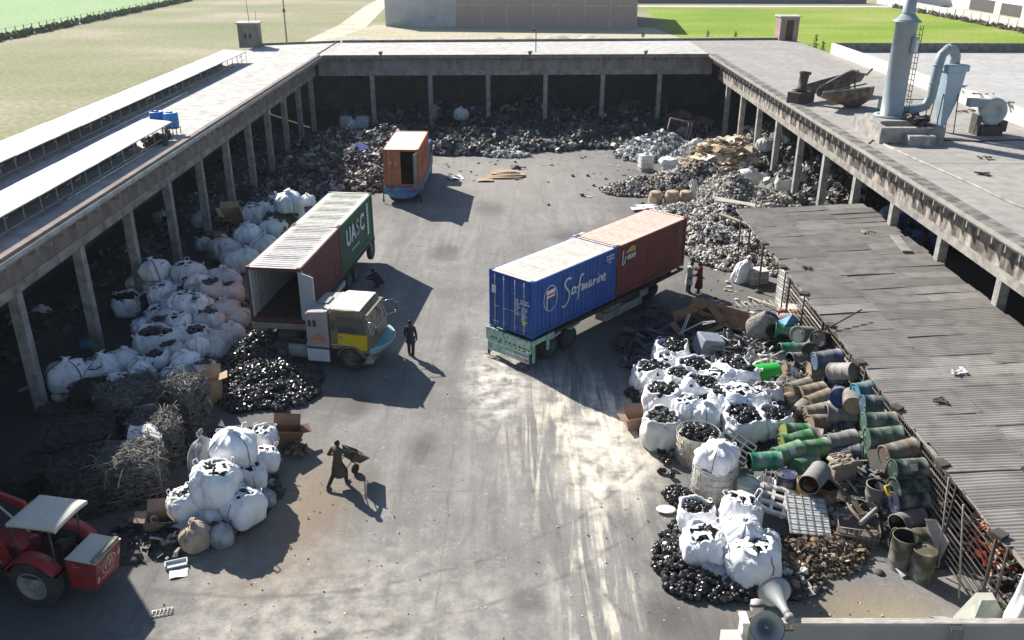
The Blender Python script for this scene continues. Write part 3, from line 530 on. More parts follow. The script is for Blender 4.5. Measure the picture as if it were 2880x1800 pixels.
R_pink = paint('faded_pink_roof', (.60, .565, .535), (.48, .43, .38), .74, .7); R_cream = paint('cream_roof', (.64, .62, .54), (.45, .40, .30), .74, .7)
R_white = paint('white_roof_rust', (.58, .55, .49), (.44, .33, .22), .63, .7); R_salmon = paint('faded_salmon_roof', (.68, .49, .41), (.42, .24, .2), .74, .7); R_or = paint('faded_orange_roof', (.74, .60, .51), (.58, .43, .35), .76, .7)
galv = mat('locking_bar_metal', (.5, .5, .49), (.36, .34, .32), 6, .5, metal=.3); white_l = mat('white_lettering', (.72, .73, .73), (.6, .62, .62), 5, .7); black = mat('black_rubber', (.022, .022, .023), (.04, .038, .036), 5, .85)
floor_m = mat('plywood_floor', (.10, .075, .055), (.06, .05, .04), 2, .9)
tyre_m = mat('tyre_rubber', (.035, .034, .033), (.075, .07, .065), 3, .9, bump=.2, bscale=20); underside = mat('chassis_grime', (.035, .033, .03), (.065, .058, .05), 3, .85)
def wave(x, pitch, amp):
    return amp * max(-1, min(1, 1.8 * sin(2 * pi * x / pitch)))
CL, CW, CH = 6.06, 2.44, 2.59
def container(label, loc, rz, body, roofm, near_door='closed', inner=None, door_white=None, doorm=None, ramp=.022):
    """door end at x=0, x runs along the box, y to the left of x; near_door: closed | open | half"""
    t = thing('shipping_container', label, 'container', loc, rz); inner = inner or body; hw = CW / 2
    mb = MB(); n = 176
    for s in (-1, 1):
        yo = lambda x: s * (hw - .045 + wave(x, .278, .018))
        mb.grid(lambda u, v: (.1 + (CL - .2) * u, yo(.1 + (CL - .2) * u), .16 + (CH - .28) * v), n, 1, 0, False)
    mb.build('side_wall', body, t)
    mb = MB(); mb.grid(lambda u, v: (CL - .05 + wave(v * 2.2, .25, .018), -hw + .1 + (CW - .2) * v, .16 + (CH - .28) * u), 1, 60, 0, False); mb.build('end_wall', body, t)
    mb = MB()
    for s in (-1, 1): # inner lining seen through open doors
        mb.grid(lambda u, v: (.12 + (CL - .3) * u, s * (hw - .075 + wave(.12 + (CL - .3) * u, .278, .018)), .16 + (CH - .3) * v), n, 1, 0, False)
    mb.grid(lambda u, v: (CL - .10, -hw + .1 + (CW - .2) * v, .16 + (CH - .3) * u), 1, 1, 0, False); mb.build('lining', inner, t)
    mb = MB()
    for s in (-1, 1):
        for x in (.07, CL - .07): mb.box((x, s * (hw - .06), CH / 2), (.14, .12, CH - .24))
        mb.bx((.14, s * hw, .02), (CL - .14, s * (hw - .09), .17)); mb.bx((.14, s * hw, CH - .13), (CL - .14, s * (hw - .06), CH - .035))
    for x in (.06, CL - .06): mb.box((x, 0, .09), (.12, CW - .25, .16)); mb.box((x, 0, CH - .08), (.12, CW - .25, .12))
    mb.build('frame', body, t)
    mb = MB()
    for x in (.09, CL - .09):
        for s in (-1, 1):
            for z in (.06, CH - .055): mb.box((x, s * (hw - .075), z), (.185, .17, .118))
    mb.build('corner_casting', body, t)
    mb = MB(); mb.bx((.12, -hw + .1, .1), (CL - .12, hw - .1, .158)); mb.build('floor', floor_m, t)
    mb = MB(); mb.grid(lambda u, v: (.13 + (CL - .26) * u, -hw + .06 + (CW - .12) * v, CH - .03 + wave(.13 + (CL - .26) * u, .26, ramp) * (1 if .05 < v < .95 else 0)), 116, 6, 0, False)
    mb.bx((0.0, -hw + .17, CH - .018), (.13, hw - .17, CH - .006)); mb.bx((CL - .13, -hw + .17, CH - .018), (CL, hw - .17, CH - .006)); mb.build('roof', roofm, t)
    def door(s, ang, m):
        w = hw - .13
        mb = MB()
        mb.box((-.012, -s * w / 2, CH / 2 + .03), (.03, w - .02, CH - .36))
        for k in range(5): mb.box((-.034, -s * w / 2, .42 + k * .46), (.016, w - .12, .2))
        o = mb.build('door', m, t, (0.0, s * (hw - .12), 0.0), -s * ang)
        for q in (.25, .72):
            b = MB(); b.tube([(-.065, -s * w * q, .14), (-.065, -s * w * q, CH - .1)], .019, 6)
            for z in (.3, 1.0, 1.9, 2.35): b.box((-.055, -s * w * q, z), (.035, .10, .05))
            b.box((-.08, -s * (w * q + .12), 1.05), (.02, .3, .035)); b.build('locking_bar', galv, o)
        b = MB()
        for z in (.35, .95, 1.6, 2.2): b.box((-.03, -s * .015, z), (.05, .06, .12))
        b.build('hinge', m, o); return o
    if near_door == 'closed': door(1, 0, doorm or body); door(-1, 0, doorm or body)
    elif near_door == 'open': door(-1, R(145), door_white or body); door(1, R(266), door_white or body)
    elif near_door == 'half': door(1, 0, doorm or body); door(-1, R(84), mat('door_inside', (.30, .26, .22), (.2, .17, .15), 3, .7))
    return t
def side_frame(t, side, x0, z0):
    """matrix for marks on a container side: text x runs so that it reads from outside; side -1 = right wall"""
    return frame((x0, side * (CW / 2 + .002), z0), (1, 0, 0) if side < 0 else (-1, 0, 0), (0, 0, 1))
def marks(parent, M, strokes, w, m, name='lettering', d=.006):
    mb = MB()
    for st in strokes:
        st = [Vector((a, b, 0)) for a, b in st]; L = []; Rr = []
        for i, p in enumerate(st):
            tt = (st[min(i + 1, len(st) - 1)] - st[max(i - 1, 0)]).normalized(); nn = Vector((-tt.y, tt.x, 0)) * w / 2 * (1.15 - .5 * i / len(st)); L.append(p + nn); Rr.append(p - nn)
        vs = [M @ (q + Vector((0, 0, z))) for z in (0, d) for q in (L + Rr)]; n = len(st); fs = []
        for i in range(n - 1):
            fs += [(2 * n + i, 2 * n + i + 1, 3 * n + i + 1, 3 * n + i), (i, n + i, n + i + 1, i + 1), (i, i + 1, 2 * n + i + 1, 2 * n + i), (n + i, 3 * n + i, 3 * n + i + 1, n + i + 1)]
        mb.add(vs, fs)
    return mb.build(name, m, parent)
def smooth(pts, k=6):
    out = []
    for i in range(len(pts) - 1):
        p0, p1, p2, p3 = (Vector((*pts[max(0, min(len(pts) - 1, j))], 0)) for j in (i - 1, i, i + 1, i + 2))
        for q in range(k):
            t = q / k; out.append(tuple((.5 * ((2 * p1) + (p2 - p0) * t + (2 * p0 - 5 * p1 + 4 * p2 - p3) * t * t + (3 * p1 - p0 - 3 * p2 + p3) * t ** 3))[:2]))
    return out + [pts[-1]]

def heading(u): return math.atan2(u[1], u[0])
SA = .724; su = (sin(SA), cos(SA)); s_rz = heading(su)
def along(o, u, a, b=0.0): return (o[0] + u[0] * a + u[1] * b, o[1] + u[1] * a - u[0] * b)   # a along, b to the right
s0 = along((-.963, 35.455), su, 0, CW / 2)
blue = container('blue shipping container with white script lettering, doors closed, at the rear of the right trailer', (*s0, 1.43), s_rz, P_blue, R_white)
s1 = along(s0, su, CL + .08)
redc = container('dark red shipping container with a small yellow and white logo on the right trailer', (*along(s0, su, 2 * CL + .08), 1.43), s_rz + pi, P_red2, R_salmon)
UA = .110; uu = (sin(UA), cos(UA)); u_rz = heading(uu)
u0 = along((-11.601, 35.995), uu, 0, CW / 2)
redo = container('red shipping container standing open towards the camera on the left trailer', (*u0, 1.317), u_rz, P_red, R_pink, 'open', mat('pale_lining', (.40, .41, .41), (.30, .31, .31), 2, .7), mat('white_door', (.62, .64, .66), (.52, .54, .56), 2, .5))
green = container('green shipping container with white letters behind the open red one on the left trailer', (*along(u0, uu, 2 * CL + .08), 1.317), u_rz + pi, P_green, R_cream)
OA = .026; ou = (sin(OA), cos(OA)); o_rz = heading(ou)
o0 = along((-8.791, 59.353), ou, 0, CW / 2)
oran = container('orange shipping container with its right door open on the blue flatbed truck', (*o0, 1.148), o_rz, P_orange, R_or, 'half', mat('dark_lining', (.10, .09, .08), None, 2, .8), ramp=.006)
# lettering: blue container right side (y = -hw), reading away from the doors
M = side_frame(blue, -1, 0, 0)
S1 = [[(2.62, 2.0), (2.5, 2.08), (2.28, 2.02), (2.2, 1.82), (2.36, 1.6), (2.52, 1.38), (2.5, 1.1), (2.3, .88), (2.1, .82), (2.02, .92)],
      [(2.95, 1.52), (2.78, 1.54), (2.7, 1.36), (2.78, 1.24), (2.92, 1.36), (2.97, 1.52), (2.98, 1.28), (3.06, 1.26)],
      [(3.52, 1.95), (3.4, 2.0), (3.28, 1.82), (3.22, 1.4), (3.16, 1.0), (3.08, .9)], [(3.05, 1.46), (3.42, 1.54)],
      [(3.42, 1.22), (3.5, 1.5), (3.52, 1.24), (3.62, 1.48), (3.68, 1.24), (3.78, 1.5), (3.82, 1.26), (3.9, 1.26)],
      [(4.12, 1.5), (4.0, 1.5), (3.96, 1.32), (4.04, 1.24), (4.14, 1.4), (4.14, 1.26), (4.22, 1.26)], [(4.28, 1.24), (4.32, 1.5), (4.4, 1.42), (4.5, 1.5)],
      [(4.58, 1.24), (4.62, 1.5)], [(4.63, 1.64), (4.66, 1.68)], [(4.72, 1.24), (4.76, 1.5), (4.88, 1.5), (4.9, 1.26)], [(5.02, 1.38), (5.16, 1.42), (5.14, 1.54), (5.02, 1.5), (5.0, 1.3), (5.12, 1.22), (5.24, 1.3)]]
marks(blue, M, [smooth(s) for s in S1], .085, white_l)
ring = [(1.22 + .45 * cos(a), 1.52 + .58 * sin(a)) for a in [i * 2 * pi / 28 for i in range(29)]]
marks(blue, M, [ring], .035, white_l, 'emblem_ring')
marks(blue, M, [[(.98, 1.06), (.98, 1.92)]], .05, white_l, 'flagpole')
mb = MB()
for i, (za, zb) in enumerate(((1.80, 1.90), (1.72, 1.80), (1.55, 1.64))):
    q = [M @ Vector(v) for v in ((1.0, za, .004), (1.52, za + .03, .004), (1.52, zb + .03, .004), (1.0, zb, .004))]; mb.add(q, [(0, 1, 2, 3)], 0)
mb.build('flag_white', white_l, blue)
mb = MB()
for za, zb in ((1.64, 1.72),):
    mb.add([M @ Vector(v) for v in ((1.0, za, .005), (1.52, za + .03, .005), (1.52, zb + .03, .005), (1.0, zb, .005))], [(0, 1, 2, 3)])
mb.build('flag_red', mat('flag_red', (.5, .06, .05), None, 3, .6), blue)
rd = random.Random(11)
def stencil(t, M, x, y, w, rows, h, name='stencil_marks'):
    st = []
    for r in range(rows):
        q = x
        while q < x + w: a = rd.uniform(.05, .1); st.append([(q, y - r * h * 1.7), (q + a * .5, y - r * h * 1.7 + .01), (q + a, y - r * h * 1.7)]); q += a + .045
    marks(t, M, st, h, white_l, name)
stencil(blue, M, 5.25, 2.28, .6, 2, .09); stencil(blue, M, 5.42, 1.98, .12, 1, .09)
Md = frame((-.04, 0, 0), (0, -1, 0), (0, 0, 1))        # rear doors of the blue container, seen from outside
stencil(blue, Md, .30, 1.62, .2, 9, .05); stencil(blue, Md, .62, 1.62, .42, 2, .07); stencil(blue, Md, .68, 1.30, .25, 8, .05); stencil(blue, Md, -.95, .28, .25, 1, .06)
for (a, b, c, d, m, nm) in ((-1.0, 1.62, .24, .36, white_l, 'placard'), (.74, .55, .2, .2, mat('lime_sticker', (.35, .62, .05), None, 3, .6), 'sticker')):
    mb = MB(); mb.add([Md @ Vector(v) for v in ((a, b, .035), (a + c, b, .035), (a + c, b + d, .035), (a, b + d, .035))], [(0, 1, 2, 3)]); mb.build(nm, m, blue)
# red container: logo near the blue one; its side facing the camera is local +y (turned round)
M = side_frame(redc, 1, CL, 0)
yel = mat('logo_yellow', (.52, .43, .10), None, 3, .7)
mb = MB(); mb.add([M @ Vector(v) for v in ((.62, 2.06, .004), (1.42, 2.06, .004), (1.42, 2.3, .004), (1.1, 2.36, .004), (.74, 2.2, .004))], [(0, 1, 2, 3, 4)]); mb.build('logo_patch', yel, redc)
text_part('lettering', 'eon', .46, M @ Matrix.Translation((1.1, 1.88, .002)), white_l, redc, .004, .25, .012)
marks(redc, M, [[(.42, 2.25), (.41, 1.9), (.40, 1.55)], [(.44, 1.56), (.56, 1.62), (.66, 1.95)]], .07, white_l, 'lettering')
marks(redc, M, [[(5.3, 2.25), (5.3, 1.1)], [(5.55, 2.2), (5.55, 1.35)]], .05, mat('faded_mark', (.33, .2, .19), None, 3, .8), 'stencil_marks')
# green container: letters on the side facing the yard (right of the trailer), local +y because it is turned round
M = side_frame(green, 1, CL, 0)
for ch, x in (('U', 1.22), ('A', 2.1), ('S', 2.95), ('C', 3.82)):
    text_part('letter', ch, 1.22, M @ Matrix.Translation((x, 1.55, .002)), white_l if ch != 'S' else mat('faded_letter', (.36, .46, .44), None, 3, .7), green, .004, .0, .035)
mb = MB()
for k in range(9): mb.add([M @ Vector(v) for v in ((4.75, .55 + k * .2, .004), (5.1, .55 + k * .2, .004), (5.1, .72 + k * .2, .004), (4.75, .72 + k * .2, .004))], [(0, 1, 2, 3)])
mb.build('code_strip', white_l, green); stencil(green, M, 1.7, .72, 1.3, 1, .10)
M = side_frame(oran, -1, 0, 0)
marks(oran, M, [[(1.6, .9), (1.9, 1.9)], [(1.9, 1.9), (2.2, .95)], [(2.6, .95), (2.6, 1.85), (3.1, 1.85)], [(3.6, .95), (3.9, 1.9), (4.2, .95)], [(4.7, .95), (4.7, 1.9)]], .16, mat('faded_blue_letters', (.15, .12, .16), None, 2, .7))
mb = MB()
for (a, b, c, d) in ((-.85, 1.55, .2, .25), (-.45, 1.5, .14, .32), (-.95, .25, .16, .12)): mb.add([Md @ Vector(v) for v in ((a, b, .012), (a + c, b, .012), (a + c * .8, b + d, .012), (a + .03, b + d * .8, .012))], [(0, 1, 2, 3)])
mb.build('scuff_marks', mat('cream_scuff', (.6, .45, .3), None, 3, .8), oran)

# ---------------------------------------------------------------- wheels, trailers, cabs
def wheel(parent, x, y, r=.5, w=.28, rim=None, out=-1, name='wheel'):
    """axle along y, outer face towards out"""
    rim = rim or mat('rim_grey', (.16, .16, .15), (.09, .085, .08), 5, .7)
    Mr = Matrix.Rotation(R(90) if out < 0 else R(-90), 4, 'X'); Mr.translation = (x, y, r)
    mb = MB(); mb.lathe([(0, w * .28), (.09, w * .3), (.1, w * .42), (.13, w * .42), (.15, w * .2), (r * .42, w * .14), (r * .5, w * .2), (r * .56, w * .5), (r * .6, w * .5), (r * .6, -w * .5), (0, -w * .5)], 24, Mr)
    for k in range(8): mb.tube([Mr @ Vector((.22 * r / .5 * cos(k * pi / 4), .22 * r / .5 * sin(k * pi / 4), w * .15)), Mr @ Vector((.22 * r / .5 * cos(k * pi / 4), .22 * r / .5 * sin(k * pi / 4), w * .24))], .018, 5)
    o = mb.build(name, rim, parent)
    t = MB(); prof = [(r * .58, w * .47), (r * .7, w * .5), (r * .88, w * .5), (r * .96, w * .43), (r, w * .3), (r, -w * .3), (r * .96, -w * .43), (r * .88, -w * .5), (r * .58, -w * .47)]
    t.lathe(prof, 32, Mr)
    for k in range(36):
        a = 2 * pi * k / 36; Q = Mr @ Matrix.Rotation(a, 4, 'Z') @ Matrix.Translation((r + .004, 0, w * .15 * (1 if k % 2 else -1))); t.box(Q.translation, (.02, .045, w * .34), Q.to_3x3())
    t.build('tyre', tyre_m, o); return o
greenrim = mat('green_rim', (.03, .13, .10), (.07, .05, .04), 4, .7)
def trailer(label, loc, rz, axles, rimm, side_out=-1):
    t = thing('flatbed_trailer', label, 'trailer', (*loc, 0), rz)
    mb = MB()
    for s in (-1, 1): mb.bx((0.1, s * .5 - .08, .85), (12.1, s * .5 + .08, 1.2))
    for k in range(14): mb.bx((.05 + k * .92, -1.18, 1.21), (.15 + k * .92, 1.18, 1.29))
    for s in (-1, 1): mb.bx((0, s * 1.2 - .05, 1.17), (12.15, s * 1.2 + .05, 1.305))
    mb.build('chassis', underside, t)
    for a in axles:
        for s in (-1, 1):
            wheel(t, a, s * .98, .5, .28, rimm, s); wheel(t, a, s * .66, .5, .26, rimm, s)
        mb = MB(); mb.tube([(a, -1, .5), (a, 1, .5)], .07, 8); mb.box((a, .5, .72), (1.1, .1, .12)); mb.box((a, -.5, .72), (1.1, .1, .12)); mb.build('axle', underside, t)
    for s in (-1, 1): mb = MB(); mb.tube([(9.2, s * .8, .08), (9.2, s * .8, 1.2)], .07, 8); mb.lathe([(0, 0), (.2, 0), (.2, .06), (0, .08)], 12, Matrix.Translation((9.2, s * .8, 0))); mb.build('landing_leg', underside, t)
    return t
ts = trailer('trailer with a green painted tailboard carrying the blue and dark red containers', s0, s_rz, (1.45, 2.83), greenrim)
# decorated tailboard
decog = mat('painted_tailboard', (.05, .30, .20), (.38, .50, .42), 5.5, .6, contrast=(.42, .55), detail=3); decow = mat('white_scallop', (.60, .68, .62), (.45, .55, .5), 7, .6); redp = mat('red_plate_paint', (.45, .04, .05), None, 4, .6)
mb = MB(); mb.bx((-.16, -1.28, .78), (-.06, 1.28, 1.36)); mb.build('tailboard', decog, ts)
mb = MB(); mb.bx((-.15, -1.2, .30), (-.08, 1.2, .77)); mb.build('bumper_board', mat('bumper_green', (.12, .36, .26), (.45, .52, .46), 4, .6, contrast=(.45, .6)), ts)
Mb = frame((-.16, 0, 0), (0, -1, 0), (0, 0, 1))
mb = MB()
for a, b, c, d in ((-.15, .34, .62, .20), (.52, .30, .66, .26), (-1.18, .72, 2.36, .04), (-1.18, .29, 2.36, .035), (.3, .80, .9, .10)):
    mb.add([Mb @ Vector(v) for v in ((a, b, .006 - (.01 if b < .7 else 0)), (a + c, b, .006 - (.01 if b < .7 else 0)), (a + c, b + d, .006 - (.01 if b < .7 else 0)), (a, b + d, .006 - (.01 if b < .7 else 0)))], [(0, 1, 2, 3)])
mb.build('plate', white_l, ts)
text_part('number_lettering', 'TLC-528', .17, Mb @ Matrix.Translation((.85, .43, .001)), redp, ts, .004, 0, .006)
marks(ts, Mb @ Matrix.Translation((0, 0, .0)), [smooth([(-.1 + .1 * k, .40 + (.07 if k % 2 else 0)) for k in range(7)])], .03, dark_m, 'script_mark')
marks(ts, Mb @ Matrix.Translation((0, 0, .008)), [[(.4, .84), (.55, .86)], [(.62, .83), (.75, .87)], [(.85, .84), (1.05, .85)]], .05, mat('brown_letters', (.12, .05, .04), None, 4, .7), 'script_mark')
st = []
for k in range(9):
    x = -1.1 + k * .27; st.append(smooth([(x - .1, 1.32), (x - .05, 1.1), (x, 1.02), (x + .05, 1.1), (x + .1, 1.32)], 3))
marks(ts, Mb @ Matrix.Translation((0, 0, .004)), st, .035, decow, 'scallop_trim')
marks(ts, Mb @ Matrix.Translation((0, 0, .006)), [[(-1.1 + .27 * k + .1, .98), (-1.1 + .27 * k + .16, .92), (-1.1 + .27 * k + .2, 1.0)] for k in range(9)], .06, mat('dark_green_spots', (.02, .10, .06), None, 3, .6), 'painted_spots')
for s in (-1, 1):
    mb = MB(); mb.bx((-.05, s * 1.25, 1.12), (1.45, s * 1.29, 1.34)); mb.bx((.0, s * 1.25, .3), (.16, s * 1.29, 1.12)); mb.bx((.95, s * 1.25, .62), (1.12, s * 1.29, 1.12)); mb.build('side_ornament', mat('ornament_green', (.16, .42, .32), (.42, .56, .48), 6, .6, contrast=(.42, .6)), ts)
    mb = MB(); mb.add([(-.12, s * 1.22, .78), (-.12, s * 1.05, .78), (-.14, s * 1.1, .08), (-.14, s * 1.16, .02), (-.14, s * 1.22, .1)], [(0, 1, 2, 3, 4)]); mb.build('mud_tassel', black, ts)
mb = MB(); mb.tube([(-.3, -1.2, .06), (-.3, 1.2, .12)], .035, 5); mb.tube([(-.3, -1.0, .08), (-.1, -1.0, .35)], .03, 5); mb.tube([(-.3, 1.0, .1), (-.1, 1.0, .35)], .03, 5); mb.build('guard_bar', dark_m, ts)
grey_box = mat('worn_grey_paint', (.34, .345, .31), (.24, .24, .22), 2, .7, dust=(.16, .155, .14))
mb = MB(); mb.bx((5.25, -1.28, .52), (8.3, -.72, .56)); mb.bx((5.25, -1.28, .56), (8.3, -1.24, .92)); mb.bx((5.25, -.76, .56), (8.3, -.72, .92)); mb.bx((5.25, -1.24, .56), (5.29, -.76, .92)); mb.bx((8.26, -1.24, .56), (8.3, -.76, .92)); mb.bx((6.9, -1.24, .57), (7.2, -.76, .90)); mb.bx((5.4, -1.2, .93), (6.6, -.8, 1.08)); mb.bx((8.2, -1.25, .85), (8.9, -1.2, 1.22)); mb.build('side_locker', grey_box, ts)
for a in (1.45, 2.83): mb = MB(); mb.box((a + .15, -1.12, 1.08), (.7, .3, .05), rotm(0, R(-10), 0)); mb.build('mudguard', mat('white_guard', (.6, .6, .58), None, 3, .6), ts)
tu = trailer('trailer with grimy double wheels carrying the open red and green containers', along(u0, uu, 12.2), u_rz + pi, (3.6, 4.9), None)
mb = MB(); mb.bx((-.1, -1.2, .75), (0.0, 1.2, 1.3)); mb.build('tailboard', grey_box, tu)
wheel(tu, .62, 1.14, .52, .26, None, 1, 'spare_wheel').location = (0, 0.0, .22)
mb = MB(); mb.box((.9, 1.22, 1.05), (.14, .1, .6), rotm(0, R(20), 0)); mb.build('bracket', grey_box, tu)
mb = MB(); mb.bx((6.0, 1.14, .72), (7.4, 1.24, 1.0)); mb.build('side_guard', mat('white_guard2', (.5, .52, .5), None, 3, .6), tu)
mb = MB(); mb.bx((12.17, -1.22, 1.0), (12.24, 1.22, 1.28)); mb.build('headboard', mat('painted_board', (.30, .34, .30), (.40, .22, .16), 2.5, .7, contrast=(.45, .65)), tu)

glass = bpy.data.materials.new('dusty_glass'); glass.use_nodes = True; gb = glass.node_tree.nodes['Principled BSDF']; gb.inputs['Base Color'].default_value = (.045, .06, .065, 1); gb.inputs['Roughness'].default_value = .08; gb.inputs['Specular IOR Level'].default_value = .9
chrome = mat('chrome_trim', (.6, .6, .6), None, 3, .25, metal=.8)
def cab(label, loc, rz, body, doorm, roofm, sleeper, shelf, rear=3.4, rimm=None, art=True):
    """tractor unit, x forward, origin on the ground below the centre of the cab"""
    t = thing('truck_cab', label, 'truck', (*loc, 0), rz); hw = 1.16
    # cab shell: side profile (x,z)
    P = [(-.55, .95), (-.55, 2.62), (-.42, 2.76), (.55, 2.80), (.86, 2.70), (.98, 2.5), (1.22, 1.72), (1.25, 1.05), (1.15, .82), (.72, .78), (.55, 1.12), (.15, 1.18), (-.2, .95)]
    Mp = Matrix(((1, 0, 0, 0), (0, 0, -1, 0), (0, 1, 0, 0), (0, 0, 0, 1)))
    mb = MB(); mb.prism(P, -hw, hw, Mp); o = mb.build('cab_shell', body, t); bv = o.modifiers.new('bevel', 'BEVEL'); bv.width = .07; bv.segments = 3; bv.limit_method = 'ANGLE'; bv.angle_limit = R(25)
    mb = MB(); mb.grid(lambda u, v: (-.5 + 1.32 * u, (-hw + .07) + (2 * hw - .14) * v, 2.785 + .07 * sin(pi * v) ** .35 * (1 - max(0, (u - .72)) * 3.0) + .008 * sin(v * 44) - max(0, .06 - u) * .8), 16, 44)
    mb.build('roof', roofm, t)
    for s in (-1, 1):
        y = s * (hw + .004); e = s * .016
        mb = MB(); mb.prism([(-.2, 1.24), (.15, 1.22), (.55, 1.16), (.78, 1.02), (1.08, 1.0), (1.12, 1.7), (-.2, 1.74)], 0, .02, Matrix(((1, 0, 0, 0), (0, 0, s, y), (0, 1, 0, 0), (0, 0, 0, 1)))); d = mb.build('door', doorm, t)
        b = MB(); b.box((-.05, y + s * .04, 1.58), (.2, .03, .04)); b.build('handle', chrome, d)
        b = MB(); b.prism([(-.18, 1.78), (1.06, 1.75), (.86, 2.46), (-.18, 2.5)], 0, .012, Matrix(((1, 0, 0, 0), (0, 0, s, y), (0, 1, 0, 0), (0, 0, 0, 1)))); b.build('window', glass, d)
        b = MB(); b.prism([(-.48, 1.9), (-.28, 1.9), (-.28, 2.3), (-.48, 2.3)], 0, .012, Matrix(((1, 0, 0, 0), (0, 0, s, y), (0, 1, 0, 0), (0, 0, 0, 1)))); b.build('rear_quarter_window', glass, t)
        b = MB(); b.prism([(-.2, 1.66), (-.17, 1.66), (-.17, 2.55), (.9, 2.5), (1.1, 1.76), (1.13, 1.76), (.92, 2.55), (-.2, 2.58)], .013, .02, Matrix(((1, 0, 0, 0), (0, 0, s, y), (0, 1, 0, 0), (0, 0, 0, 1)))); b.build('window_frame', body, t)
        m_ = MB(); m_.tube([(1.05, s * hw, 2.35), (1.5, s * (hw + .22), 2.42), (1.62, s * (hw + .26), 2.2)], .02, 5); m_.tube([(1.2, s * hw, 1.7), (1.55, s * (hw + .22), 1.78), (1.62, s * (hw + .26), 1.9)], .02, 5); m_.build('mirror_arm', chrome, t)
        m_ = MB(); m_.box((1.62, s * (hw + .26), 2.05), (.05, .2, .34)); m_.build('mirror', dark_m, t)
        b = MB(); b.box((1.21, s * .86, .98), (.06, .3, .2)); b.build('headlight', mat('headlight_glass', (.5, .5, .48), None, 3, .2), t)
        wheel(t, .33, s * .98, .52, .29, rimm, s)
        b = MB(); b.lathe([(.55, -.17), (.62, -.17), (.62, .17), (.55, .17)], 24, Matrix.Translation((.33, s * 1.0, .54)) @ Matrix.Rotation(R(90), 4, 'X')); b.v = [v if v[2] > .62 else (v[0], v[1], .62) for v in b.v]; b.build('mudguard', body, t)
    # windscreen on the sloping front
    a = Vector((1.0, 0, 2.46)); c = Vector((1.225, 0, 1.72)); nn = Vector((.78, 0, .24)).normalized() * .012
    mb = MB(); vs = [c + nn + Vector((0, -hw + .1, 0)), c + nn + Vector((0, hw - .1, 0)), a + nn + Vector((0, hw - .16, 0)), a + nn + Vector((0, -hw + .16, 0))]; mb.add(vs, [(0, 1, 2, 3)])
    mb.add([(v - nn * .5) for v in vs], [(3, 2, 1, 0)]); mb.build('windscreen', glass, t)
    mb = MB(); mb.tube([vs[0] + nn, vs[3] + nn], .03, 5); mb.tube([vs[1] + nn, vs[2] + nn], .03, 5); mb.tube([vs[2] + nn, vs[3] + nn], .03, 5); mb.tube([vs[0] + nn, vs[1] + nn], .03, 5)
    rd = random.Random(5)
    for k in range(9): q = vs[0].lerp(vs[1], rd.random()); q2 = vs[3].lerp(vs[2], rd.random()); a1 = rd.random() * .5; mb.tube([q.lerp(q2, a1) + nn, q.lerp(q2, a1 + .3) + nn * 2], .012, 4)
    mb.build('windscreen_trim', mat('decor_trim', (.3, .36, .32), (.55, .55, .5), 9, .5), t)
    if shelf:
        mb = MB(); n = 18
        def sh(u, v): # bulging painted bumper shelf, wrapping the front
            y = -1.3 + 2.6 * u; x = 1.25 + .62 * (1 - (abs(y) / 1.3) ** 2.2) + (.0 if v < .5 else .12) - .1 * v; z = 1.14 - .34 * v; return (x - .35 * v * (1 - .5 * abs(y)), y, z)
        mb.grid(sh, n, 6); mb.grid(lambda u, v: (1.2 + (sh(u, 0)[0] - 1.2) * v, sh(u, 0)[1], 1.12 + .03 * (1 - v)), n, 3); mb.build('bumper_shelf', shelf, t)
        mb = MB(); mb.grid(lambda u, v: (sh(u, 1)[0] - .06 - .22 * v, sh(u, 1)[1] * .97, .82 - .48 * v), n, 4); mb.build('lower_valance', body, t)
        for s in (-1, 1): mb = MB(); mb.box((1.30, s * .95, .62), (.1, .22, .16)); mb.build('fog_light', chrome, t)
        mb = MB(); mb.tube([sh(i / 18, 0) for i in range(19)], .03, 5); mb.build('shelf_rim', mat('pale_turquoise', (.35, .62, .6), None, 3, .5), t)
        mb = MB(); mb.bx((1.0, -1.2, .42), (1.28, 1.2, .78)); mb.build('bumper', grey_box, t)
    else:
        mb = MB(); mb.bx((1.0, -1.2, .42), (1.38, 1.2, .82)); mb.build('bumper', body, t)
    if sleeper:
        mb = MB(); mb.prism([(-1.62, .98), (-1.62, 2.5), (-1.5, 2.6), (-.72, 2.66), (-.62, 2.6), (-.62, .98)], -hw, hw, Mp); o = mb.build('sleeper_box', sleeper[0], t); bv = o.modifiers.new('bevel', 'BEVEL'); bv.width = .05; bv.segments = 2
        mb = MB(); mb.box((-1.12, 0.1, 2.665), (.46, .7, .05), rotm(0, R(-4), 0)); mb.build('roof_hatch', mat('hatch_grey', (.30, .31, .31), None, 3, .6), t)
        mb = MB(); mb.bx((-.72, -hw + .05, 2.63), (-.64, hw - .05, 2.68)); mb.build('roof_strip', white_l, t)
        y = -hw - .004
        for q in (0, .22):
            mb = MB(); pts = [(-1.5 + q, 1.95), (-1.34 + q, 1.95), (-1.34 + q, 2.2), (-1.42 + q, 2.3), (-1.5 + q, 2.2)]
            mb.prism(pts, 0, .01, Matrix(((1, 0, 0, 0), (0, 0, -1, y), (0, 1, 0, 0), (0, 0, 0, 1)))); mb.build('sleeper_window', dark_m, t)
        mb = MB(); mb.prism([(-.36 + .36 * cos(a) - .72, 1.28 + .34 * sin(a)) for a in [pi * k / 10 for k in range(11)]], 0, .01, Matrix(((1, 0, 0, 0), (0, 0, -1, y), (0, 1, 0, 0), (0, 0, 0, 1)))); mb.build('painted_arch', mat('arch_red', (.42, .15, .08), (.5, .3, .2), 6, .6), t)
        mb = MB(); mb.bx((-1.62, -hw - .06, 1.10), (-.66, -hw - .005, 1.17)); mb.build('side_strip', mat('strip_ochre', (.40, .27, .2), (.5, .45, .4), 6, .6), t)
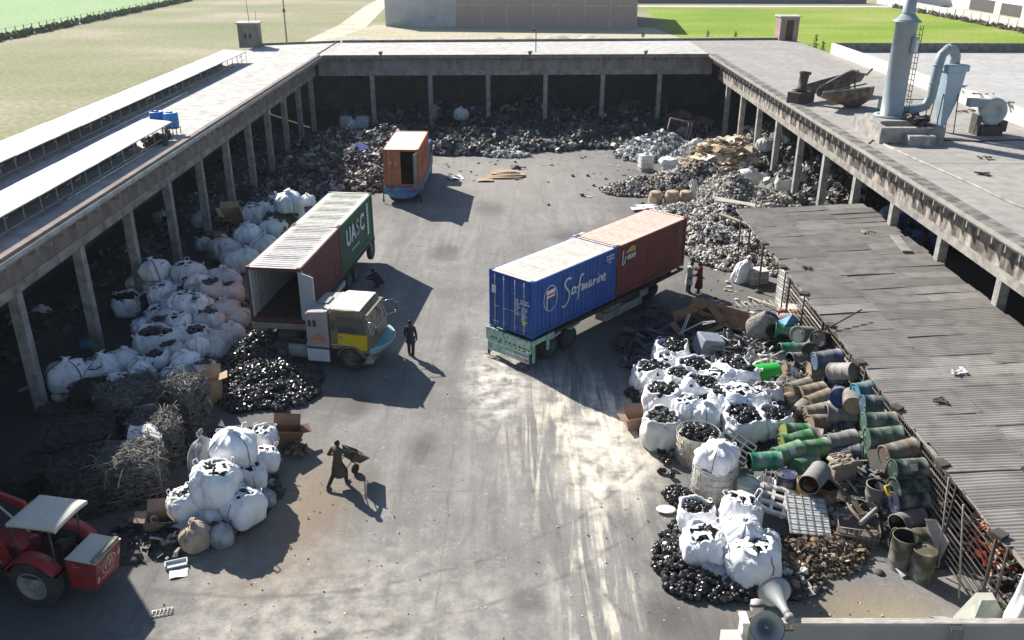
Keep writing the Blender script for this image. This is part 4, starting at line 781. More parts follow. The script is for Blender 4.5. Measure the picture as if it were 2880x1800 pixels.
        for s in (-1, 1): mb = MB(); mb.bx((-1.62, s * hw - .03, .35), (-.64, s * hw + .03, .92)); mb.build('side_skirt', mat('skirt_white', (.60, .63, .68), (.5, .53, .58), 3, .6), t)
    for s in (-1, 1):
        mb = MB(); mb.bx((-.19, s * (hw + .005), 1.21), (1.13, s * (hw + .012), 1.235)); mb.build('door_trim', dark_m, t)
        mb = MB(); mb.bx((-.54, s * (hw + .004), 1.18), (1.16, s * (hw + .016), 1.205)); mb.build('side_stripe', decow, t)
        mb = MB(); mb.lathe([(0, -.5), (.26, -.5), (.28, -.46), (.28, .46), (.26, .5), (0, .5)], 18, Matrix.Translation((-2.2, s * .82, .6)) @ Matrix.Rotation(R(90), 4, 'Y')); mb.build('fuel_tank', grey_box, t)
        mb = MB(); mb.bx((.45, s * (hw - .05), .42), (.95, s * (hw + .05), .47)); mb.build('step', underside, t)
    mb = MB(); mb.bx((.92, -hw + .1, 2.56), (1.14, hw - .1, 2.60)); mb.build('sun_visor', body, t)
    mb = MB()
    for s in (-1, 1): mb.bx((-rear, s * .42 - .06, .72), (1.0, s * .42 + .06, .95))
    for k in range(5): mb.bx((-rear + k * .9, -.4, .74), (-rear + k * .9 + .1, .4, .92))
    mb.box((-.9, .75, .55), (.8, .5, .5)); mb.box((0, 0, .9), (1.4, 1.4, .35)); mb.build('chassis', underside, t)
    if art:
        for s in (-1, 1): wheel(t, -rear + .75, s * .98, .5, .28, rimm, s); wheel(t, -rear + .75, s * .66, .5, .26, rimm, s)
        mb = MB(); mb.lathe([(0, 0), (.5, 0), (.5, .06), (0, .08)], 18, Matrix.Translation((-rear + .75, 0, .95))); mb.build('fifth_wheel', dark_m, t)
    return t
teal = mat('turquoise_paint', (.085, .31, .32), (.13, .38, .38), 2.5, .5, dust=(.2, .3, .28)); khaki = mat('khaki_paint', (.20, .155, .075), (.16, .125, .065), 2, .5, dust=(.24, .2, .13)); yellow = mat('yellow_door_paint', (.62, .46, .015), (.56, .41, .02), 2, .45); cabwhite = mat('cab_white_roof', (.70, .685, .64), (.64, .62, .57), 1, .5); sleep_m = mat('sleeper_paint', (.33, .31, .31), (.40, .36, .35), 2.2, .6, dust=(.28, .27, .27))
cab('khaki truck cab with yellow door and turquoise bumper shelf beside the open red container', (-6.95, 34.9), R(-10.4), khaki, yellow, cabwhite, (sleep_m,), teal, 3.7)
cab('truck cab with a pale roof half hidden behind the blue and dark red containers', (3.85, 43.0), R(148), mat('pale_cab', (.45, .50, .52), None, 2, .5), MATS['pale_cab'], mat('pale_blue_roof', (.55, .62, .66), None, 2, .5), (MATS['pale_cab'],), None, 3.9, greenrim)
# flatbed truck under the orange container
tr = thing('flatbed_truck', 'blue painted flatbed truck under the orange container, seen from behind', 'truck', (*o0, 0), o_rz)
bl_p = mat('truck_blue_paint', (.03, .14, .36), (.10, .25, .42), 3.2, .5, contrast=(.42, .6)); rdp = mat('truck_red_paint', (.28, .05, .05), (.2, .1, .12), 3, .6)
mb = MB(); mb.bx((-.05, -1.22, 1.0), (7.0, 1.22, 1.14)); mb.build('bed', bl_p, tr)
mb = MB(); mb.bx((-.14, -1.24, .72), (-.05, 1.24, 1.14)); mb.build('tailboard', bl_p, tr)
mb = MB(); mb.add([(-.15, -1.1, .72), (-.15, 1.1, .72), (-.12, .8, .45), (-.12, .3, .34), (-.12, -.3, .34), (-.12, -.8, .45)], [(0, 1, 2, 3, 4, 5)]); mb.add([(-.1, -1.1, .72), (-.1, 1.1, .72), (-.09, .8, .45), (-.09, .3, .34), (-.09, -.3, .34), (-.09, -.8, .45)], [(5, 4, 3, 2, 1, 0)]); mb.build('tail_valance', mat('valance_blue', (.04, .17, .4), (.2, .32, .45), 5, .5), tr)
for s in (-1, 1):
    mb = MB(); mb.bx((0, s * 1.23, .62), (6.9, s * 1.27, 1.13)); mb.build('side_board', bl_p, tr)
    mb = MB(); mb.bx((.1, s * 1.275, .55), (.9, s * 1.28, 1.0)); mb.bx((2.0, s * 1.275, .6), (2.4, s * 1.28, 1.05)); mb.build('side_panel', rdp, tr)
    mb = MB(); mb.tube([(-.1, s * 1.28, 1.05), (-.12, s * 1.29, .5), (-.12, s * 1.3, .1)], [.02, .04, .07], 6); mb.build('mud_tassel', black, tr)
    mb = MB(); mb.box((-.15, s * .8, .9), (.03, .35, .12)); mb.build('tail_lamp', redp, tr)
    wheel(tr, 1.4, s * .98, .5, .28, None, s); wheel(tr, 1.4, s * .66, .5, .26, None, s); wheel(tr, 2.6, s * .98, .5, .28, None, s)
    wheel(tr, 8.0, s * 1.0, .5, .28, None, s)
mb = MB(); mb.bx((0, -.5, .72), (8.8, -.38, .98)); mb.bx((0, .38, .72), (8.8, .5, .98)); mb.tube([(1.4, -1, .5), (1.4, 1, .5)], .08, 8); mb.tube([(2.6, -1, .5), (2.6, 1, .5)], .08, 8); mb.tube([(8, -1, .5), (8, 1, .5)], .08, 8); mb.build('chassis', underside, tr)
mb = MB(); mb.prism([(7.3, .7), (7.3, 2.5), (7.5, 2.62), (8.6, 2.6), (8.9, 1.7), (8.95, .6)], -1.15, 1.15, Matrix(((1, 0, 0, 0), (0, 0, -1, 0), (0, 1, 0, 0), (0, 0, 0, 1)))); mb.build('cab', mat('cab_blue', (.05, .16, .36), None, 2, .5), tr)
for s in (-1, 1): mb = MB(); mb.bx((7.6, s * 1.152, 1.7), (8.5, s * 1.16, 2.4)); mb.build('window', glass, tr); mb = MB(); mb.tube([(8.8, s * 1.1, 2.3), (9.1, s * 1.35, 2.2), (9.1, s * 1.4, 1.7)], .03, 5); mb.box((9.1, s * 1.4, 1.95), (.05, .2, .35)); mb.build('mirror', dark_m, tr)

# ---------------------------------------------------------------- red loader tractor
tl = thing('loader_tractor', 'red loader tractor with a white canopy and a painted rear weight box', 'tractor', (-12.8, 20.1, 0), R(169))
tred = mat('tractor_red', (.34, .02, .03), (.26, .02, .028), 1.6, .4, dust=(.22, .05, .045)); cream = mat('canopy_cream', (.66, .64, .55), (.58, .56, .48), 1.2, .6)
Mp = Matrix(((1, 0, 0, 0), (0, 0, -1, 0), (0, 1, 0, 0), (0, 0, 0, 1)))
# x forward (towards the left of the picture); rear box behind the wheels
mb = MB(); bw = .58
mb.add([(-1.62, -bw, 1.45), (-1.62, bw, 1.45), (-.70, bw, 1.50), (-.70, -bw, 1.50), (-1.42, -bw + .06, .52), (-1.42, bw - .06, .52), (-.70, bw, .55), (-.70, -bw, .55)], [(0, 1, 2, 3), (4, 7, 6, 5), (0, 4, 5, 1), (1, 5, 6, 2), (2, 6, 7, 3), (3, 7, 4, 0)])
wb = mb.build('weight_box', tred, tl)
mb = MB(); mb.add([(-1.63, -bw - .01, 1.458), (-1.63, bw + .01, 1.458), (-.69, bw + .01, 1.508), (-.69, -bw - .01, 1.508)], [(0, 1, 2, 3)]); mb.add([(-1.63, -bw - .01, 1.475), (-1.63, bw + .01, 1.475), (-.69, bw + .01, 1.525), (-.69, -bw - .01, 1.525)], [(0, 1, 2, 3)]); mb.build('box_lid', cream, tl)
mb = MB(); mb.box((-1.52, 0, 1.52), (.13, bw * 1.9, .09)); mb.build('edge_rail', mat('olive_rail', (.14, .135, .09), (.3, .28, .2), 6, .7), tl)
sl_ = Vector((.2, 0, -.93)).normalized(); Mt = frame((-1.62 - .006, 0, 1.45), (0, -1, 0), -sl_); Mt = Matrix.Translation((-.004, 0, 0)) @ Mt   # rear face
cream2 = mat('painted_cream', (.55, .42, .38), (.6, .5, .42), 9, .7)
marks(tl, Mt, [[(.30 * cos(a) + .02, -.40 + .27 * sin(a)) for a in [k * 2 * pi / 24 for k in range(25)]]], .035, cream2, 'emblem_ring', .004)
marks(tl, Mt, [smooth([(-.1, -.52), (-.14, -.36), (-.02, -.24), (.06, -.34), (.0, -.48)]), smooth([(.04, -.52), (.12, -.40), (.16, -.26), (.1, -.2)]), [(-.02, -.2), (.05, -.16)], smooth([(.18, -.5), (.22, -.36)])], .05, cream2, 'emblem_figure', .004)
marks(tl, Mt, [smooth([(-.32 + .06 * k, -.76 + (.035 if k % 2 else -.02)) for k in range(11)], 3), smooth([(-.3 + .06 * k, -.69 + (.02 if k % 2 else -.02)) for k in range(10)], 3)], .03, mat('painted_pink', (.52, .33, .36), None, 5, .7), 'script_mark', .004)
mb = MB()
for x, y in ((-.44, -.66), (.47, -.34)): mb.prism([(x + .055 * cos(a), y + .14 * sin(a)) for a in [k * 2 * pi / 8 for k in range(8)]], .001, .006, Mt)
mb.build('painted_leaf', mat('leaf_cream', (.55, .46, .42), None, 5, .7), tl)
marks(tl, Mt, [smooth([(-.5, -.12), (-.4, -.2), (-.42, -.3), (-.5, -.36)]), smooth([(.28, -.12), (.42, -.1), (.5, -.2), (.42, -.26)]), [(-.1, -.07), (.12, -.05)]], .05, mat('gold_scroll', (.36, .24, .10), None, 5, .7), 'scroll_mark', .004)
marks(tl, frame((-1.0, bw + .008, 1.34), (-1, 0, 0), (0, 0, 1)), [[(-.08, .03), (-.08, -.05), (.1, -.05)]], .02, cream2, 'scratch_mark', .003)
for s in (-1, 1):
    wheel(tl, .2, s * .78, .76, .42, mat('tractor_rim', (.30, .29, .28), (.2, .19, .18), 4, .6), s)
    mb = MB(); mb.lathe([(.80, -.22), (.86, -.22), (.86, .22), (.80, .22)], 28, Matrix.Translation((.2, s * .78, .78)) @ Matrix.Rotation(R(90), 4, 'X')); mb.v = [v if v[2] > 1.2 else (v[0], v[1], 1.2) for v in mb.v]; mb.build('mudguard', tred, tl)
    wheel(tl, 2.35, s * .72, .48, .28, MATS['tractor_rim'], s)
    mb = MB(); mb.prism([(.95, 1.0), (1.15, .6), (1.45, 2.1), (2.7, 2.55), (3.6, 1.4), (3.75, 1.5), (2.8, 2.75), (1.3, 2.3)], s * .62 - .06, s * .62 + .06, Mp); mb.build('loader_arm', tred, tl)
    mb = MB(); mb.tube([(1.0, s * .62, .8), (2.4, s * .62, 2.2)], .045, 8); mb.build('hydraulic_ram', chrome, tl)
    mb = MB(); mb.tube([(-.35, s * .55, 1.2), (-.4, s * .58, 2.48)], .03, 6); mb.build('canopy_post', dark_m, tl)
    mb = MB(); mb.tube([(.75, s * .55, 1.2), (.78, s * .58, 2.48)], .03, 6); mb.build('canopy_post', dark_m, tl)
mb = MB(); mb.grid(lambda u, v: (-.72 + 1.52 * u, -.70 + 1.4 * v, 2.56 + .07 * (1 - (2 * v - 1) ** 4) * (1 - (2 * u - 1) ** 6) - .014 * (abs(u - .5) < .03)), 32, 20)
q = MB(); o = mb.build('canopy', cream, tl); sdm = o.modifiers.new('thick', 'SOLIDIFY'); sdm.thickness = .11; sdm.offset = -1
mb = MB(); mb.prism([(.8, .9), (.8, 1.42), (1.2, 1.5), (2.6, 1.38), (2.7, .75), (2.5, .6), (.9, .6)], -.34, .34, Mp); mb.build('bonnet', tred, tl)
mb = MB(); mb.box((-.1, 0, 1.06), (.5, .52, .12)); mb.box((-.36, 0, 1.4), (.1, .5, .6), rotm(0, R(-10), 0)); mb.build('seat', black, tl)
Mw = Matrix.Translation((.62, 0, 1.62)) @ Matrix.Rotation(R(-55), 4, 'Y'); mb = MB(); mb.tube([Mw @ Vector((.2 * cos(a), .2 * sin(a), 0)) for a in [k * 2 * pi / 20 for k in range(21)]], .018, 6, 0, False); mb.tube([Mw @ Vector((0, 0, 0)), Mw @ Vector((0, 0, -.5))], .025, 6); mb.build('steering_wheel', black, tl)
mb = MB(); mb.bx((-.75, -.5, .5), (2.4, .5, .95)); mb.bx((-.5, -.9, .95), (.75, -.5, 1.0)); mb.bx((-.5, .5, .95), (.75, .9, 1.0)); mb.box((-.6, 0, 1.15), (.25, .9, .35)); mb.build('chassis', underside, tl)
mb = MB(); mb.prism([(3.5, 1.9), (3.4, 1.1), (4.3, .9), (4.2, 1.1), (3.7, 1.3), (3.7, 1.9)], -.95, .95, Mp); mb.build('bucket', rust, tl)
BAGS=[
 (-15.39, 51.11, 1.7, 1.4, 'F', 'white bulk bag with dark slits, far left of the upper row behind the green container'),
 (-13.33, 50.86, 2.6, 1.68, 'C', 'big smooth white bulk bag crowning the pile left of the green container'),
 (-12.68, 53.09, 2.0, 0.88, 'C', 'small white bulk bag with grey prints squeezed against the green container roof edge'),
 (-14.14, 51.31, 1.9, 0.98, 'M', 'cream bulk bag with a black printed panel, high on the pile by the green container'),
 (-14.03, 49.72, 1.3, 1.42, 'C', 'round white bulk bag tucked below the one with the black panel'),
 (-13.15, 51.53, 1.7, 1.03, 'F', 'white bulk bag with torn dark openings beside the green container roof'),
 (-15.29, 48.53, 1.3, 1.35, 'C', 'white bulk bag with a dark strap on the left slope of the upper pile'),
 (-14.05, 47.4, 1.0, 1.4, 'C', 'pale white bulk bag touching the open red container roof corner'),
 (-14.81, 46.23, 0.7, 1.3, 'C', 'lowest white bulk bag of the upper pile, beside the open red container'),
 (-16.19, 47.17, 0.9, 1.6, 'G', 'dull grey white bulk bag at the left foot of the upper pile'),
 (-15.14, 45.89, 0.6, 1.72, 'C', 'slumped white bulk bag at the near end of the upper pile'),
 (-18.03, 48.8, 0.6, 0.91, 'G', 'small grey sack on the shed floor left of the upper pile'),
 (-19.8, 53.48, 0.6, 1.07, 'G', 'dim white sack inside the shed between two far pillars'),
 (-22.34, 54.1, 0.6, 0.9, 'G', 'dim white sack lying deep in the shaded shed'),
 (-17.5, 40.57, 2.1, 1.25, 'S', 'white bulk bag with dark corner straps topping the pile by the pillars'),
 (-18.77, 41.48, 1.0, 1.21, 'S', 'shaded white bulk bag below and left of the strapped topmost one'),
 (-16.09, 40.83, 1.7, 1.47, 'F', 'white bulk bag with a crumpled grey top, second highest by the pillars'),
 (-17.45, 40.83, 1.1, 1.41, 'C', 'squashed white bulk bag right under the strapped topmost one'),
 (-15.96, 40.16, 1.1, 1.39, 'C', 'plain white bulk bag under the one with the crumpled grey top'),
 (-18.9, 39.85, 0.6, 1.32, 'O', 'open white bulk bag alone against the dark shed, near the second pillar'),
 (-17.86, 40.38, 0.6, 1.19, 'N', 'dark green netted bulk bag between white bags by the second pillar'),
 (-14.5, 39.25, 1.5, 1.29, 'H', 'open white bulk bag full of dark scrap in the middle of the left pile'),
 (-14.4, 41.08, 1.3, 1.62, 'G', 'grey dusty bulk bag nearest the open red container doors'),
 (-13.63, 39.63, 1.2, 1.23, 'H', 'open dusty bulk bag with scrap spilling towards the red container'),
 (-15.3, 38.05, 1.2, 1.92, 'F', 'wide sagging white bulk bag across the middle of the left pile'),
 (-16.63, 38.05, 0.7, 1.2, 'F', 'white bulk bag with a small dark mouth on the left side of the pile'),
 (-15.57, 37.32, 0.8, 1.51, 'C', 'flattened white bulk bag in the middle of the left pile, no straps'),
 (-13.47, 38.24, 0.9, 1.27, 'G', 'beige bulk bag with a clean tied body beside the open container'),
 (-13.92, 36.93, 0.9, 1.3, 'H', 'open dusty bulk bag with a torn dark mouth in the lower left pile'),
 (-12.93, 38.09, 0.6, 1.13, 'G', 'beige bulk bag on the ground by the front corner of the open container'),
 (-15.37, 34.52, 0.9, 1.59, 'O', 'large open white bulk bag with a dark strap down its front'),
 (-14.72, 35.17, 1.0, 0.99, 'C', 'small white bulk bag behind the large open one with the strap'),
 (-13.99, 35.3, 0.8, 1.19, 'O', 'open white bulk bag with black scrap beside the dusty bags'),
 (-13.15, 35.14, 0.6, 1.5, 'G', 'grey beige bulk bag lying nearest the heap of black casings'),
 (-12.69, 36.33, 0.6, 1.09, 'G', 'beige bulk bag leaning between the dusty bags and the casings heap'),
 (-18.12, 31.92, 0.8, 1.5, 'S', 'large white bulk bag at the first pillar with one dark slanted strap'),
 (-17.11, 32.75, 0.7, 1.53, 'N2', 'white bulk bag under dark netting beside the first pillar'),
 (-16.28, 33.08, 0.8, 1.13, 'C', 'white bulk bag with a raised corner beside the netted one'),
 (-15.3, 32.49, 0.7, 1.11, 'S', 'white bulk bag with two dark straps in the near row'),
 (-14.81, 32.94, 0.8, 1.0, 'O', 'open white bulk bag in the near row with a dangling strap'),
 (-13.77, 31.92, 0.6, 1.21, 'S', 'white bulk bag with a vertical dark strap at the front of the near row'),
 (-13.54, 32.73, 0.9, 1.17, 'C', 'crumpled white bulk bag at the back of the near row'),
 (-12.7, 32.22, 0.7, 1.1, 'H', 'open white bulk bag of dark scrap at the right end of the near row'),
 (-22.56, 38.81, 0.6, 0.75, 'G', 'dim white sack in the shade behind the first pillar'),
 (-9.2, 24.95, 1.7, 1.4, 'C', 'tall closed white bulk bag standing on top of the front left pile'),
 (-8.77, 26.85, 0.8, 0.95, 'F', 'open white bulk bag at the back right of the front left pile'),
 (-8.44, 25.73, 0.7, 0.92, 'F', 'open white bulk bag with black pieces below the back right one'),
 (-9.33, 23.27, 1.4, 1.53, 'F', 'wide white bulk bag with black fins poking from its top, front left pile'),
 (-8.62, 24.64, 0.8, 1.08, 'F', 'white bulk bag with black slits wedged in the middle of the front left pile'),
 (-8.56, 23.05, 0.7, 1.29, 'F', 'bulging white bulk bag with a black mouth at the front of the front left pile'),
 (-10.18, 22.92, 0.9, 1.06, 'F', 'shaded white bulk bag with a ragged dark top beside the wire bales'),
 (-10.49, 25.25, 0.9, 0.86, 'P', 'clear plastic sack of grey bits behind the white bag with black fins'),
 (-9.5, 22.96, 0.5, 0.98, 'C', 'slumped white sack lying at the front of the front left pile'),
 (-9.6, 21.89, 0.45, 0.9, 'B', 'beige cloth bundle at the very front of the front left pile'),
 (-8.88, 22.01, 0.35, 0.65, 'P', 'grey striped cloth bundle beside the beige bundle'),
 (-8.02, 24.06, 0.25, 0.56, 'P', 'small grey plastic bag on the ground right of the front left pile'),
 (-10.22, 25.75, 1.2, 0.58, 'G', 'grubby white sack behind the tall closed bag of the front left pile'),
 (6.83, 33.82, 0.7, 1.63, 'O', 'open white bulk bag of grey casings at the back corner of the right pile'),
 (5.79, 31.87, 0.6, 1.59, 'O', 'open white bulk bag at the left edge of the right pile, straight sided'),
 (7.46, 32.08, 0.7, 1.6, 'O', 'open white bulk bag in the second row of the right pile'),
 (8.97, 31.58, 0.9, 1.67, 'O', 'round white bulk bag with a thick rolled rim near the bright green tub'),
 (5.92, 29.84, 0.7, 1.55, 'O', 'white bulk bag overflowing with casings, left middle of the right pile'),
 (7.31, 30.05, 0.9, 1.51, 'O', 'white bulk bag with a loop rope over its casings in the right pile'),
 (8.58, 29.37, 0.9, 1.61, 'F', 'slack white bulk bag with a folded top behind the two big open ones'),
 (7.27, 28.51, 0.9, 1.23, 'C', 'upright white bulk bag with a creased closed front in the right pile'),
 (8.49, 28.07, 0.7, 1.65, 'O', 'big white bulk bag heaped with casings at the front of the right pile'),
 (9.73, 28.22, 0.7, 1.25, 'O', 'white bulk bag with casings next to the brown drums'),
 (5.57, 27.95, 0.6, 1.55, 'H', 'grey white open bulk bag at the front left corner of the right pile'),
 (9.93, 29.99, 0.8, 1.15, 'H', 'half collapsed dusty bulk bag between the bags and the brown drums'),
 (5.85, 22.54, 0.6, 1.12, 'O', 'torn white bulk bag spilling casings at the back of the front right pile'),
 (7.12, 22.41, 0.8, 1.37, 'F', 'white bulk bag with an open dark mouth at the back of the front right pile'),
 (5.79, 21.17, 0.7, 1.35, 'F', 'white bulk bag with a dark torn hole low on its side'),
 (6.78, 21.28, 1.1, 1.13, 'C', 'white bulk bag lying on top of the front right pile'),
 (6.9, 20.47, 0.7, 1.42, 'F', 'large white bulk bag with a square dark opening, nearest the loudspeakers'),
 (7.66, 21.43, 0.6, 0.76, 'C', 'small tied white bulk bag beside the white wire panel'),
 (5.93, 20.59, 0.3, 0.82, 'P', 'clear plastic sheet bag lying among the black casings'),
 (12.29, 44.48, 0.7, 0.96, 'C', 'white bag slumped against the white crate on the open yard'),
 (20.1, 69.26, 2.0, 1.23, 'G', 'grey white bulk bag high between the right hand pillars'),
 (17.33, 63.4, 0.9, 1.56, 'G', 'grey bulk bag on the scrap in front of the right hand pillars'),
 (19.45, 61.39, 0.9, 1.21, 'H', 'dark mouthed grey bulk bag leaning on a right hand pillar'),
 (15.53, 72.94, 1.2, 1.06, 'G', 'small grey sack at the back right corner by the pink frame'),
 (-15.41, 83.4, 0.7, 1.2, 'G', 'dim grey bulk bag in the back left corner of the yard'),
 (-1.77, 80.54, 0.6, 0.77, 'G', 'small grey sack at the foot of a back pillar'),
 (-4.77, 84.12, 1.6, 1.34, 'G', 'dim grey bulk bag deep under the back roof'),
]
DRUMS=[
 (12.28, 35.64, 1.0, -20, 5, 'green', 'open', 'torn teal green drum with its open end facing the yard'),
 (12.39, 33.82, 1.7, 30, 10, 'grey', 'closed', 'dull grey drum lying against the torn teal green drum'),
 (12.14, 34.28, 0.75, 5, 0, 'green', 'open', 'teal green drum with a white rim lying beside the black drum'),
 (12.38, 32.57, 1.7, 60, 10, 'black', 'closed', 'matt black drum end on beside the white rimmed green drum'),
 (12.76, 32.46, 2.1, 25, 15, 'black', 'closed', 'shiny black drum lying against the wire fence'),
 (12.25, 33.42, 0.7, 10, 0, 'grey', 'open', 'pale grey drum lying below the white rimmed green drum'),
 (12.39, 30.95, 1.95, 3, 0, 'slate', 'closed', 'grey blue drum lying against the fence below the black drums'),
 (11.73, 32.37, 0.7, -10, 0, 'taupe', 'closed', 'ribbed taupe drum with a rusty lid right of the bright green tub'),
 (12.36, 31.25, 1.3, 5, 0, 'khaki', 'closed', 'khaki drum lying between the taupe drum and the tipped pale drum'),
 (12.52, 29.62, 2.1, -55, -25, 'pale', 'open', 'pale drum tipped towards the yard with its black mouth down'),
 (12.37, 31.14, 0.95, 8, 0, 'pale', 'open', 'dented pale drum with an open green end'),
 (11.35, 30.65, 0.8, 6, 0, 'khaki', 'closed', 'long khaki drum directly under the taupe drum'),
 (11.77, 30.33, 0.8, 2, 0, 'brown', 'closed', 'brown drum with a round tan lid facing left'),
 (11.02, 30.28, 0.5, 20, 0, 'brown', 'closed', 'short brown drum with a dark lid at the left of the drum heap'),
 (11.88, 29.85, 0.7, 3, 0, 'brown', 'closed', 'brown drum lying under the leaning blue drum'),
 (12.38, 29.11, 1.35, 52, 25, 'blue', 'closed', 'deep blue drum leaning across the brown drums'),
 (12.99, 28.16, 2.1, -4, 0, 'lightblue', 'closed', 'light blue drum lying on top beside the fence'),
 (12.85, 27.07, 2.1, -10, 0, 'steelblue', 'closed', 'steel blue drum lying below the light blue drum'),
 (11.1, 29.44, 0.5, 30, 0, 'khaki', 'closed', 'small khaki drum near the front rim of the big casings bag'),
 (11.58, 28.98, 0.7, 4, 0, 'khaki', 'closed', 'khaki brown drum with a tan lid beside the crushed grey drum'),
 (12.24, 28.54, 0.8, -3, 0, 'grey', 'open', 'crushed grey drum below the leaning blue drum'),
 (11.59, 28.54, 0.5, 15, 0, 'brown', 'closed', 'short brown drum below the crushed grey drum'),
 (12.46, 25.85, 2.1, -8, 0, 'greygreen', 'closed', 'grey green drum lying under the steel blue drum'),
 (12.39, 28.05, 1.7, 70, 0, 'khaki', 'closed', 'khaki drum end wedged between the two blue drums'),
 (10.16, 27.15, 0.9, 8, 0, 'green2', 'closed', 'leaf green drum lying nearest the big casings bag'),
 (10.08, 26.74, 0.8, 12, 0, 'green2', 'closed', 'leaf green drum with a yellow end, second of the green row'),
 (9.46, 25.64, 1.0, 14, 0, 'palegreen', 'closed', 'pale green drum with a white label lying across the green heap'),
 (10.47, 26.06, 0.9, 10, 0, 'green2', 'closed', 'long leaf green drum at the right of the green heap'),
 (8.58, 25.27, 0.9, -12, 0, 'green', 'open', 'vivid green drum cut open towards the right'),
 (9.97, 25.36, 0.7, 22, 0, 'palegreen', 'closed', 'pale green drum lying above the grey pipe mouth'),
 (11.55, 26.41, 1.0, 0, 0, 'grey', 'closed', 'pale grey drum lying on top right of the green heap'),
 (11.54, 26.01, 0.7, 0, 0, 'navy', 'closed', 'navy drum with a white label under the pale grey drum'),
 (12.37, 25.12, 1.95, -8, 0, 'greygreen', 'closed', 'dark grey green drum lying high against the fence'),
 (12.4, 23.97, 2.1, -8, 0, 'dirty', 'closed', 'dirty grey drum with black stains lying against the fence'),
 (12.39, 23.23, 1.95, -4, 0, 'darkgreen', 'closed', 'dark green drum with a pale label against the fence'),
 (12.38, 26.06, 0.9, 80, 10, 'green2', 'closed', 'bright green drum end between the navy drum and the stained drum'),
 (12.4, 23.04, 1.45, 0, 0, 'darkgreen', 'closed', 'dark green drum with a yellow handle against the fence'),
 (12.38, 22.79, 1.1, 0, 0, 'navy', 'closed', 'navy drum with a grey dusty back against the fence'),
 (12.23, 22.32, 0.7, 16, 0, 'grey', 'open', 'pale grey drum with its open end facing the yard'),
 (12.13, 21.68, 0.5, -5, 0, 'olive', 'open', 'crushed olive drum below the open pale grey drum'),
 (9.75, 23.78, 1.25, 40, 6, 'grey', 'open', 'grey drum with an oval black mouth facing the yard'),
 (9.06, 24.35, 0.45, 0, 90, 'navy', 'closed', 'navy drum with a red label standing behind the white bucket'),
 (7.66, 23.88, 0.45, 0, 90, 'whiteyellow', 'closed', 'white drum with a yellow green band standing by the wire cage'),
 (9.59, 23.87, 0.45, 0, 90, 'orange', 'closed', 'rusty orange drum standing behind the wire panel'),
 (10.17, 23.71, 0.4, 0, 90, 'rust', 'open', 'brown rusty open drum standing beside the orange one'),
 (11.78, 23.72, 0.5, 0, 90, 'grey', 'open', 'dark grey open topped drum standing by the scrap engine'),
 (11.96, 20.51, 0.45, 0, 90, 'olive', 'closed', 'olive drum standing alone at the front right corner'),
 (11.57, 21.02, 0.45, 0, 90, 'olive', 'open', 'dark olive drum standing half hidden behind the front corner drum'),
]
# ---------------------------------------------------------------- bulk bags
def fabric(name, c, c2, dirt, rough=.75):
    return mat(name, c, c2, 1.7, rough, bump=.9, bscale=5.0, dust=dirt, contrast=(.4, .7), rnd=.12)
F_white = fabric('bag_white_weave', (.85, .86, .88), (.78, .79, .81), (.66, .66, .66)); F_dusty = fabric('bag_dusty_weave', (.62, .62, .605), (.54, .54, .53), (.42, .415, .40)); F_beige = fabric('beige_cloth', (.46, .375, .285), (.40, .33, .25), (.30, .24, .18))
F_net = fabric('dark_net', (.035, .045, .045), (.06, .07, .07), (.09, .09, .085)); F_plast = fabric('clear_plastic', (.42, .44, .46), (.30, .31, .33), (.2, .2, .21), .35); strap_m = mat('dark_strap', (.04, .045, .07), None, 5, .8)
casing_m = mat('black_casing', (.014, .0135, .013), (.032, .03, .029), 4, .24); shard_m = mat('black_shard', (.016, .016, .018), (.035, .035, .037), 4, .5); scrapgrey = mat('scrap_grey', (.13, .125, .115), (.05, .048, .045), 6, .6)
print_m = mat('black_print', (.03, .03, .035), (.45, .45, .44), 9, .7, contrast=(.55, .6))
def fourier(rd, nk, ks, amp):
    T = [(rd.choice(ks), rd.choice((0, 0, 1, 1, 2)), rd.uniform(0, 6.28), rd.uniform(-1, 1) * amp) for _ in range(nk)]
    return lambda a, t: sum(A * sin(k * a + p + m * 3.1 * t) for k, m, p, A in T)
CAS = [(.0, .16), (.07, .155), (.11, .12), (.135, .06), (.14, .0), (.165, -.01), (.165, -.03), (.13, -.05), (.11, -.12), (.06, -.15), (0, -.155)]
def add_casing(mb, M, n=9, mi=0):
    mb.lathe([CAS[0], CAS[1], CAS[2], CAS[4], CAS[5], CAS[6], CAS[8], CAS[10]], n, M, mi)
def rnd_rot(rd, z=6.28, tilt=1.2): return Euler((rd.uniform(-tilt, tilt), rd.uniform(-tilt, tilt), rd.uniform(0, z))).to_matrix().to_4x4()
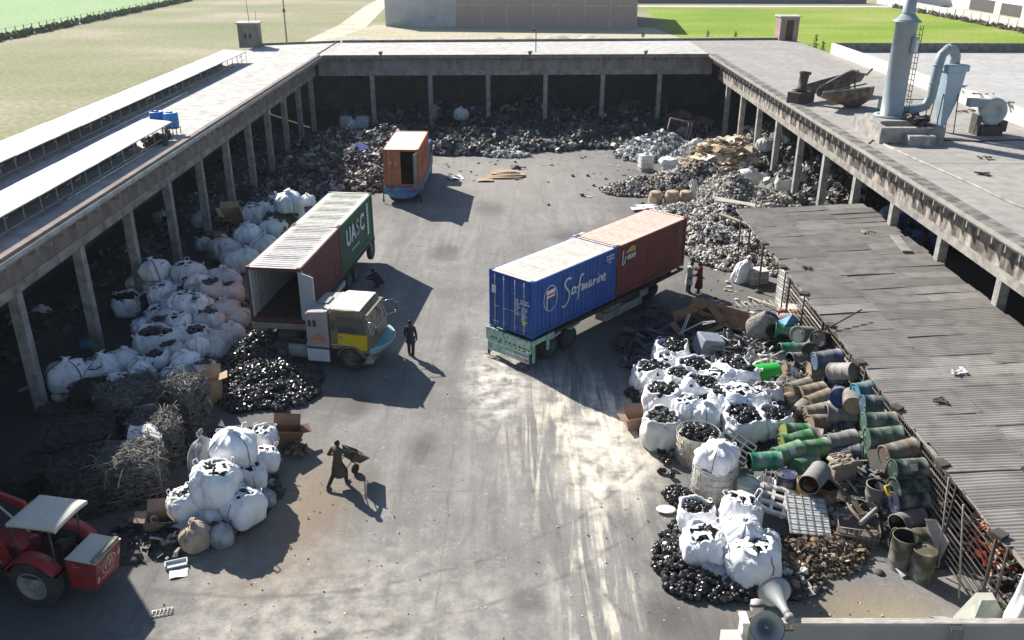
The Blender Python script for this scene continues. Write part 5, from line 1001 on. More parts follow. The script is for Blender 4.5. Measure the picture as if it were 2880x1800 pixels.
def make_bag(kind, seed):
    """unit bag: about 1 wide and .92 high; kinds C closed, S strapped, F slit top, O open with casings, H dusty open, G dusty closed, N netted, M printed, P plastic, B bundle"""
    rd = random.Random(seed * 17 + ord(kind[0])); n = 84
    body = {'G': F_dusty, 'H': F_dusty, 'B': F_beige, 'P': F_plast, 'N': F_net if kind == 'N' else F_white}.get(kind[0], F_white)
    big = fourier(rd, 5, (2, 3, 1), .03); fine = fourier(rd, 9, (7, 9, 11, 13, 5), .012); pleat = fourier(rd, 6, (12, 15, 18, 10), .035); cr = [(rd.choice((3, 4, 5, 6)), rd.uniform(0, 6.28), rd.uniform(-7, 7), rd.uniform(.014, .05)) for _ in range(12)]
    opened = kind[0] in 'OHF'
    if opened:
        mo = .40 if kind[0] != 'F' else .33
        prof = [(.0, .0), (.30, .0), (.40, .02), (.455, .10), (.485, .25), (.50, .42), (.495, .58), (.475, .70), (.45, .79), (mo + .03, .87), (mo + .015, .915), (mo - .02, .925), (mo - .05, .90), (mo - .07, .82), (mo - .08, .74)]
    else:
        prof = [(.0, .0), (.30, .0), (.41, .02), (.465, .10), (.49, .25), (.50, .42), (.49, .57), (.45, .69), (.38, .78), (.29, .84), (.19, .88), (.10, .905), (.055, .94), (.05, .965), (.09, 1.0), (.13, 1.03), (.10, 1.03), (.02, .99)]
    p = 4.6 if kind[0] not in 'PB' else 2.2
    sag = rd.uniform(-.04, .04); tx, ty = rd.uniform(-.06, .06), rd.uniform(-.06, .06)
    def pt(r, z, k):
        a = 2 * pi * k / n; t = z; e = (abs(cos(a)) ** p + abs(sin(a)) ** p) ** (-1 / p); e = 1 + (e - 1) * (1 - max(0, (z - .6)) * 1.6 if z > .6 else 1) * .85
        w = 1.03 + big(a, t) + fine(a, t) * (1.2 if z > .03 else .3) - sum(A * (1 - abs(sin(k_ * a / 2 + p_ + m_ * z))) ** 4 for k_, p_, m_, A in cr) * (1 if z > .03 else .2) * 1.6
        if z > .62: w += pleat(a, t) * min(1, (z - .62) * 3.2) * (1.5 if not opened else .8)
        rr = r * e * w; zz = z * (1 + .06 * sin(a + seed)) if z > .5 else z
        if opened and z > .8: zz += .045 * sin(2 * a + seed) + .03 * sin(5 * a + seed * 2)
        return (rr * cos(a) + tx * z * z, rr * sin(a) + ty * z * z, max(0, zz * (1 + .05 * big(a, t) * 6) + sag * r * z))
    mb = MB(); vs = [pt(r, z, k) for r, z in prof for k in range(n)]
    fs = [(i * n + k, i * n + (k + 1) % n, (i + 1) * n + (k + 1) % n, (i + 1) * n + k) for i in range(len(prof) - 1) for k in range(n)]; mb.add(vs, fs, 0, True)
    t = thing('bulk_bag', '', '', (0, 0, -50)); mb.build('bag_body', body, t)
    if kind[0] in 'OSFCGM':           # lifting loops
        mb = MB(); loop = []
        for k in range(4):
            a = pi / 4 + k * pi / 2 + rd.uniform(-.2, .2); r = .44 if opened else .36; b = a + .25; z = .84 if opened else .76; h = rd.uniform(.02, .16); o = rd.uniform(.0, .16)
            pts = [(r * cos(a), r * sin(a), z - .06), ((r + o) * cos(a), (r + o) * sin(a), z + h * .8), ((r + o) * cos((a + b) / 2), (r + o) * sin((a + b) / 2), z + h), ((r + o) * cos(b), (r + o) * sin(b), z + h * .7), (r * cos(b), r * sin(b), z - .06)]
            loop += pts + [((r - .07) * cos(b + .5), (r - .07) * sin(b + .5), z - .12)]
        mb.tube(loop, .013, 5)
        mb.build('lifting_loop', strap_m if kind[0] == 'S' else body, t)
    if kind[0] in 'SCF':
        mb = MB()
        for a in (.6, 2.5, 3.9, 5.3) if kind[0] == 'S' else (.75 + seed, 3.9 + seed * .5):
            pts = [Vector(pt(r * 1.015, z, a / (2 * pi) * n)) for r, z in prof[3:12 if not opened else 9]]; mb.tube(pts, .016 if kind[0] == 'S' else .008, 5)
        mb.build('strap', strap_m, t)
    if kind == 'M':
        a0 = -1.5; mb = MB(); mb.grid(lambda u, v: Vector(pt(.512, .28 + .36 * v, (a0 - .32 + .64 * u) / (2 * pi) * n)), 8, 8); mb.build('printed_panel', print_m, t)
    if opened:
        mb = MB(); fill = shard_m if kind[0] == 'F' else (scrapgrey if kind[0] == 'H' else casing_m)
        mb.lathe([(0, .86), (.15, .85), (.3, .81), (mo - .02, .76), (mo - .02, .70)], 18)
        if kind[0] == 'O':
            for k in range(46):
                a = rd.random() * 6.28; q = sqrt_(rd.random()) * (mo - .04); add_casing(mb, Matrix.Translation((q * cos(a), q * sin(a), .90 - q * q * .45 + rd.uniform(-.02, .05))) @ rnd_rot(rd) @ Matrix.Scale(rd.uniform(.38, .55), 4), 8)
        elif kind[0] == 'H':
            for k in range(60):
                a = rd.random() * 6.28; q = sqrt_(rd.random()) * (mo - .04); mb.box((q * cos(a), q * sin(a), .87 - q * q * .3 + rd.uniform(-.02, .06)), (rd.uniform(.05, .2), rd.uniform(.03, .1), rd.uniform(.01, .06)), rnd_rot(rd).to_3x3())
        else:
            for k in range(16):
                a = rd.random() * 6.28; q = rd.random() * (mo - .08); mb.box((q * cos(a), q * sin(a), .87 + rd.uniform(0, .05)), (rd.uniform(.12, .26), .02, rd.uniform(.06, .14)), Euler((rd.uniform(-.5, .5), rd.uniform(-.4, .4), a + rd.uniform(-.5, .5))).to_matrix())
        mb.build('contents', fill, t)
        if kind[0] == 'F':            # cloth strips of the torn lid crossing the mouth
            mb = MB()
            for k in range(5):
                a = seed + k * 1.3 + rd.uniform(-.3, .3); b = a + rd.uniform(1.5, 2.9); p0 = Vector((mo * cos(a), mo * sin(a), .905)); p1 = Vector((mo * cos(b), mo * sin(b), .905)) * (1 if k < 3 else rd.uniform(.3, .6)); p1.z = .92; w = Vector((-sin(a), cos(a), 0)) * rd.uniform(.03, .10)
                mid = (p0 + p1) / 2 + Vector((rd.uniform(-.06, .06), rd.uniform(-.06, .06), 0)); mid.z = rd.uniform(.92, .97)
                Q = [p0, (p0 + mid) / 2 + Vector((0, 0, .03)), mid, (mid + p1) / 2, p1]; vs = [v for q in Q for v in (q - w * rd.uniform(.6, 1.2), q + Vector((0, 0, .02)), q + w * rd.uniform(.6, 1.2))]
                mb.add(vs, [(3 * i + j, 3 * i + j + 1, 3 * i + j + 4, 3 * i + j + 3) for i in range(4) for j in (0, 1)], 0, True)
            mb.build('torn_lid', body, t)
    if kind in ('N', 'N2'):
        mb = MB()
        for k in range(70):
            a = rd.random() * 6.28; q = rd.random() * .48; pts = []
            for j in range(6):
                a += rd.uniform(-.5, .5); q = min(.49, max(.02, q + rd.uniform(-.12, .12))); pts.append((q * cos(a) * 1.03, q * sin(a) * 1.03, .93 - q * q * 1.1 + .02))
            mb.tube(pts, .008, 4, 0, False)
        mb.build('netting', strap_m if kind == 'N2' else F_net, t)
    return t
def sqrt_(x): return math.sqrt(x)
PROTO = {}
rx = random.Random(41)
for x, y, z, w, kd in ((-16.9, 39.3, 1.35, 1.1, 'F'), (-15.1, 39.6, 1.75, 1.1, 'C'), (-14.6, 37.6, 1.35, 1.1, 'F'), (-16.0, 36.4, .8, 1.1, 'H'), (-14.9, 36.2, 1.2, 1.0, 'F'), (-13.6, 34.4, .9, .95, 'C'), (-16.5, 33.6, .6, 1.0, 'F'), (-14.4, 33.6, 1.0, 1.0, 'H'), (-17.0, 37.0, .6, 1.0, 'C'), (-15.6, 31.6, .55, .95, 'F')): BAGS.append((x, y, z, w, kd, 'small crumpled bulk bag packed among the larger ones of the left shed pile'))
for x, y, z, w, kd in ((6.6, 30.9, 1.0, 1.05, 'O'), (8.1, 30.6, 1.15, 1.05, 'F'), (6.4, 32.8, .85, 1.0, 'F'), (7.9, 29.3, 1.1, 1.0, 'O'), (9.3, 29.5, .95, 1.0, 'F'), (6.6, 28.8, .95, 1.0, 'F')): BAGS.append((x, y, z, w, kd, 'small crumpled bulk bag packed among the larger ones of the right pile'))
GROUPN = {'A': '', }
def bag_group(x, y):
    if x < -5 and y > 43.5 and y < 60: return 'bulk bags piled behind the green container'
    if x < -11 and 30 < y <= 43.5: return 'bulk bags piled along the left shed'
    if x < -5 and y < 28: return 'bulk bags in the front left pile'
    if x > 4 and 26 < y < 36: return 'bulk bags of casings in the right pile'
    if x > 4 and y < 24: return 'bulk bags in the front right pile'
    return 'bulk bags elsewhere about the yard'
rb = random.Random(77); bi = 0
for x, y, zc, w, kind, lab in BAGS:
    seed = bi % 3 if kind in 'CFO' else bi % 2; key = (kind, seed); bi += 1
    if key not in PROTO: PROTO[key] = make_bag(kind, seed + 1)
    h = min(w * .86, 1.3) * rb.uniform(.92, 1.06); flat = 1.0
    if kind in 'PB' or zc < .5: h = max(zc * 2.1, .4)
    zb = max(0.0, zc - .46 * h)
    if zb < .12: zb = 0.0
    tl_ = .0 if zb == 0 and kind == 'O' else .10
    b = dup(PROTO[key], (x, y, zb), (rb.uniform(-tl_, tl_), rb.uniform(-tl_, tl_), rb.choice((0, 1.57, 3.14, 4.71)) + rb.uniform(-.6, .6) if kind != 'M' else .5), (w * rb.uniform(1.02, 1.12), w * rb.uniform(.98, 1.12), h), lab, bag_group(x, y))
    b.name = 'bulk_bag' if kind not in 'PB' else ('plastic_sack' if kind == 'P' else 'cloth_bundle'); b['category'] = 'bag' if kind != 'B' else 'bundle'
    if zb > 0 and tl_ : b.location.z -= .02
for o in bpy.data.objects:
    if o.get('label') == 'white bag slumped against the white crate on the open yard': o.scale = (.95, .75, 1.5); o.rotation_euler = (.1, .28, .6); o.location = (12.25, 44.3, -.05)
for t in PROTO.values():
    for c in list(t.children):
        for g in list(c.children): bpy.data.objects.remove(g)
        bpy.data.objects.remove(c)
    bpy.data.objects.remove(t)

# torn bag cloth lying over and between the bags
for cx, cy, zt, pl, spots in (('left', 0, 0, 'left shed pile', ((-16.4, 39.2, 1.55), (-14.6, 38.2, 1.5), (-15.8, 36.2, 1.1), (-14.0, 34.2, .95), (-16.0, 31.7, .85), (-17.8, 40.2, 1.2), (-13.3, 36.6, .9))), ('right', 0, 0, 'right pile', ((6.6, 31.2, 1.05), (8.2, 30.6, 1.15), (6.5, 28.9, .95), (9.3, 30.6, 1.05), (7.9, 29.0, 1.1), (6.2, 33.0, .9))), ('front', 0, 0, 'front left pile', ((-9.6, 23.9, 1.0), (-8.9, 25.6, 1.0), (-9.9, 22.5, .55)))):
    for k, (x, y, z) in enumerate(spots):
        r1, r2, r3 = rb.uniform(0, 6), rb.uniform(.35, .6), rb.uniform(0, 6); mb = MB()
        mb.grid(lambda u, v: ((u - .5) * 2 * r2 * (1 + .3 * sin(5 * v + r1)), (v - .5) * 1.5 * r2 * (1 + .3 * sin(6 * u + r3)), .10 * sin(7 * u + r1) * cos(5 * v + r3) - .55 * ((u - .5) ** 2 + (v - .5) ** 2) + .06 * sin(13 * u + 9 * v)), 14, 12)
        tag(mb.build('torn_cloth', F_white if k % 3 else F_dusty, None, (x, y, z), r1), 'torn flap of bag cloth lying between the bags of the ' + pl, 'cloth', 'torn bag cloth in the ' + pl)
# ---------------------------------------------------------------- drums
DCOL = {'green': ((.02, .22, .12), (.03, .28, .16)), 'green2': ((.05, .24, .07), (.08, .30, .10)), 'palegreen': ((.15, .32, .16), (.20, .36, .2)), 'grey': ((.30, .30, .29), (.22, .22, .215)), 'black': ((.02, .02, .022), (.04, .04, .04)),
        'slate': ((.08, .13, .24), (.2, .23, .28)), 'taupe': ((.24, .21, .17), (.32, .29, .25)), 'khaki': ((.25, .225, .165), (.32, .295, .24)), 'pale': ((.44, .42, .37), (.34, .32, .28)), 'brown': ((.25, .18, .11), (.31, .24, .16)), 'blue': ((.02, .06, .24), (.05, .10, .30)),
        'lightblue': ((.07, .22, .30), (.14, .28, .34)), 'steelblue': ((.07, .16, .22), (.14, .22, .27)), 'greygreen': ((.07, .15, .11), (.15, .2, .16)), 'navy': ((.03, .04, .10), (.12, .13, .17)), 'dirty': ((.26, .22, .18), (.10, .06, .04)), 'darkgreen': ((.025, .06, .045), (.07, .10, .08)),
        'olive': ((.10, .095, .06), (.15, .14, .09)), 'whiteyellow': ((.6, .6, .55), (.45, .48, .2)), 'orange': ((.42, .20, .05), (.20, .11, .05)), 'rust': ((.11, .06, .04), (.18, .10, .06))}
LID = {'brown': (.36, .27, .17), 'khaki': (.33, .25, .15), 'taupe': (.30, .20, .11), 'lightblue': (.05, .32, .46), 'green2': (.25, .28, .05)}
dust_c = (.25, .24, .225)
dark_in = mat('drum_inside', (.02, .02, .02), (.035, .03, .028), 3, .9)
DP = {}
def make_drum(colr, kind, seed):
    rd = random.Random(seed); r = .315; L = 1.0; c = [tuple(q * .74 for q in w) for w in DCOL[colr]]; m = mat('drum_' + colr, c[0], c[1], 2.5, .6, dust=dust_c, rnd=.2, bump=.12, bscale=4)
    t = thing('drum', '', '', (0, 0, -60)); crush = kind == 'open' and seed % 2 == 1
    prof = [(r - .012, -L / 2), (r + .012, -L / 2 + .005), (r + .012, -L / 2 + .03), (r, -L / 2 + .035), (r, -.19), (r + .006, -.175), (r + .006, -.16), (r, -.145), (r, .145), (r + .006, .16), (r + .006, .175), (r, .19), (r, L / 2 - .035), (r + .012, L / 2 - .03), (r + .012, L / 2 - .005), (r - .012, L / 2)]
    n = 30; d1, d2, a0 = rd.uniform(.02, .08), rd.uniform(-.05, .05), rd.uniform(0, 6.28)
    if crush: d1 = .2
    def pt(q, z, k):
        a = 2 * pi * k / n; e = 1 - d1 * max(0, cos(a - a0)) ** 3 * math.exp(-((z - d2 * 4) / .25) ** 2) - (.25 * max(0, cos(a - a0 - 1)) ** 2 * max(0, z) if crush else 0); return (q * e * cos(a), q * e * sin(a), z)
    mb = MB(); vs = [pt(q, z, k) for q, z in prof for k in range(n)]; mb.add(vs, [(i * n + k, i * n + (k + 1) % n, (i + 1) * n + (k + 1) % n, (i + 1) * n + k) for i in range(len(prof) - 1) for k in range(n)], 0, True)
    mb.build('drum_body', m, t)
    lm = mat('drum_lid_' + colr, LID[colr], tuple(k * .8 for k in LID[colr]), 4, .8, dust=(.3, .26, .2)) if colr in LID else m
    mb = MB(); mb.lathe([(0, -L / 2 + .022), (r - .02, -L / 2 + .018)], n); mb.build('base', m, t)
    if kind == 'closed':
        mb = MB(); mb.lathe([(0, L / 2 - .018), (r - .015, L / 2 - .022)], n); mb.lathe([(0, L / 2 + .01), (.04, L / 2 + .01), (.04, L / 2 - .02)], 10, Matrix.Translation((.18, .05, 0))); mb.build('lid', lm, t)
    else:
        mb = MB(); vs = [pt(q, z, k) for q, z in ((r - .016, L / 2 - .01), (r - .02, -L / 2 + .03)) for k in range(n)]; mb.add(vs, [(k, (k + 1) % n, n + (k + 1) % n, n + k) for k in range(n)], 0, True); mb.build('inside', dark_in, t)
    return t
rdm = random.Random(9); di = 0; DL = {}
for x, y, z, yaw, pitch, colr, kind, lab in DRUMS:
    di += 1; key = (colr, kind, di % 2)
    if key not in DP: DP[key] = make_drum(colr, kind, di)
    if pitch == 90: rot = Euler((0, 0, rdm.random() * 6)); z = 0.5
    else:
        yaw += rdm.uniform(-9, 15) + 7; pitch += rdm.uniform(-9, 9)
        ax = Vector((-cos(R(yaw)) * cos(R(pitch)), -sin(R(yaw)) * cos(R(pitch)), sin(R(pitch)))); rot = ax.to_track_quat('Z', 'Y').to_euler(); rot = (rot.to_matrix() @ Matrix.Rotation(rdm.random() * 6.28, 3, 'Z')).to_euler()
    sc = rdm.uniform(1.04, 1.14); d = dup(DP[key], (x, y, z), rot, (sc, sc, sc * rdm.uniform(.95, 1.05)), lab, 'scrap drums heaped against the wire fence'); d['category'] = 'drum'; d.name = 'drum'; DL[lab] = d
for k, (x, y, z, yaw, c_) in enumerate(((11.3, 33.6, .36, 20, 'dirty'), (12.1, 30.9, .36, -10, 'darkgreen'), (11.0, 31.6, .36, 60, 'olive'), (12.6, 28.2, .45, 10, 'navy'), (11.9, 27.4, .36, 20, 'greygreen'), (10.9, 27.9, .36, -20, 'dirty'), (12.5, 26.8, .7, 5, 'slate'), (12.1, 24.6, .4, 15, 'dirty'), (11.0, 26.6, .4, 30, 'olive'), (12.2, 29.2, .42, 5, 'darkgreen'), (10.4, 28.6, .36, 70, 'brown'), (12.5, 25.9, .75, 0, 'black'))):
    key = (c_, 'closed', k % 2)
    if key not in DP: DP[key] = make_drum(c_, 'closed', k)
    ax = Vector((-cos(R(yaw)), -sin(R(yaw)), rdm.uniform(-.15, .15))); d = dup(DP[key], (x, y, z), ax.to_track_quat('Z', 'Y').to_euler(), (1.05, 1.05, 1.05), 'dirty dark drum half buried low down in the drum heap', 'dark drums buried in the drum heap'); d['category'] = 'drum'; d.name = 'drum'
for t in DP.values():
    for c in list(t.children): bpy.data.objects.remove(c)
    bpy.data.objects.remove(t)
def sticker(lab, name, m, w, h, zo, ang):
    d = DL[lab]; mb = MB(); mb.grid(lambda u, v: (.322 * cos(ang + (u - .5) * w / .32), .322 * sin(ang + (u - .5) * w / .32), zo + (v - .5) * h), 6, 2); mb.build(name, m, d)
labw = mat('paper_label', (.5, .52, .5), (.4, .4, .4), 6, .8)
for l_ in ('pale green drum with a white label lying across the green heap', 'navy drum with a white label under the pale grey drum', 'dark green drum with a pale label against the fence'):
    inv = DL[l_].rotation_euler.to_matrix().inverted() @ Vector((0, -.75, .66)); sticker(l_, 'paper_label', labw, .2, .24, .0, math.atan2(inv.y, inv.x))
inv = DL['navy drum with a red label standing behind the white bucket'].rotation_euler.to_matrix().inverted() @ Vector((0, -1, .1)); sticker('navy drum with a red label standing behind the white bucket', 'paper_label', mat('red_label', (.4, .03, .03), None, 4, .6), .34, .14, -.05, math.atan2(inv.y, inv.x))
d = DL['dark green drum with a yellow handle against the fence']; mb = MB(); mb.tube([(.15, .0, .5), (.2, .05, .62), (.0, .2, .64), (-.12, .16, .5)], .045, 8); mb.build('handle', mat('yellow_plastic', (.6, .42, .03), None, 4, .5), d)

# ---------------------------------------------------------------- scrap heaps
VM = mat_vcol('mixed_scrap', .62, .45); VMg = mat_vcol('glossy_scrap', .24, .7); VMd = mat_vcol('mixed_scrap_matt', .85, .2)
def ico():
    import bmesh
    bm = bmesh.new(); bmesh.ops.create_icosphere(bm, subdivisions=1, radius=.5); v = np.array([q.co[:] for q in bm.verts]); f = [tuple(k.index for k in q.verts) for q in bm.faces]; bm.free(); return v, f
def cube_t(sx, sy, sz, bend=0.0):
    v = np.array([(a, b, c) for a in (-.5, 0, .5) for b in (-.5, .5) for c in (-.5, .5)]) * (sx, sy, sz); v[:, 2] += np.where(np.abs(v[:, 0]) < 1e-6, bend, 0)
    f = []
    for i in (0, 1):
        o = i * 4; f += [(o, o + 4, o + 5, o + 1), (o + 2, o + 3, o + 7, o + 6), (o + 1, o + 5, o + 7, o + 3), (o, o + 2, o + 6, o + 4)]
    f += [(0, 1, 3, 2), (8, 10, 11, 9)]; return v, f
def tub_t():
    n = 8; v = []; 
    for r, z in ((.3, -.3), (.5, .3), (.44, .3), (.25, -.24)): v += [(r * cos(2 * pi * k / n), r * sin(2 * pi * k / n), z) for k in range(n)]
    f = [(i * n + k, i * n + (k + 1) % n, (i + 1) * n + (k + 1) % n, (i + 1) * n + k) for i in range(3) for k in range(n)]; return np.array(v), f
def casing_t():
    m = MB(); add_casing(m, Matrix.Scale(3.0, 4), 8); return np.array(m.v), m.f
SHAPES = {'plate': cube_t(1, .65, .05, .1), 'bar': cube_t(1, .09, .09, .05), 'block': cube_t(1, .7, .5, .05), 'lump': ico(), 'tub': tub_t(), 'case': casing_t(), 'strip': cube_t(1, .16, .03, .22)}
def rot_batch(rng, n, tilt):
    a = rng.uniform(0, 2 * pi, n); b = rng.normal(0, tilt, n); c = rng.normal(0, tilt, n)
    ca, sa_, cb, sb, cc, sc = np.cos(a), np.sin(a), np.cos(b), np.sin(b), np.cos(c), np.sin(c); Z = np.zeros((n, 3, 3))
    Z[:, 0, 0] = ca * cb; Z[:, 0, 1] = ca * sb * sc - sa_ * cc; Z[:, 0, 2] = ca * sb * cc + sa_ * sc
    Z[:, 1, 0] = sa_ * cb; Z[:, 1, 1] = sa_ * sb * sc + ca * cc; Z[:, 1, 2] = sa_ * sb * cc - ca * sc
    Z[:, 2, 0] = -sb; Z[:, 2, 1] = cb * sc; Z[:, 2, 2] = cb * cc; return Z
def heap(name, label, cat, cones, n, shapes, size, pal, seed, base=(.05, .048, .045), tilt=.6, m=None, edge=.0, kind='stuff', rough_h=.12):
    """cones: (cx, cy, rx, ry, h[, rot]); pieces strewn over their height field; one mesh"""
    rng = np.random.default_rng(seed); org = np.array(cones[0][:2]); V, F, C = [], [], []; off = 0
    ph = rng.uniform(0, 6.28, 8)
    def H(x, y):
        z = np.zeros_like(x)
        for c in cones:
            dx, dy = x - c[0], y - c[1]
            if len(c) > 5: q = R(c[5]); dx, dy = dx * cos(q) + dy * sin(q), -dx * sin(q) + dy * cos(q)
            d = np.sqrt((dx / c[2]) ** 2 + (dy / c[3]) ** 2) + .10 * np.sin(x * 1.7 + ph[0]) * np.sin(y * 1.3 + ph[1]) + .07 * np.sin(x * 3.9 + ph[2]) * np.sin(y * 4.3 + ph[3])
            z = np.maximum(z, c[4] * np.clip(1 - np.maximum(d, 0) ** 1.35, 0, 1))
        return z * (1 + rough_h * np.sin(x * 2.6 + ph[4]) * np.cos(y * 2.2 + ph[5]))
    xs = [c[0] - max(c[2], c[3]) for c in cones] + [c[0] + max(c[2], c[3]) for c in cones]; ys = [c[1] - max(c[2], c[3]) for c in cones] + [c[1] + max(c[2], c[3]) for c in cones]
    x0, x1, y0, y1 = min(xs), max(xs), min(ys), max(ys)
    g = max(.22, min(.5, max(x1 - x0, y1 - y0) / 60)); nx, ny = int((x1 - x0) / g) + 1, int((y1 - y0) / g) + 1
    gx, gy = np.meshgrid(np.linspace(x0, x1, nx), np.linspace(y0, y1, ny)); gz = H(gx, gy) - .04
    V.append(np.stack([gx.ravel() - org[0], gy.ravel() - org[1], gz.ravel()], 1)); hz = gz.ravel()
    for j in range(ny - 1):
        for i in range(nx - 1):
            q = (j * nx + i, j * nx + i + 1, (j + 1) * nx + i + 1, (j + 1) * nx + i)
            if max(hz[k] for k in q) > -.035: F.append(q)
    C.append(np.tile(np.array([*base, 1.0]), (nx * ny, 1))); off = nx * ny
    need = n; P = []
    while need > 0:
        k = need * 6 + 50; px = rng.uniform(x0, x1, k); py = rng.uniform(y0, y1, k); hz_ = H(px, py); keep = (hz_ > .03) | ((hz_ > -1) & (rng.random(k) < edge)); q = np.stack([px, py, hz_], 1)[keep][:need]; P.append(q); need -= len(q)
    P = np.concatenate(P); kinds = rng.choice(len(shapes), n, p=np.array([s[1] for s in shapes]) / sum(s[1] for s in shapes)); pw = np.array([q[1] for q in pal], float); pc = rng.choice(len(pal), n, p=pw / pw.sum())
    for si, (sn, w) in enumerate(shapes):
        idx = np.where(kinds == si)[0]
        if not len(idx): continue
        tv, tf = SHAPES[sn]; s = rng.uniform(size[0], size[1], len(idx)) * (1 if shapes[0][0] == 'case' else rng.choice([1, 1, .6, 1.5, .8, 1, 1.9], len(idx))); an = rng.uniform(.75, 1.25, (len(idx), 1, 3))
        vv = np.einsum('nij,nkj->nki', rot_batch(rng, len(idx), tilt), tv[None] * s[:, None, None] * an)
        vv += np.stack([P[idx, 0] - org[0], P[idx, 1] - org[1], P[idx, 2] + s * .12 + .01], 1)[:, None, :]
        zmin = vv[:, :, 2].min(1); lift = np.clip(.004 - zmin, 0, None); vv[:, :, 2] += lift[:, None]
        cc = np.array([pal[k][0] for k in pc[idx]]) * rng.uniform(.7, 1.25, (len(idx), 1))
        V.append(vv.reshape(-1, 3)); C.append(np.repeat(np.concatenate([cc, np.ones((len(idx), 1))], 1), len(tv), 0)); m_ = len(tv)
        for q in range(len(idx)): F += [tuple(k + off + q * m_ for k in f) for f in tf]
        off += len(idx) * m_
    me = bpy.data.meshes.new(name); me.from_pydata(np.concatenate(V).tolist(), [], F); ca = me.color_attributes.new('piece', 'FLOAT_COLOR', 'POINT'); ca.data.foreach_set('color', np.concatenate(C).astype(np.float32).ravel()); me.materials.append(m or VM); me.update()
    return tag(place(name, me, None, (org[0], org[1], 0)), label, cat, None, kind)
DK = ((.045, .045, .047), 5), ((.10, .10, .10), 4), ((.18, .175, .17), 4), ((.32, .31, .30), 3), ((.55, .54, .53), 2), ((.12, .085, .065), 2)
DKB = DK + (((.16, .13, .10), 2), ((.05, .07, .12), 1))
MIX = ((.04, .04, .04), 6), ((.12, .115, .11), 4), ((.26, .25, .24), 3), ((.52, .51, .49), 3), ((.62, .61, .58), 1), ((.20, .15, .11), 2), ((.10, .05, .05), 1)
DKD = ((.03, .03, .032), 5), ((.06, .06, .065), 4), ((.10, .10, .105), 3), ((.19, .19, .2), 2), ((.42, .42, .42), 1), ((.09, .06, .045), 3)
WHT = ((.74, .74, .73), 6), ((.56, .56, .56), 4), ((.30, .30, .30), 3), ((.07, .07, .07), 2)
WOOD = ((.72, .60, .44), 6), ((.60, .48, .33), 3), ((.78, .70, .57), 4), ((.30, .22, .15), 2), ((.1, .09, .08), 1)
sh_mix = (('plate', 5), ('block', 2), ('bar', 3), ('lump', 1), ('tub', 2), ('strip', 4))
heap('scrap_heap', 'wide dark heap of metal scrap left of the orange container', 'scrap', [(-13.6, 68, 5.2, 7, 1.9), (-12.5, 64.5, 4.2, 4, 1.2), (-14.5, 74, 5, 6, 2.0), (-11, 77, 4, 5, 1.6), (-15.8, 61.5, 3, 4, 1.0), (-16.5, 57, 2.2, 4, .8)], 8200, sh_mix, (0.09, 0.34), DK, 1)
heap('scrap_heap', 'long dark heap of metal scrap in front of the back shed pillars', 'scrap', [(-4, 78.6, 4, 4, 1.25), (1, 79.4, 4, 4, 1.1), (6, 79.8, 4.2, 4, 1.35), (10, 80.4, 3.6, 4, 1.0), (-1, 86, 5, 4, .8), (6, 87, 5, 4, 1.1), (12, 86.5, 4.5, 4, .9), (-9.5, 82, 4, 4, .6)], 8200, sh_mix, (0.1, 0.34), DKD, 2)
heap('scrap_strip', 'sunlit row of black and white scrap along the front of the back heap', 'scrap', [(-5.2, 74.6, 2.4, 1.3, .8), (-2.6, 74.4, 2.6, 1.2, .7), (.4, 75.6, 2.8, 1.4, .8), (3.2, 76.2, 2.6, 1.3, .7), (7.5, 76.6, 3.2, .8, .3)], 2100, sh_mix, (0.1, 0.38), MIX, 3)
heap('chip_heap', 'small pale heap of grey chips in front of the back scrap row', 'scrap', [(-.4, 73.4, 2.0, .9, .35)], 420, (('lump', 2), ('plate', 2)), (.1, .24), WHT, 4)
heap('dark_bales', 'dim heap of bales deep under the back roof', 'scrap', [(-14, 88, 3, 3, 1.2), (-6, 91, 5, 3, 1.0), (3, 91, 5, 3, 1.9), (12, 91, 5, 3, 1.2), (16.5, 84, 2, 4, 1.2)], 1200, (('block', 3), ('lump', 2)), (0.25, 0.6), DKD, 5)
heap('white_heap', 'heap of white and grey plastic scrap at the back right of the yard', 'scrap', [(12.6, 74.5, 3.6, 3.6, 1.7), (10.8, 73.5, 2.2, 2.6, .8), (14.6, 72, 3, 3, 1.2)], 3000, (('tub', 2), ('strip', 3), ('plate', 3), ('lump', 1)), (0.09, 0.3), WHT, 6, base=(.2, .2, .2), tilt=.35)
heap('wood_heap', 'heap of splintered pale wood against the right hand pillars', 'wood', [(16.8, 70.0, 2.9, 3.2, 2.0), (15.2, 67.8, 2.4, 2.0, 1.0), (18.6, 72, 1.6, 3, 1.8)], 1500, (('plate', 3), ('bar', 3), ('strip', 2)), (0.2, 0.8), WOOD, 7, base=(.22, .16, .11), m=VMd, tilt=.32)
heap('black_white_heap', 'low heap of black and white casings spilling into the yard by the right sheds', 'scrap', [(9.6, 62.6, 3.2, 1.9, .9), (12.2, 64.3, 2.6, 2.2, 1.1), (14.6, 66.2, 2.8, 2.2, 1.2)], 2600, (('case', 5), ('tub', 1), ('lump', 1)), (0.15, 0.28), (((.05, .048, .045), 6), ((.62, .58, .52), 6), ((.30, .26, .21), 4), ((.28, .16, .10), 1)), 8)
heap('grey_heap', 'grey heap of fine metal scrap right of the man in white', 'scrap', [(15.6, 60.4, 2.6, 3.6, 1.7), (17.6, 58.6, 2.4, 2.6, 1.0), (13.8, 57.4, 2.6, 2.2, .8)], 3600, (('lump', 3), ('plate', 2), ('tub', 1), ('strip', 1)), (0.07, 0.2), (((.42, .38, .33), 5), ((.58, .54, .48), 4), ((.12, .115, .105), 3), ((.58, .56, .53), 3)), 9, base=(.2, .19, .17), tilt=.4)
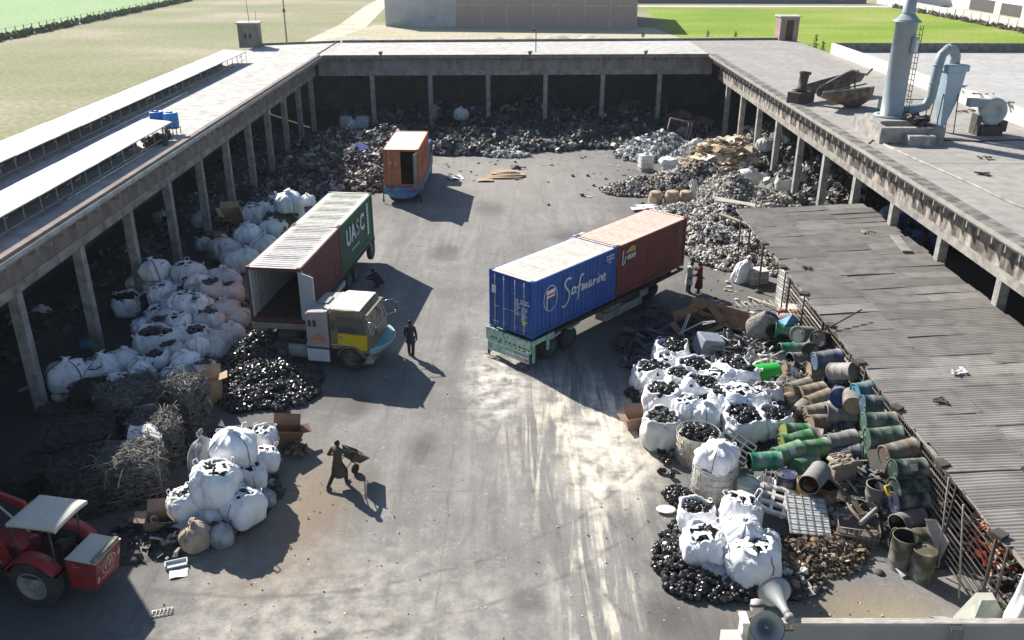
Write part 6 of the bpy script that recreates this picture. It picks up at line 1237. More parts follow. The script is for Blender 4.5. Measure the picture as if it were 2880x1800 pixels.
heap('casings_strip', 'big glittering heap of black and white casings behind the dark red container', 'scrap', [(13.2, 53.8, 2.8, 3.4, 1.4), (12.0, 50.8, 2.4, 3.0, 1.1), (14.2, 49.6, 2.4, 3.0, 1.0), (11.2, 55.6, 2.4, 2.6, .9), (15.2, 47.2, 1.7, 2.6, .8), (12.6, 48.0, 2.2, 2.0, .7)], 6000, (('case', 6), ('tub', 2), ('plate', 2), ('lump', 1), ('bar', 1)), (0.13, 0.28), (((.03, .029, .028), 9), ((.68, .66, .63), 7), ((.24, .225, .21), 4), ((.10, .06, .05), 1), ((.60, .53, .43), 5), ((.74, .70, .63), 3)), 10, tilt=.35)
heap('shed_scrap', 'dark heap of scrap under the right shed behind its pillars', 'scrap', [(22.5, 71, 3, 5, 2.6), (23, 62, 3, 5, 2.4), (20.8, 64, 1.8, 4, 1.6), (22, 57, 2.4, 3, 1.6), (24.5, 79, 4, 5, 1.8), (21.2, 75, 2, 4, 1.8), (20.6, 58.8, 1.6, 2.6, .8)], 4000, sh_mix, (0.12, 0.45), MIX, 12)
heap('blue_heap', 'heap of crumpled blue plastic under the right shed', 'plastic', [(25.2, 52, 2.8, 3.2, 1.8)], 420, (('plate', 3), ('tub', 2), ('lump', 1)), (.3, .8), (((.03, .07, .22), 4), ((.06, .12, .3), 2), ((.25, .28, .34), 2), ((.02, .03, .08), 3)), 13, m=VMd)
heap('shed_scrap', 'dim heap of odds and ends inside the left shed', 'scrap', [(-21.5, 47, 2.4, 5, 1.2), (-21, 56, 2, 5, 1.4), (-21.5, 66, 2.4, 6, 1.5), (-22, 78, 2.4, 6, 1.5), (-22.5, 37, 2, 4, .8), (-18.4, 52.4, 1.4, 2.6, .5)], 1700, sh_mix, (0.12, 0.36), DKD, 14)
heap('bag_bed', 'dark scrap the bulk bags behind the green container are piled on', 'scrap', [(-13.8, 50.6, 2.0, 2.4, 2.2), (-14.6, 48, 1.8, 2.2, 1.0)], 300, sh_mix, (.1, .3), DK, 15)
heap('bag_bed', 'dark scrap between the bulk bags along the left shed', 'scrap', [(-15.4, 39.5, 2.8, 2.8, 1.75), (-14.3, 35.8, 2.3, 2.6, 1.05), (-14.6, 32.8, 3.6, 1.5, .75), (-17.4, 41, 1.6, 1.6, 1.5)], 1500, sh_mix, (.1, .3), DKB + WHT, 16)
heap('bag_bed', 'dark scrap under the front left pile of bulk bags', 'scrap', [(-9.3, 24.4, 1.5, 2.2, 1.0), (-10.4, 22.4, 1.3, 1.2, .4), (-11.2, 22.6, 1.2, 1.0, .35)], 420, sh_mix, (.08, .3), DKB, 17)
heap('bag_bed', 'black and grey scrap between the bags of the right pile', 'scrap', [(7.4, 30.4, 2.5, 3.5, 1.25), (9.6, 29.2, 1.9, 2.3, .9), (6.2, 28.6, 1.4, 1.8, .5)], 1500, (('case', 5), ('bar', 2), ('plate', 1)), (.17, .27), (((.03, .029, .028), 8), ((.2, .19, .18), 2), ((.45, .44, .42), 1)), 18)
heap('drum_bed', 'dark jumble of rubbish under the drums', 'scrap', [(12.9, 31.0, 1.3, 4.8, 1.5), (13.0, 25.4, 1.3, 4.6, 1.4), (11.8, 31.5, 2.0, 4.4, .9), (12.2, 25.6, 2.2, 4.2, .8), (13.0, 35.4, 1.4, 2.6, .9), (10.4, 25.8, 1.6, 1.8, .5)], 1800, sh_mix, (0.08, 0.32), DKB, 19)
heap('stick_heap', 'heap of pale sticks and metal strips between the cardboard and the green drums', 'scrap', [(9.9, 35.3, 1.7, 1.7, .6), (10.4, 33.6, 1.3, 1.6, .5)], 620, (('bar', 6), ('strip', 3), ('plate', 1)), (.16, .55), MIX + WHT, 20)
heap('wood_chip_heap', 'low heap of brown wood chips below the white wire panel', 'wood', [(9.3, 21.6, 1.6, 1.1, .4), (10.1, 22.6, .9, 1.2, .35), (8.3, 21.0, 1.2, .9, .25)], 2200, (('plate', 4), ('lump', 1), ('strip', 1)), (0.04, 0.14), (((.26, .19, .12), 4), ((.16, .12, .085), 5), ((.46, .37, .26), 2), ((.05, .045, .04), 5)), 21, base=(.12, .085, .05), m=VMd)
heap('can_heap', 'strip of crushed grey cans beside the white wire panel', 'scrap', [(10.35, 23.3, .8, 1.3, .4), (8.0, 20.3, 1.1, .8, .2)], 520, (('plate', 2), ('lump', 2), ('bar', 1)), (.07, .2), MIX, 22)
heap('dark_mats', 'flattened dark rubber mats and tracks on the ground beside the right trailer', 'scrap', [(6.6, 36.0, 1.9, 2.2, .25), (7.4, 38.2, 1.6, 2.2, .35), (6.0, 34.4, 1.4, 1.2, .18)], 520, (('strip', 4), ('plate', 2), ('bar', 2)), (0.2, 0.8), (((.045, .045, .05), 5), ((.09, .07, .06), 3), ((.10, .11, .15), 2), ((.18, .18, .18), 1)), 23, tilt=.15)
heap('sweepings', 'sweepings of dirt and scraps in front of the tractor', 'litter', [(-11.4, 22.2, 1.5, 1.3, .22), (-10.4, 27.6, 2.2, 1.5, .22), (-9.2, 28.2, 1.2, .8, .2)], 700, sh_mix, (0.03, 0.15), DKB + (((.5, .45, .38), 1),), 24)
LIT = ((.62, .61, .58), 4), ((.05, .05, .05), 4), ((.2, .17, .14), 3), ((.45, .36, .26), 2)
def litter(label, spots, n, seed, size):
    rng = np.random.default_rng(seed); V, F, C = [], [], []; off = 0; org = spots[0]
    for k in range(n):
        cx, cy, r = spots[rng.integers(len(spots))]; x, y = rng.normal(cx, r), rng.normal(cy, r); tv, tf = SHAPES[['plate', 'plate', 'lump', 'strip', 'bar'][rng.integers(5)]]; s = rng.uniform(*size)
        Z = rot_batch(rng, 1, .12)[0]; v = (tv * s * (1, 1, .5)) @ Z.T; v[:, 2] += .004 - v[:, 2].min(); v += (x - org[0], y - org[1], 0); V.append(v); c = LIT[rng.choice(4, p=(.3, .3, .23, .17))][0]; C += [(*c, 1)] * len(v); F += [tuple(i + off for i in f) for f in tf]; off += len(v)
    me = bpy.data.meshes.new('litter'); me.from_pydata(np.concatenate(V).tolist(), [], F); ca = me.color_attributes.new('piece', 'FLOAT_COLOR', 'POINT'); ca.data.foreach_set('color', np.array(C, np.float32).ravel()); me.materials.append(VMd); me.update()
    return tag(place('litter', me, None, (org[0], org[1], 0)), label, 'litter', None, 'stuff')
litter('small scraps of paper and metal strewn over the far middle of the yard', [(8, 66, 2.6), (5, 72, 3), (-3, 68, 3), (9, 58, 2.2), (0, 74, 5)], 190, 31, (.08, .4))
litter('tiny bits of litter strewn over the near yard floor', [(0, 24, 6), (-5, 20, 3), (3, 20, 3), (9, 18.7, 2), (-2, 40, 5), (-8, 20, 2.5), (-6.5, 24, 1.5), (5.3, 23.5, 1), (8.5, 19.3, 1)], 720, 32, (.018, .075))
litter('scraps strewn around the crates near the shed corner', [(11.5, 43.5, 1.2), (10.5, 40.5, 1.4), (12, 46, 1)], 90, 33, (.06, .3))

# ---------------------------------------------------------------- individual black casings on the two heaps
mb = MB(); mb.lathe(CAS, 14, Matrix.Scale(1.0, 4)); mb.tube([(.04, 0, .15), (.06, 0, .19), (.1, .02, .18)], .014, 5); mb.box((.15, 0, -.02), (.06, .05, .03)); mb.box((-.15, 0, -.02), (.06, .05, .03)); casing_me = mb.mesh('casing', casing_m)
def casing_field(label, group, cones, n, seed, smin, smax, x_ok=lambda x, y: True):
    rd = random.Random(seed); k = 0
    while k < n:
        c = rd.choice(cones); a = rd.random() * 6.28; q = sqrt_(rd.random()) * .98; x, y = c[0] + c[2] * q * cos(a), c[1] + c[3] * q * sin(a)
        if not x_ok(x, y): continue
        h = max([g[4] * max(0, 1 - sqrt_(((x - g[0]) / g[2]) ** 2 + ((y - g[1]) / g[3]) ** 2) ** 1.2) for g in cones]); s = rd.uniform(smin, smax)
        o = place('casing', casing_me, None, (x, y, h + .13 * s)); o.rotation_euler = (rd.uniform(-1.4, 1.4), rd.uniform(-1.4, 1.4), rd.random() * 6.28); o.scale = (s, s, s); tag(o, label, 'casing', group); k += 1
LC_ = [(-11.1, 34.6, 1.35, 2.2, 1.3), (-10.6, 32.9, 1.7, 1.9, .8), (-9.6, 31.6, 1.7, 1.4, .5), (-10.6, 31.0, 1.1, 1.1, .35), (-9.0, 32.9, 1.2, 1.2, .3)]
casing_field('black round metal casing lying in the heap below the open red container', 'black casings heaped below the open red container', LC_, 165, 5, .58, .76)
heap('casings_core', 'body of black casings inside the heap below the open red container', 'scrap', LC_, 1500, (('case', 1),), (.17, .245), (((.018, .017, .017), 4), ((.04, .038, .036), 2)), 40, base=(.02, .02, .02), m=VMg, tilt=.9)
RC_ = [(5.1, 21.3, .95, 1.5, .32), (5.5, 20.3, 1.2, .9, .3), (6.4, 19.9, 1.2, .6, .22), (5.6, 22.4, .8, .8, .3), (5.6, 24.4, .5, .6, .2), (7.7, 19.9, .9, .5, .15)]
casing_field('black round metal casing lying beside the front right pile of white bags', 'black casings beside the front right bags', RC_, 105, 6, .58, .76)
heap('casings_core', 'body of black casings inside the low heap beside the front right bags', 'scrap', RC_, 620, (('case', 1),), (.17, .245), (((.02, .019, .018), 4), ((.05, .046, .04), 2)), 41, base=(.04, .036, .032), tilt=.9, m=VMg)
casing_field('black round metal casing lying between the bags of the right pile', 'black casings between the right bags', [(8.0, 26.9, 1.0, .8, .45), (5.6, 26.2, .5, .7, .15), (6.3, 30.9, .8, .8, .9), (8.4, 30.2, .9, .9, .9)], 28, 8, .62, .9)

# ---------------------------------------------------------------- wire bales
wire_pale = mat('pale_cable', (.25, .24, .22), (.065, .06, .055), 5, .75); wire_dark_shaded = mat('dark_shaded_cable', (.045, .043, .04), (.11, .10, .09), 5, .75); core_m = mat('bale_core', (.03, .027, .024), (.05, .045, .04), 3, .95)  # darker cable colour also paints in the shade on the left bales
def bale_mesh(seed, d, n, rw, m, frac=.35, messy=1.0):
    rd = random.Random(seed); mb = MB(); X, Y, Z = d
    mb.box((0, 0, Z * .42), (X * .80, Y * .80, Z * .84), None, 1, .92)
    for k in range(n):
        face = rd.random(); pts = []
        if face < .5: # over the top and hanging down the sides
            a = rd.uniform(-.5, .5); s0 = rd.uniform(-.62, .0); s1 = s0 + rd.uniform(.35, .9); sk = rd.uniform(-.5, .5); q = rd.random() < .7
            for j in range(11):
                s = s0 + (s1 - s0) * j / 10; u = s; v = a + sk * (s - s0) + rd.gauss(0, .03) * messy
                over = max(0, abs(u) - .47) + max(0, abs(v) - .47); uu_ = max(-.52, min(.52, u)); vv_ = max(-.52, min(.52, v)); z = 1.0 - over * 1.5 + rd.gauss(.02, .02) * messy
                pts.append(((uu_ if q else vv_) * X, (vv_ if q else uu_) * Y, max(.02, z * Z)))
        else:         # loops along the sides
            a = rd.uniform(0, 6.28); z = rd.uniform(.05, .98); dz = rd.uniform(-.5, .5)
            for j in range(10):
                b = a + j * rd.uniform(.10, .2); c, s = cos(b), sin(b); e = (abs(c) ** 5 + abs(s) ** 5) ** (-1 / 5) * (.51 + rd.gauss(0, .02) * messy); pts.append((X * c * e, Y * s * e, max(.03, Z * min(1.03, max(.02, z + dz * j / 10 + rd.gauss(0, .03))))))
        mb.tube(pts, rw * rd.uniform(.7, 1.4), 4, 0, False)
    for k in range(int(n * .12)): # loose ends
        p = Vector((rd.uniform(-.5, .5) * X, rd.uniform(-.5, .5) * Y, Z)); dv = Vector((rd.gauss(0, 1), rd.gauss(0, 1), rd.uniform(-.2, .8))).normalized() * rd.uniform(.2, .55); mb.tube([p, p + dv * .5 + Vector((0, 0, .1)), p + dv, p + dv * 1.5 - Vector((0, 0, .15))], rw, 4, 0, False)
    return mb.mesh('wire_bale', [m, core_m])
bm1 = bale_mesh(1, (1.7, 1.4, 1.3), 560, .016, wire_pale, messy=2.2); bm2 = bale_mesh(2, (2.0, 1.7, 1.25), 560, .016, wire_pale, messy=2.6); bm3 = bale_mesh(3, (1.9, 1.7, 1.2), 430, .018, wire_dark_shaded, messy=1.6); bm4 = bale_mesh(5, (3.2, 2.0, .6), 420, .016, wire_dark_shaded, messy=2)
for me, x, y, z, rz, sc, lab in ((bm1, -12.5, 24.6, 0, .25, (1.05, 1.1, 1.02), 'tied bale of pale cables nearest the white bags and the tractor'), (bm2, -14.2, 29.0, .0, .7, (1.1, 1, 1.1), 'bale of pale cables with long strands sagging over its left side'), (bm1, -12.4, 29.3, .0, -.35, (.85, .9, 1.1), 'squarish bale of grey cables beside the cardboard'),
                                 (bm2, -12.6, 26.9, 0, 1.9, (.9, .9, .95), 'bale of grey cables behind the white foam sheet'), (bm3, -15.0, 26.4, 0, .4, (1.1, 1, 1.0), 'dark bale of cables with loops in the shade left of the pale bales'), (bm3, -14.0, 24.2, 0, 2.2, (1.1, 1, 1.0), 'dark bale of cables right behind the tractor canopy'),
                                 (bm3, -16.3, 25.2, 0, 1.2, (.9, .8, .5), 'low dark tangle of cables at the left edge of the bales'), (bm4, -15.7, 31.0, 0, .15, (1, .8, 1), 'flat dark mat of wire in front of the netted white bag'), (bm3, -14.9, 28.0, 0, 2.9, (.9, .9, .7), 'small dark bale of cables wedged between the pale and the shaded ones')):
    o = place('wire_bale', me, None, (x, y, z), rz); o.scale = (sc[0], sc[1], sc[2] * 1.18); tag(o, lab, 'wire bale', 'bales of scrap cable at the left')
foam = mat('white_foam', (.66, .66, .66), (.56, .56, .56), 3, .8)
mb = MB(); mb.grid(lambda u, v: (-.55 + 1.1 * u + .15 * v, -.45 + .9 * v, .5 * (1 - v) ** 1.0 * .2 + .38 * sin(pi * v * .5) * (1 - .5 * u) + .05 * sin(9 * u + 3 * v)), 12, 10)
o = mb.build('foam_sheet', foam, None, (-12.6, 26.0, 1.3), .35); tag(o, 'crumpled white foam sheet lying on top of the cable bales', 'foam sheet')
mb = MB(); mb.grid(lambda u, v: (-.3 + .6 * u, .05 * sin(5 * u), .75 * v), 6, 6); tag(mb.build('plastic_sheet', mat('lilac_plastic', (.36, .35, .40), (.25, .24, .28), 3, .6), None, (-13.3, 28.2, .7), .5), 'lilac grey plastic sheet tucked between two pale cable bales', 'plastic sheet')
mb = MB(); rd = random.Random(2)
for k in range(14):
    p = [(rd.gauss(0, .3), rd.gauss(0, .3), .02)]
    for j in range(5): p.append((p[-1][0] + rd.gauss(0, .2), p[-1][1] + rd.gauss(0, .2), rd.uniform(.02, .12)))
    mb.tube(p, .022, 5)
tag(mb.build('white_cable_knot', mat('white_cable', (.55, .55, .53), None, 4, .6), None, (-14.9, 26.3, 1.2)), 'knot of white cables on the dark shaded bale', 'cable')
# ---------------------------------------------------------------- corrugated lean-to on the right
def corr_mat():
    m = mat('corrugated_sheet', (.255, .24, .222), (.20, .188, .173), .35, .8, stretch=(.35, 2.2, 1), dust=(.155, .147, .136), contrast=(.35, .65)); return m
cm = corr_mat(); cm2 = mat('corrugated_sheet_pale', (.31, .295, .27), (.26, .245, .225), .35, .75, stretch=(.35, 2.2, 1), dust=(.2, .19, .18)); cm3 = mat('corrugated_sheet_dark', (.21, .198, .183), (.165, .156, .145), .35, .8, stretch=(.35, 2.2, 1), dust=(.15, .143, .133))
lt = thing('lean_to', 'low lean-to with a grey corrugated roof along the right shed', 'lean-to', (12.6, 14, 0))
rd = random.Random(21); mb = MB(); y = 0.0
rows = ((0.0, 2.5), (2.3, 4.8), (4.6, 7.15)); W_ = .82
nrow = int(34.2 / W_)
for j in range(nrow):
    for i, (xa, xb) in enumerate(rows):
        y0 = j * W_ + rd.gauss(0, .02); x_off = rd.gauss(0, .05); sk = rd.gauss(0, .014); dz = .012 * ((i + j) % 2) + rd.uniform(0, .02); mi = rd.choice((0, 0, 0, 0, 0, 1, 2)); edge_left = (-.35 if j > 20 else 0) * 0
        top = 34.2 - 1.2 * 0
        def fn(u, v, xa=xa, xb=xb, y0=y0, dz=dz, sk=sk, x_off=x_off):
            x = xa + x_off + (xb - xa) * u; yy = y0 + (W_ + .06) * v; return (x, yy + sk * (x - xa), 3.02 + .05 * x + dz + .016 * sin(2 * pi * yy / .145) + .02 * sin(x * 1.1 + y0))
        mb.grid(fn, 2, 28, mi, True)
for k in range(0): # sheets lifted or shifted
    y0 = rd.uniform(14, 33); xa = rd.uniform(0, 3.5); mb.grid(lambda u, v: (xa + 3.0 * u, y0 + W_ * v + .15 * u, 3.13 + .05 * (xa + 3 * u) + .016 * sin(2 * pi * W_ * v / .145) + .10 * (1 - v)), 3, 26, rd.choice((0, 1, 2)), True)
mb.build('roof', [cm, cm2, cm3], lt)
for k in range(8):
    yy = .3 + k * 4.75; mb = MB(); mb.tube([(.35, yy, 0), (.3, yy, 3.0)], .05, 6); mb.lathe([(0, 0), (.2, 0), (.18, .12), (0, .12)], 8, Matrix.Translation((.35, yy, 0))); mb.build('post', dark_m, lt)
for x in (.12, 2.4, 4.7): mb = MB(); mb.bx((x - .04, .1, 2.88 + .05 * x), (x + .04, 34, 2.98 + .05 * x)); mb.build('beam', dark_m if x > 1 else mat('edge_pipe', (.33, .30, .27), (.22, .2, .18), 4, .7), lt)
for k in range(9):
    mb = MB(); mb.box((-.02, 1.2 + 3.3 * k, 3.08), (.34, .32, .12), rotm(0, 0, rd.random() * 2)); mb.build('weight_block', dark_m, lt)
for k, (x, y_, s, m, lab) in enumerate(((18.0, 42.6, .35, cm2, 'pale plank and a bottle lying at the far edge of the corrugated roof'), (13.6, 38.0, .3, dark_m, 'twig and dark scrap lying on the far left of the corrugated roof'), (15.6, 27.4, .3, white_l, 'white scrap lying in the middle of the corrugated roof'), (14.2, 25.4, .3, dark_m, 'dark scrap lying below the white one on the corrugated roof'), (18.0, 26.0, .2, dark_m, 'small dark scrap near the right of the corrugated roof'), (14.9, 21.3, .25, dark_m, 'dark splinters on the near part of the corrugated roof'))):
    mb = MB()
    for j in range(5): mb.box((rd.gauss(0, s * .6), rd.gauss(0, s * .3), .03), (rd.uniform(.1, s * 1.6), rd.uniform(.04, .12), .04), rotm(0, 0, rd.random() * 3))
    tag(mb.build('roof_debris', m, None, (x, y_, 3.08 + .05 * (x - 12.6))), lab, 'debris', None, 'stuff')
mb = MB(); mb.box((0, 0, .05), (.45, 2.4, .05)); o = tag(mb.build('loose_sheet', cm2, None, (18.9, 40.6, 3.42), R(-8)), 'pale narrow sheet hanging over the right edge of the corrugated roof', 'roof sheet')
mb = MB(); mb.tube([(0, 0, 0), (1.7, .75, .35)], .032, 6); tag(mb.build('iron_rod', dark_m, None, (12.4, 31.3, 3.15), R(8)), 'long thin rod sticking out across the corrugated roof', 'rod')
t = thing('yard_post', 'thin dark post standing at the far corner of the lean-to', 'post', (13.4, 47.2, 0)); mb = MB(); mb.tube([(0, 0, 0), (.0, 0, 3.1)], .05, 6); mb.build('post', dark_m, t)

# ---------------------------------------------------------------- wire fence under the roof edge
ft = thing('wire_fence', 'rusty fence of iron rods and mesh behind the drums under the corrugated roof edge', 'fence', (12.95, 18.4, 0))
fm = mat('fence_iron', (.16, .135, .115), (.24, .21, .18), 6, .7)
for k in range(14):
    mb = MB(); z = .12 + k * .2; mb.tube([(0, 0, z), (0, 9, z + .02), (0, 20.5, z)], .028 if k % 5 == 0 else .014, 5); mb.build('rail', fm if k % 5 else MATS['edge_pipe'], ft)
for k in range(8): mb = MB(); mb.tube([(-.03, k * 2.9 + .1, 0), (-.03, k * 2.9 + .1, 2.9)], .035, 5); mb.build('post', dark_m, ft)
mb = MB()
for k in range(110): mb.tube([(.02, 3.4 + k * .14, .2), (.02, 3.4 + k * .14, 2.5)], .006, 3, 0, False)
mb.build('mesh', fm, ft)
for k, y_ in enumerate((20.6, 21.9)): mb = MB(); mb.tube([(0, 0, .2), (-.35 + .2 * k, .3, 3.15)], .03, 5); tag(mb.build('leaning_rod', MATS['edge_pipe'], None, (12.55, y_ - 1.2, 0)), ('thin rod leaning against the near end of the wire fence, the farther one', 'thin rod leaning against the near end of the wire fence, the nearer one')[k], 'rod')
heap('orange_netting', 'orange pink netting heaped behind the near end of the wire fence', 'netting', [(14.6, 21.6, 1.0, 1.3, 1.5)], 420, (('strip', 3), ('bar', 3)), (.15, .5), (((.55, .12, .06), 4), ((.62, .32, .22), 3), ((.60, .5, .4), 2)), 51, m=VMd)
heap('fence_scrap', 'grey scrap stored behind the wire fence', 'scrap', [(14.6, 30.5, 1.4, 3.4, 1.5), (14.8, 25.8, 1.4, 3, 1.3), (14.4, 18.8, 1.2, 1.6, 1.0), (15.5, 35, 1.6, 3, 1.2)], 900, sh_mix, (.1, .35), MIX, 52)
# white draped sheet at the near corner and the sloping kerb block
mb = MB(); n = 26
def drape(u, v):
    a = 2 * pi * u; r = (.30 + .34 * v + .05 * sin(5 * a + 4 * v) + .035 * sin(9 * a + 1)) * (1 if v > .04 else .4); return (r * cos(a) * 1.2, r * sin(a), 3.0 - 3.0 * v + .0)
mb.grid(drape, 40, 22); tag(mb.build('draped_sheet', mat('white_cloth', (.74, .74, .73), (.66, .66, .655), 2, .8, bump=.4), None, (13.35, 17.5, .02)), 'tall white sheet draped over something at the near corner of the lean-to', 'sheet')
t = thing('kerb_block', 'pale greenish sloping concrete block at the near end of the wire fence', 'block', (12.55, 18.35, 0))
mb = MB(); mb.add([(-.55, -.5, 0), (.95, -.6, 0), (1.0, .5, 0), (-.35, .55, 0), (-.12, -.1, 1.15), (.22, -.15, 1.2), (.3, .2, 1.15), (-.1, .25, 1.1)], [(3, 2, 1, 0), (4, 5, 6, 7), (0, 1, 5, 4), (1, 2, 6, 5), (2, 3, 7, 6), (3, 0, 4, 7)]); mb.build('block', mat('green_concrete', (.34, .36, .31), (.26, .28, .23), 2.5, .9, dust=(.42, .41, .37)), t)
weeds('weed_patch', 'small weeds growing on the sloping concrete block', 'weeds', [(13.0, 18.3, .25, .3)], 130, .05, leaf).location = (13.0, 18.3, .75)

# ---------------------------------------------------------------- near parapet with loudspeakers
pw = thing('parapet_wall', 'plastered roof parapet with a pale coping along the bottom right edge', 'wall', (3.5, 10.06, 5.04))
mb = MB(); mb.bx((0, -.04, 0), (9, .04, 2.90)); mb.build('wall', mat('near_plaster', (.30, .30, .30), (.24, .24, .245), 1.1, .9, bump=.2), pw)
mb = MB(); mb.bx((-.02, -.05, 2.902), (9, .062, 2.95)); mb.build('coping', mat('coping_concrete', (.50, .46, .41), (.40, .37, .33), 3, .9, bump=.4, bscale=14, dust=(.30, .27, .24), stretch=(.4, 2, 1)), pw)
mb = MB(); mb.bx((-.11, -.12, 0), (-.025, .08, 2.98)); mb.bx((-.13, -.14, 2.98), (-.02, .11, 3.03)); mb.build('corner_post', mat('whitewashed_post', (.72, .70, .66), (.62, .6, .56), 3, .9), pw)
mb = MB(); mb.bx((-.40, -.4, 0), (-.13, -.02, 2.80)); mb.build('lower_block', mat('block_top', (.55, .54, .51), (.47, .46, .43), 2, .9), pw)
hornm = mat('horn_grey', (.36, .37, .37), (.30, .31, .315), 1.5, .45); hornin = mat('horn_inside', (.42, .43, .43), (.36, .37, .37), 1.5, .6)
def horn(lab, loc, axis, s, sq_=1.0):
    t = thing('loudspeaker', lab, 'loudspeaker', loc); q = Vector(axis).normalized().to_track_quat('Z', 'Y').to_matrix().to_4x4(); q = q @ Matrix.Diagonal((s, s, s * sq_, 1))
    mb = MB(); mb.lathe([(.0, -.30), (.055, -.30), (.06, -.22), (.06, -.1), (.085, .05), (.12, .17), (.165, .28), (.215, .36), (.262, .41), (.268, .42)], 36, q); mb.build('bell', hornm, t)
    mb = MB(); mb.lathe([(.262, .421), (.212, .37), (.16, .29), (.115, .18), (.08, .1), (0, .08)], 36, q); mb.build('bell_inside', hornin, t)
    mb = MB(); mb.lathe([(.262, .41), (.274, .415), (.274, .43), (.262, .432)], 36, q); mb.build('rim', mat('rim_rubber', (.09, .09, .09), None, 3, .6), t)
    mb = MB(); mb.lathe([(0, .12), (.028, .14), (.032, .30), (.02, .34), (0, .345)], 16, q); mb.build('inner_horn', hornm, t)
    mb = MB(); mb.lathe([(0, -.46), (.06, -.46), (.075, -.42), (.075, -.33), (.05, -.29), (0, -.29)], 20, q); mb.build('driver', mat('driver_dark', (.12, .12, .12), (.4, .39, .37), 3, .5), t)
    return t
horn('grey horn loudspeaker on the parapet with its mouth towards the camera', (3.69, 9.98, 7.98), (-.10, -.80, .60), .88)
horn('grey horn loudspeaker on the parapet pointing away down the yard', (4.02, 10.22, 8.14), (-.05, .96, -.12), .95, .85)
t = thing('speaker_driver', 'small pinkish driver unit behind the near loudspeaker', 'loudspeaker', (3.62, 10.08, 8.1)); mb = MB(); mb.lathe([(0, 0), (.09, 0), (.1, .1), (.08, .2), (0, .22)], 18, Matrix.Rotation(R(-35), 4, 'X')); mb.build('body', mat('driver_pink', (.58, .5, .47), None, 3, .6), t); mb = MB(); mb.lathe([(.1, .1), (.108, .11), (.108, .13), (.1, .14)], 18, Matrix.Rotation(R(-35), 4, 'X')); mb.build('ring', dark_m, t)
mb = MB(); mb.tube([(-.2, .15, 0), (-.2, -.12, .02), (.2, -.12, .02), (.2, .15, 0)], .018, 5); mb.tube([(-.4, .05, .06), (-.25, .1, .12), (-.05, .05, .16)], .012, 5); tag(mb.build('bracket', dark_m, None, (3.9, 10.0, 7.96)), 'iron bracket holding the two loudspeakers on the parapet', 'bracket')
rd = random.Random(8)
for k in range(6):
    x = 6.42 + k * .035; mb = MB(); mb.tube([(x - .25 + rd.gauss(0, .05), 10.6, 7.4), (x - .12, 10.25, 7.9), (x, 10.09, 7.965), (x + .02, 9.93, 7.965), (x + .03 + rd.gauss(0, .01), 9.90, 7.4), (x + .05, 9.91, 6.2)], .009, 5)
    tag(mb.build('cable', mat('cable_grey', (.14, .14, .14), (.3, .3, .29), 6, .6), None, None), 'thin cable of the bundle hanging over the parapet coping', 'cable', 'cables hanging over the parapet')

# ---------------------------------------------------------------- crates, cages, boards, cartons
plastic_w = mat('white_plastic', (.70, .69, .66), (.62, .61, .58), 3, .5, dust=(.48, .46, .43)); plastic_g = mat('grey_plastic', (.30, .30, .29), (.22, .22, .21), 3, .6, dust=(.38, .37, .35))
def crate(lab, x, y, z, w, d, h, m, rz, grp=None, holes=True):
    t = thing('crate', lab, 'crate', (x, y, z), rz, grp); mb = MB(); n = 5
    mb.bx((-w / 2, -d / 2, 0), (w / 2, d / 2, .03))
    for s in (-1, 1):
        for k in range(3): mb.bx((-w / 2, s * d / 2 - .012, .03 + k * (h - .06) / 2), (w / 2, s * d / 2 + .012, .07 + k * (h - .06) / 2 - .0)); mb.bx((s * w / 2 - .012, -d / 2, .03 + k * (h - .06) / 2), (s * w / 2 + .012, d / 2, .07 + k * (h - .06) / 2))
        for k in range(n + 1): mb.box((-w / 2 + w * k / n, s * d / 2, h / 2), (.035, .02, h)); mb.box((s * w / 2, -d / 2 + d * k / n, h / 2), (.02, .035, h))
    mb.bx((-w / 2, -d / 2, h - .002), (w / 2, d / 2, h + .012)); mb.build('basket', m, t); q = MB(); q.bx((-w / 2 + .03, -d / 2 + .03, .04), (w / 2 - .03, d / 2 - .03, h - .03)); q.build('contents', plastic_g, t); return t
for k in range(2): crate(('lower white crate beside the slumped white bag', 'upper white crate beside the slumped white bag')[k], 13.2, 44.3, k * .36, 1.0, .8, .34, plastic_w, .3, 'white crates beside the slumped bag')
ords = ('lowest', 'second', 'third', 'fourth', 'fifth', 'topmost')
for k in range(6): crate(ords[k] + ' white crate of the tall stack at the lean-to post', 13.95 + .02 * (k % 2), 41.0, k * .31, .95, .85, .295, plastic_w, .12 + .02 * k, 'tall stack of white crates')
mb = MB(); mb.grid(lambda u, v: (-.4 + .8 * u, -.35 + .7 * v, .45 * sin(pi * u) * sin(pi * v) + .06 * sin(9 * u) * cos(7 * v)), 12, 12); tag(mb.build('plastic_sheet', plastic_w, None, (14.0, 41.2, 1.87)), 'crumpled white plastic lying on the tall stack of crates', 'plastic sheet')
for k in range(4): crate(ords[k] + ' white crate of the row leaning along the wire fence end', 14.3 - .05 * k, 38.9 - .15 * k, .3 + k * .30, .8, .7, .28, plastic_w, .3 + .1 * k, 'white crates at the fence end')
crate('single white crate in front of the tall stack', 13.6, 39.7, 0, .95, .7, .5, plastic_w, -.1)
mb = MB(); mb.grid(lambda u, v: (-.7 + 1.4 * u, -.2 + .4 * v, .22 * sin(pi * v) + .05 * sin(11 * u)), 12, 6); tag(mb.build('red_sack', mat('red_cloth', (.42, .04, .035), (.5, .2, .18), 4, .7), None, (13.4, 38.6, .55)), 'long red cloth lying behind the drums', 'cloth')
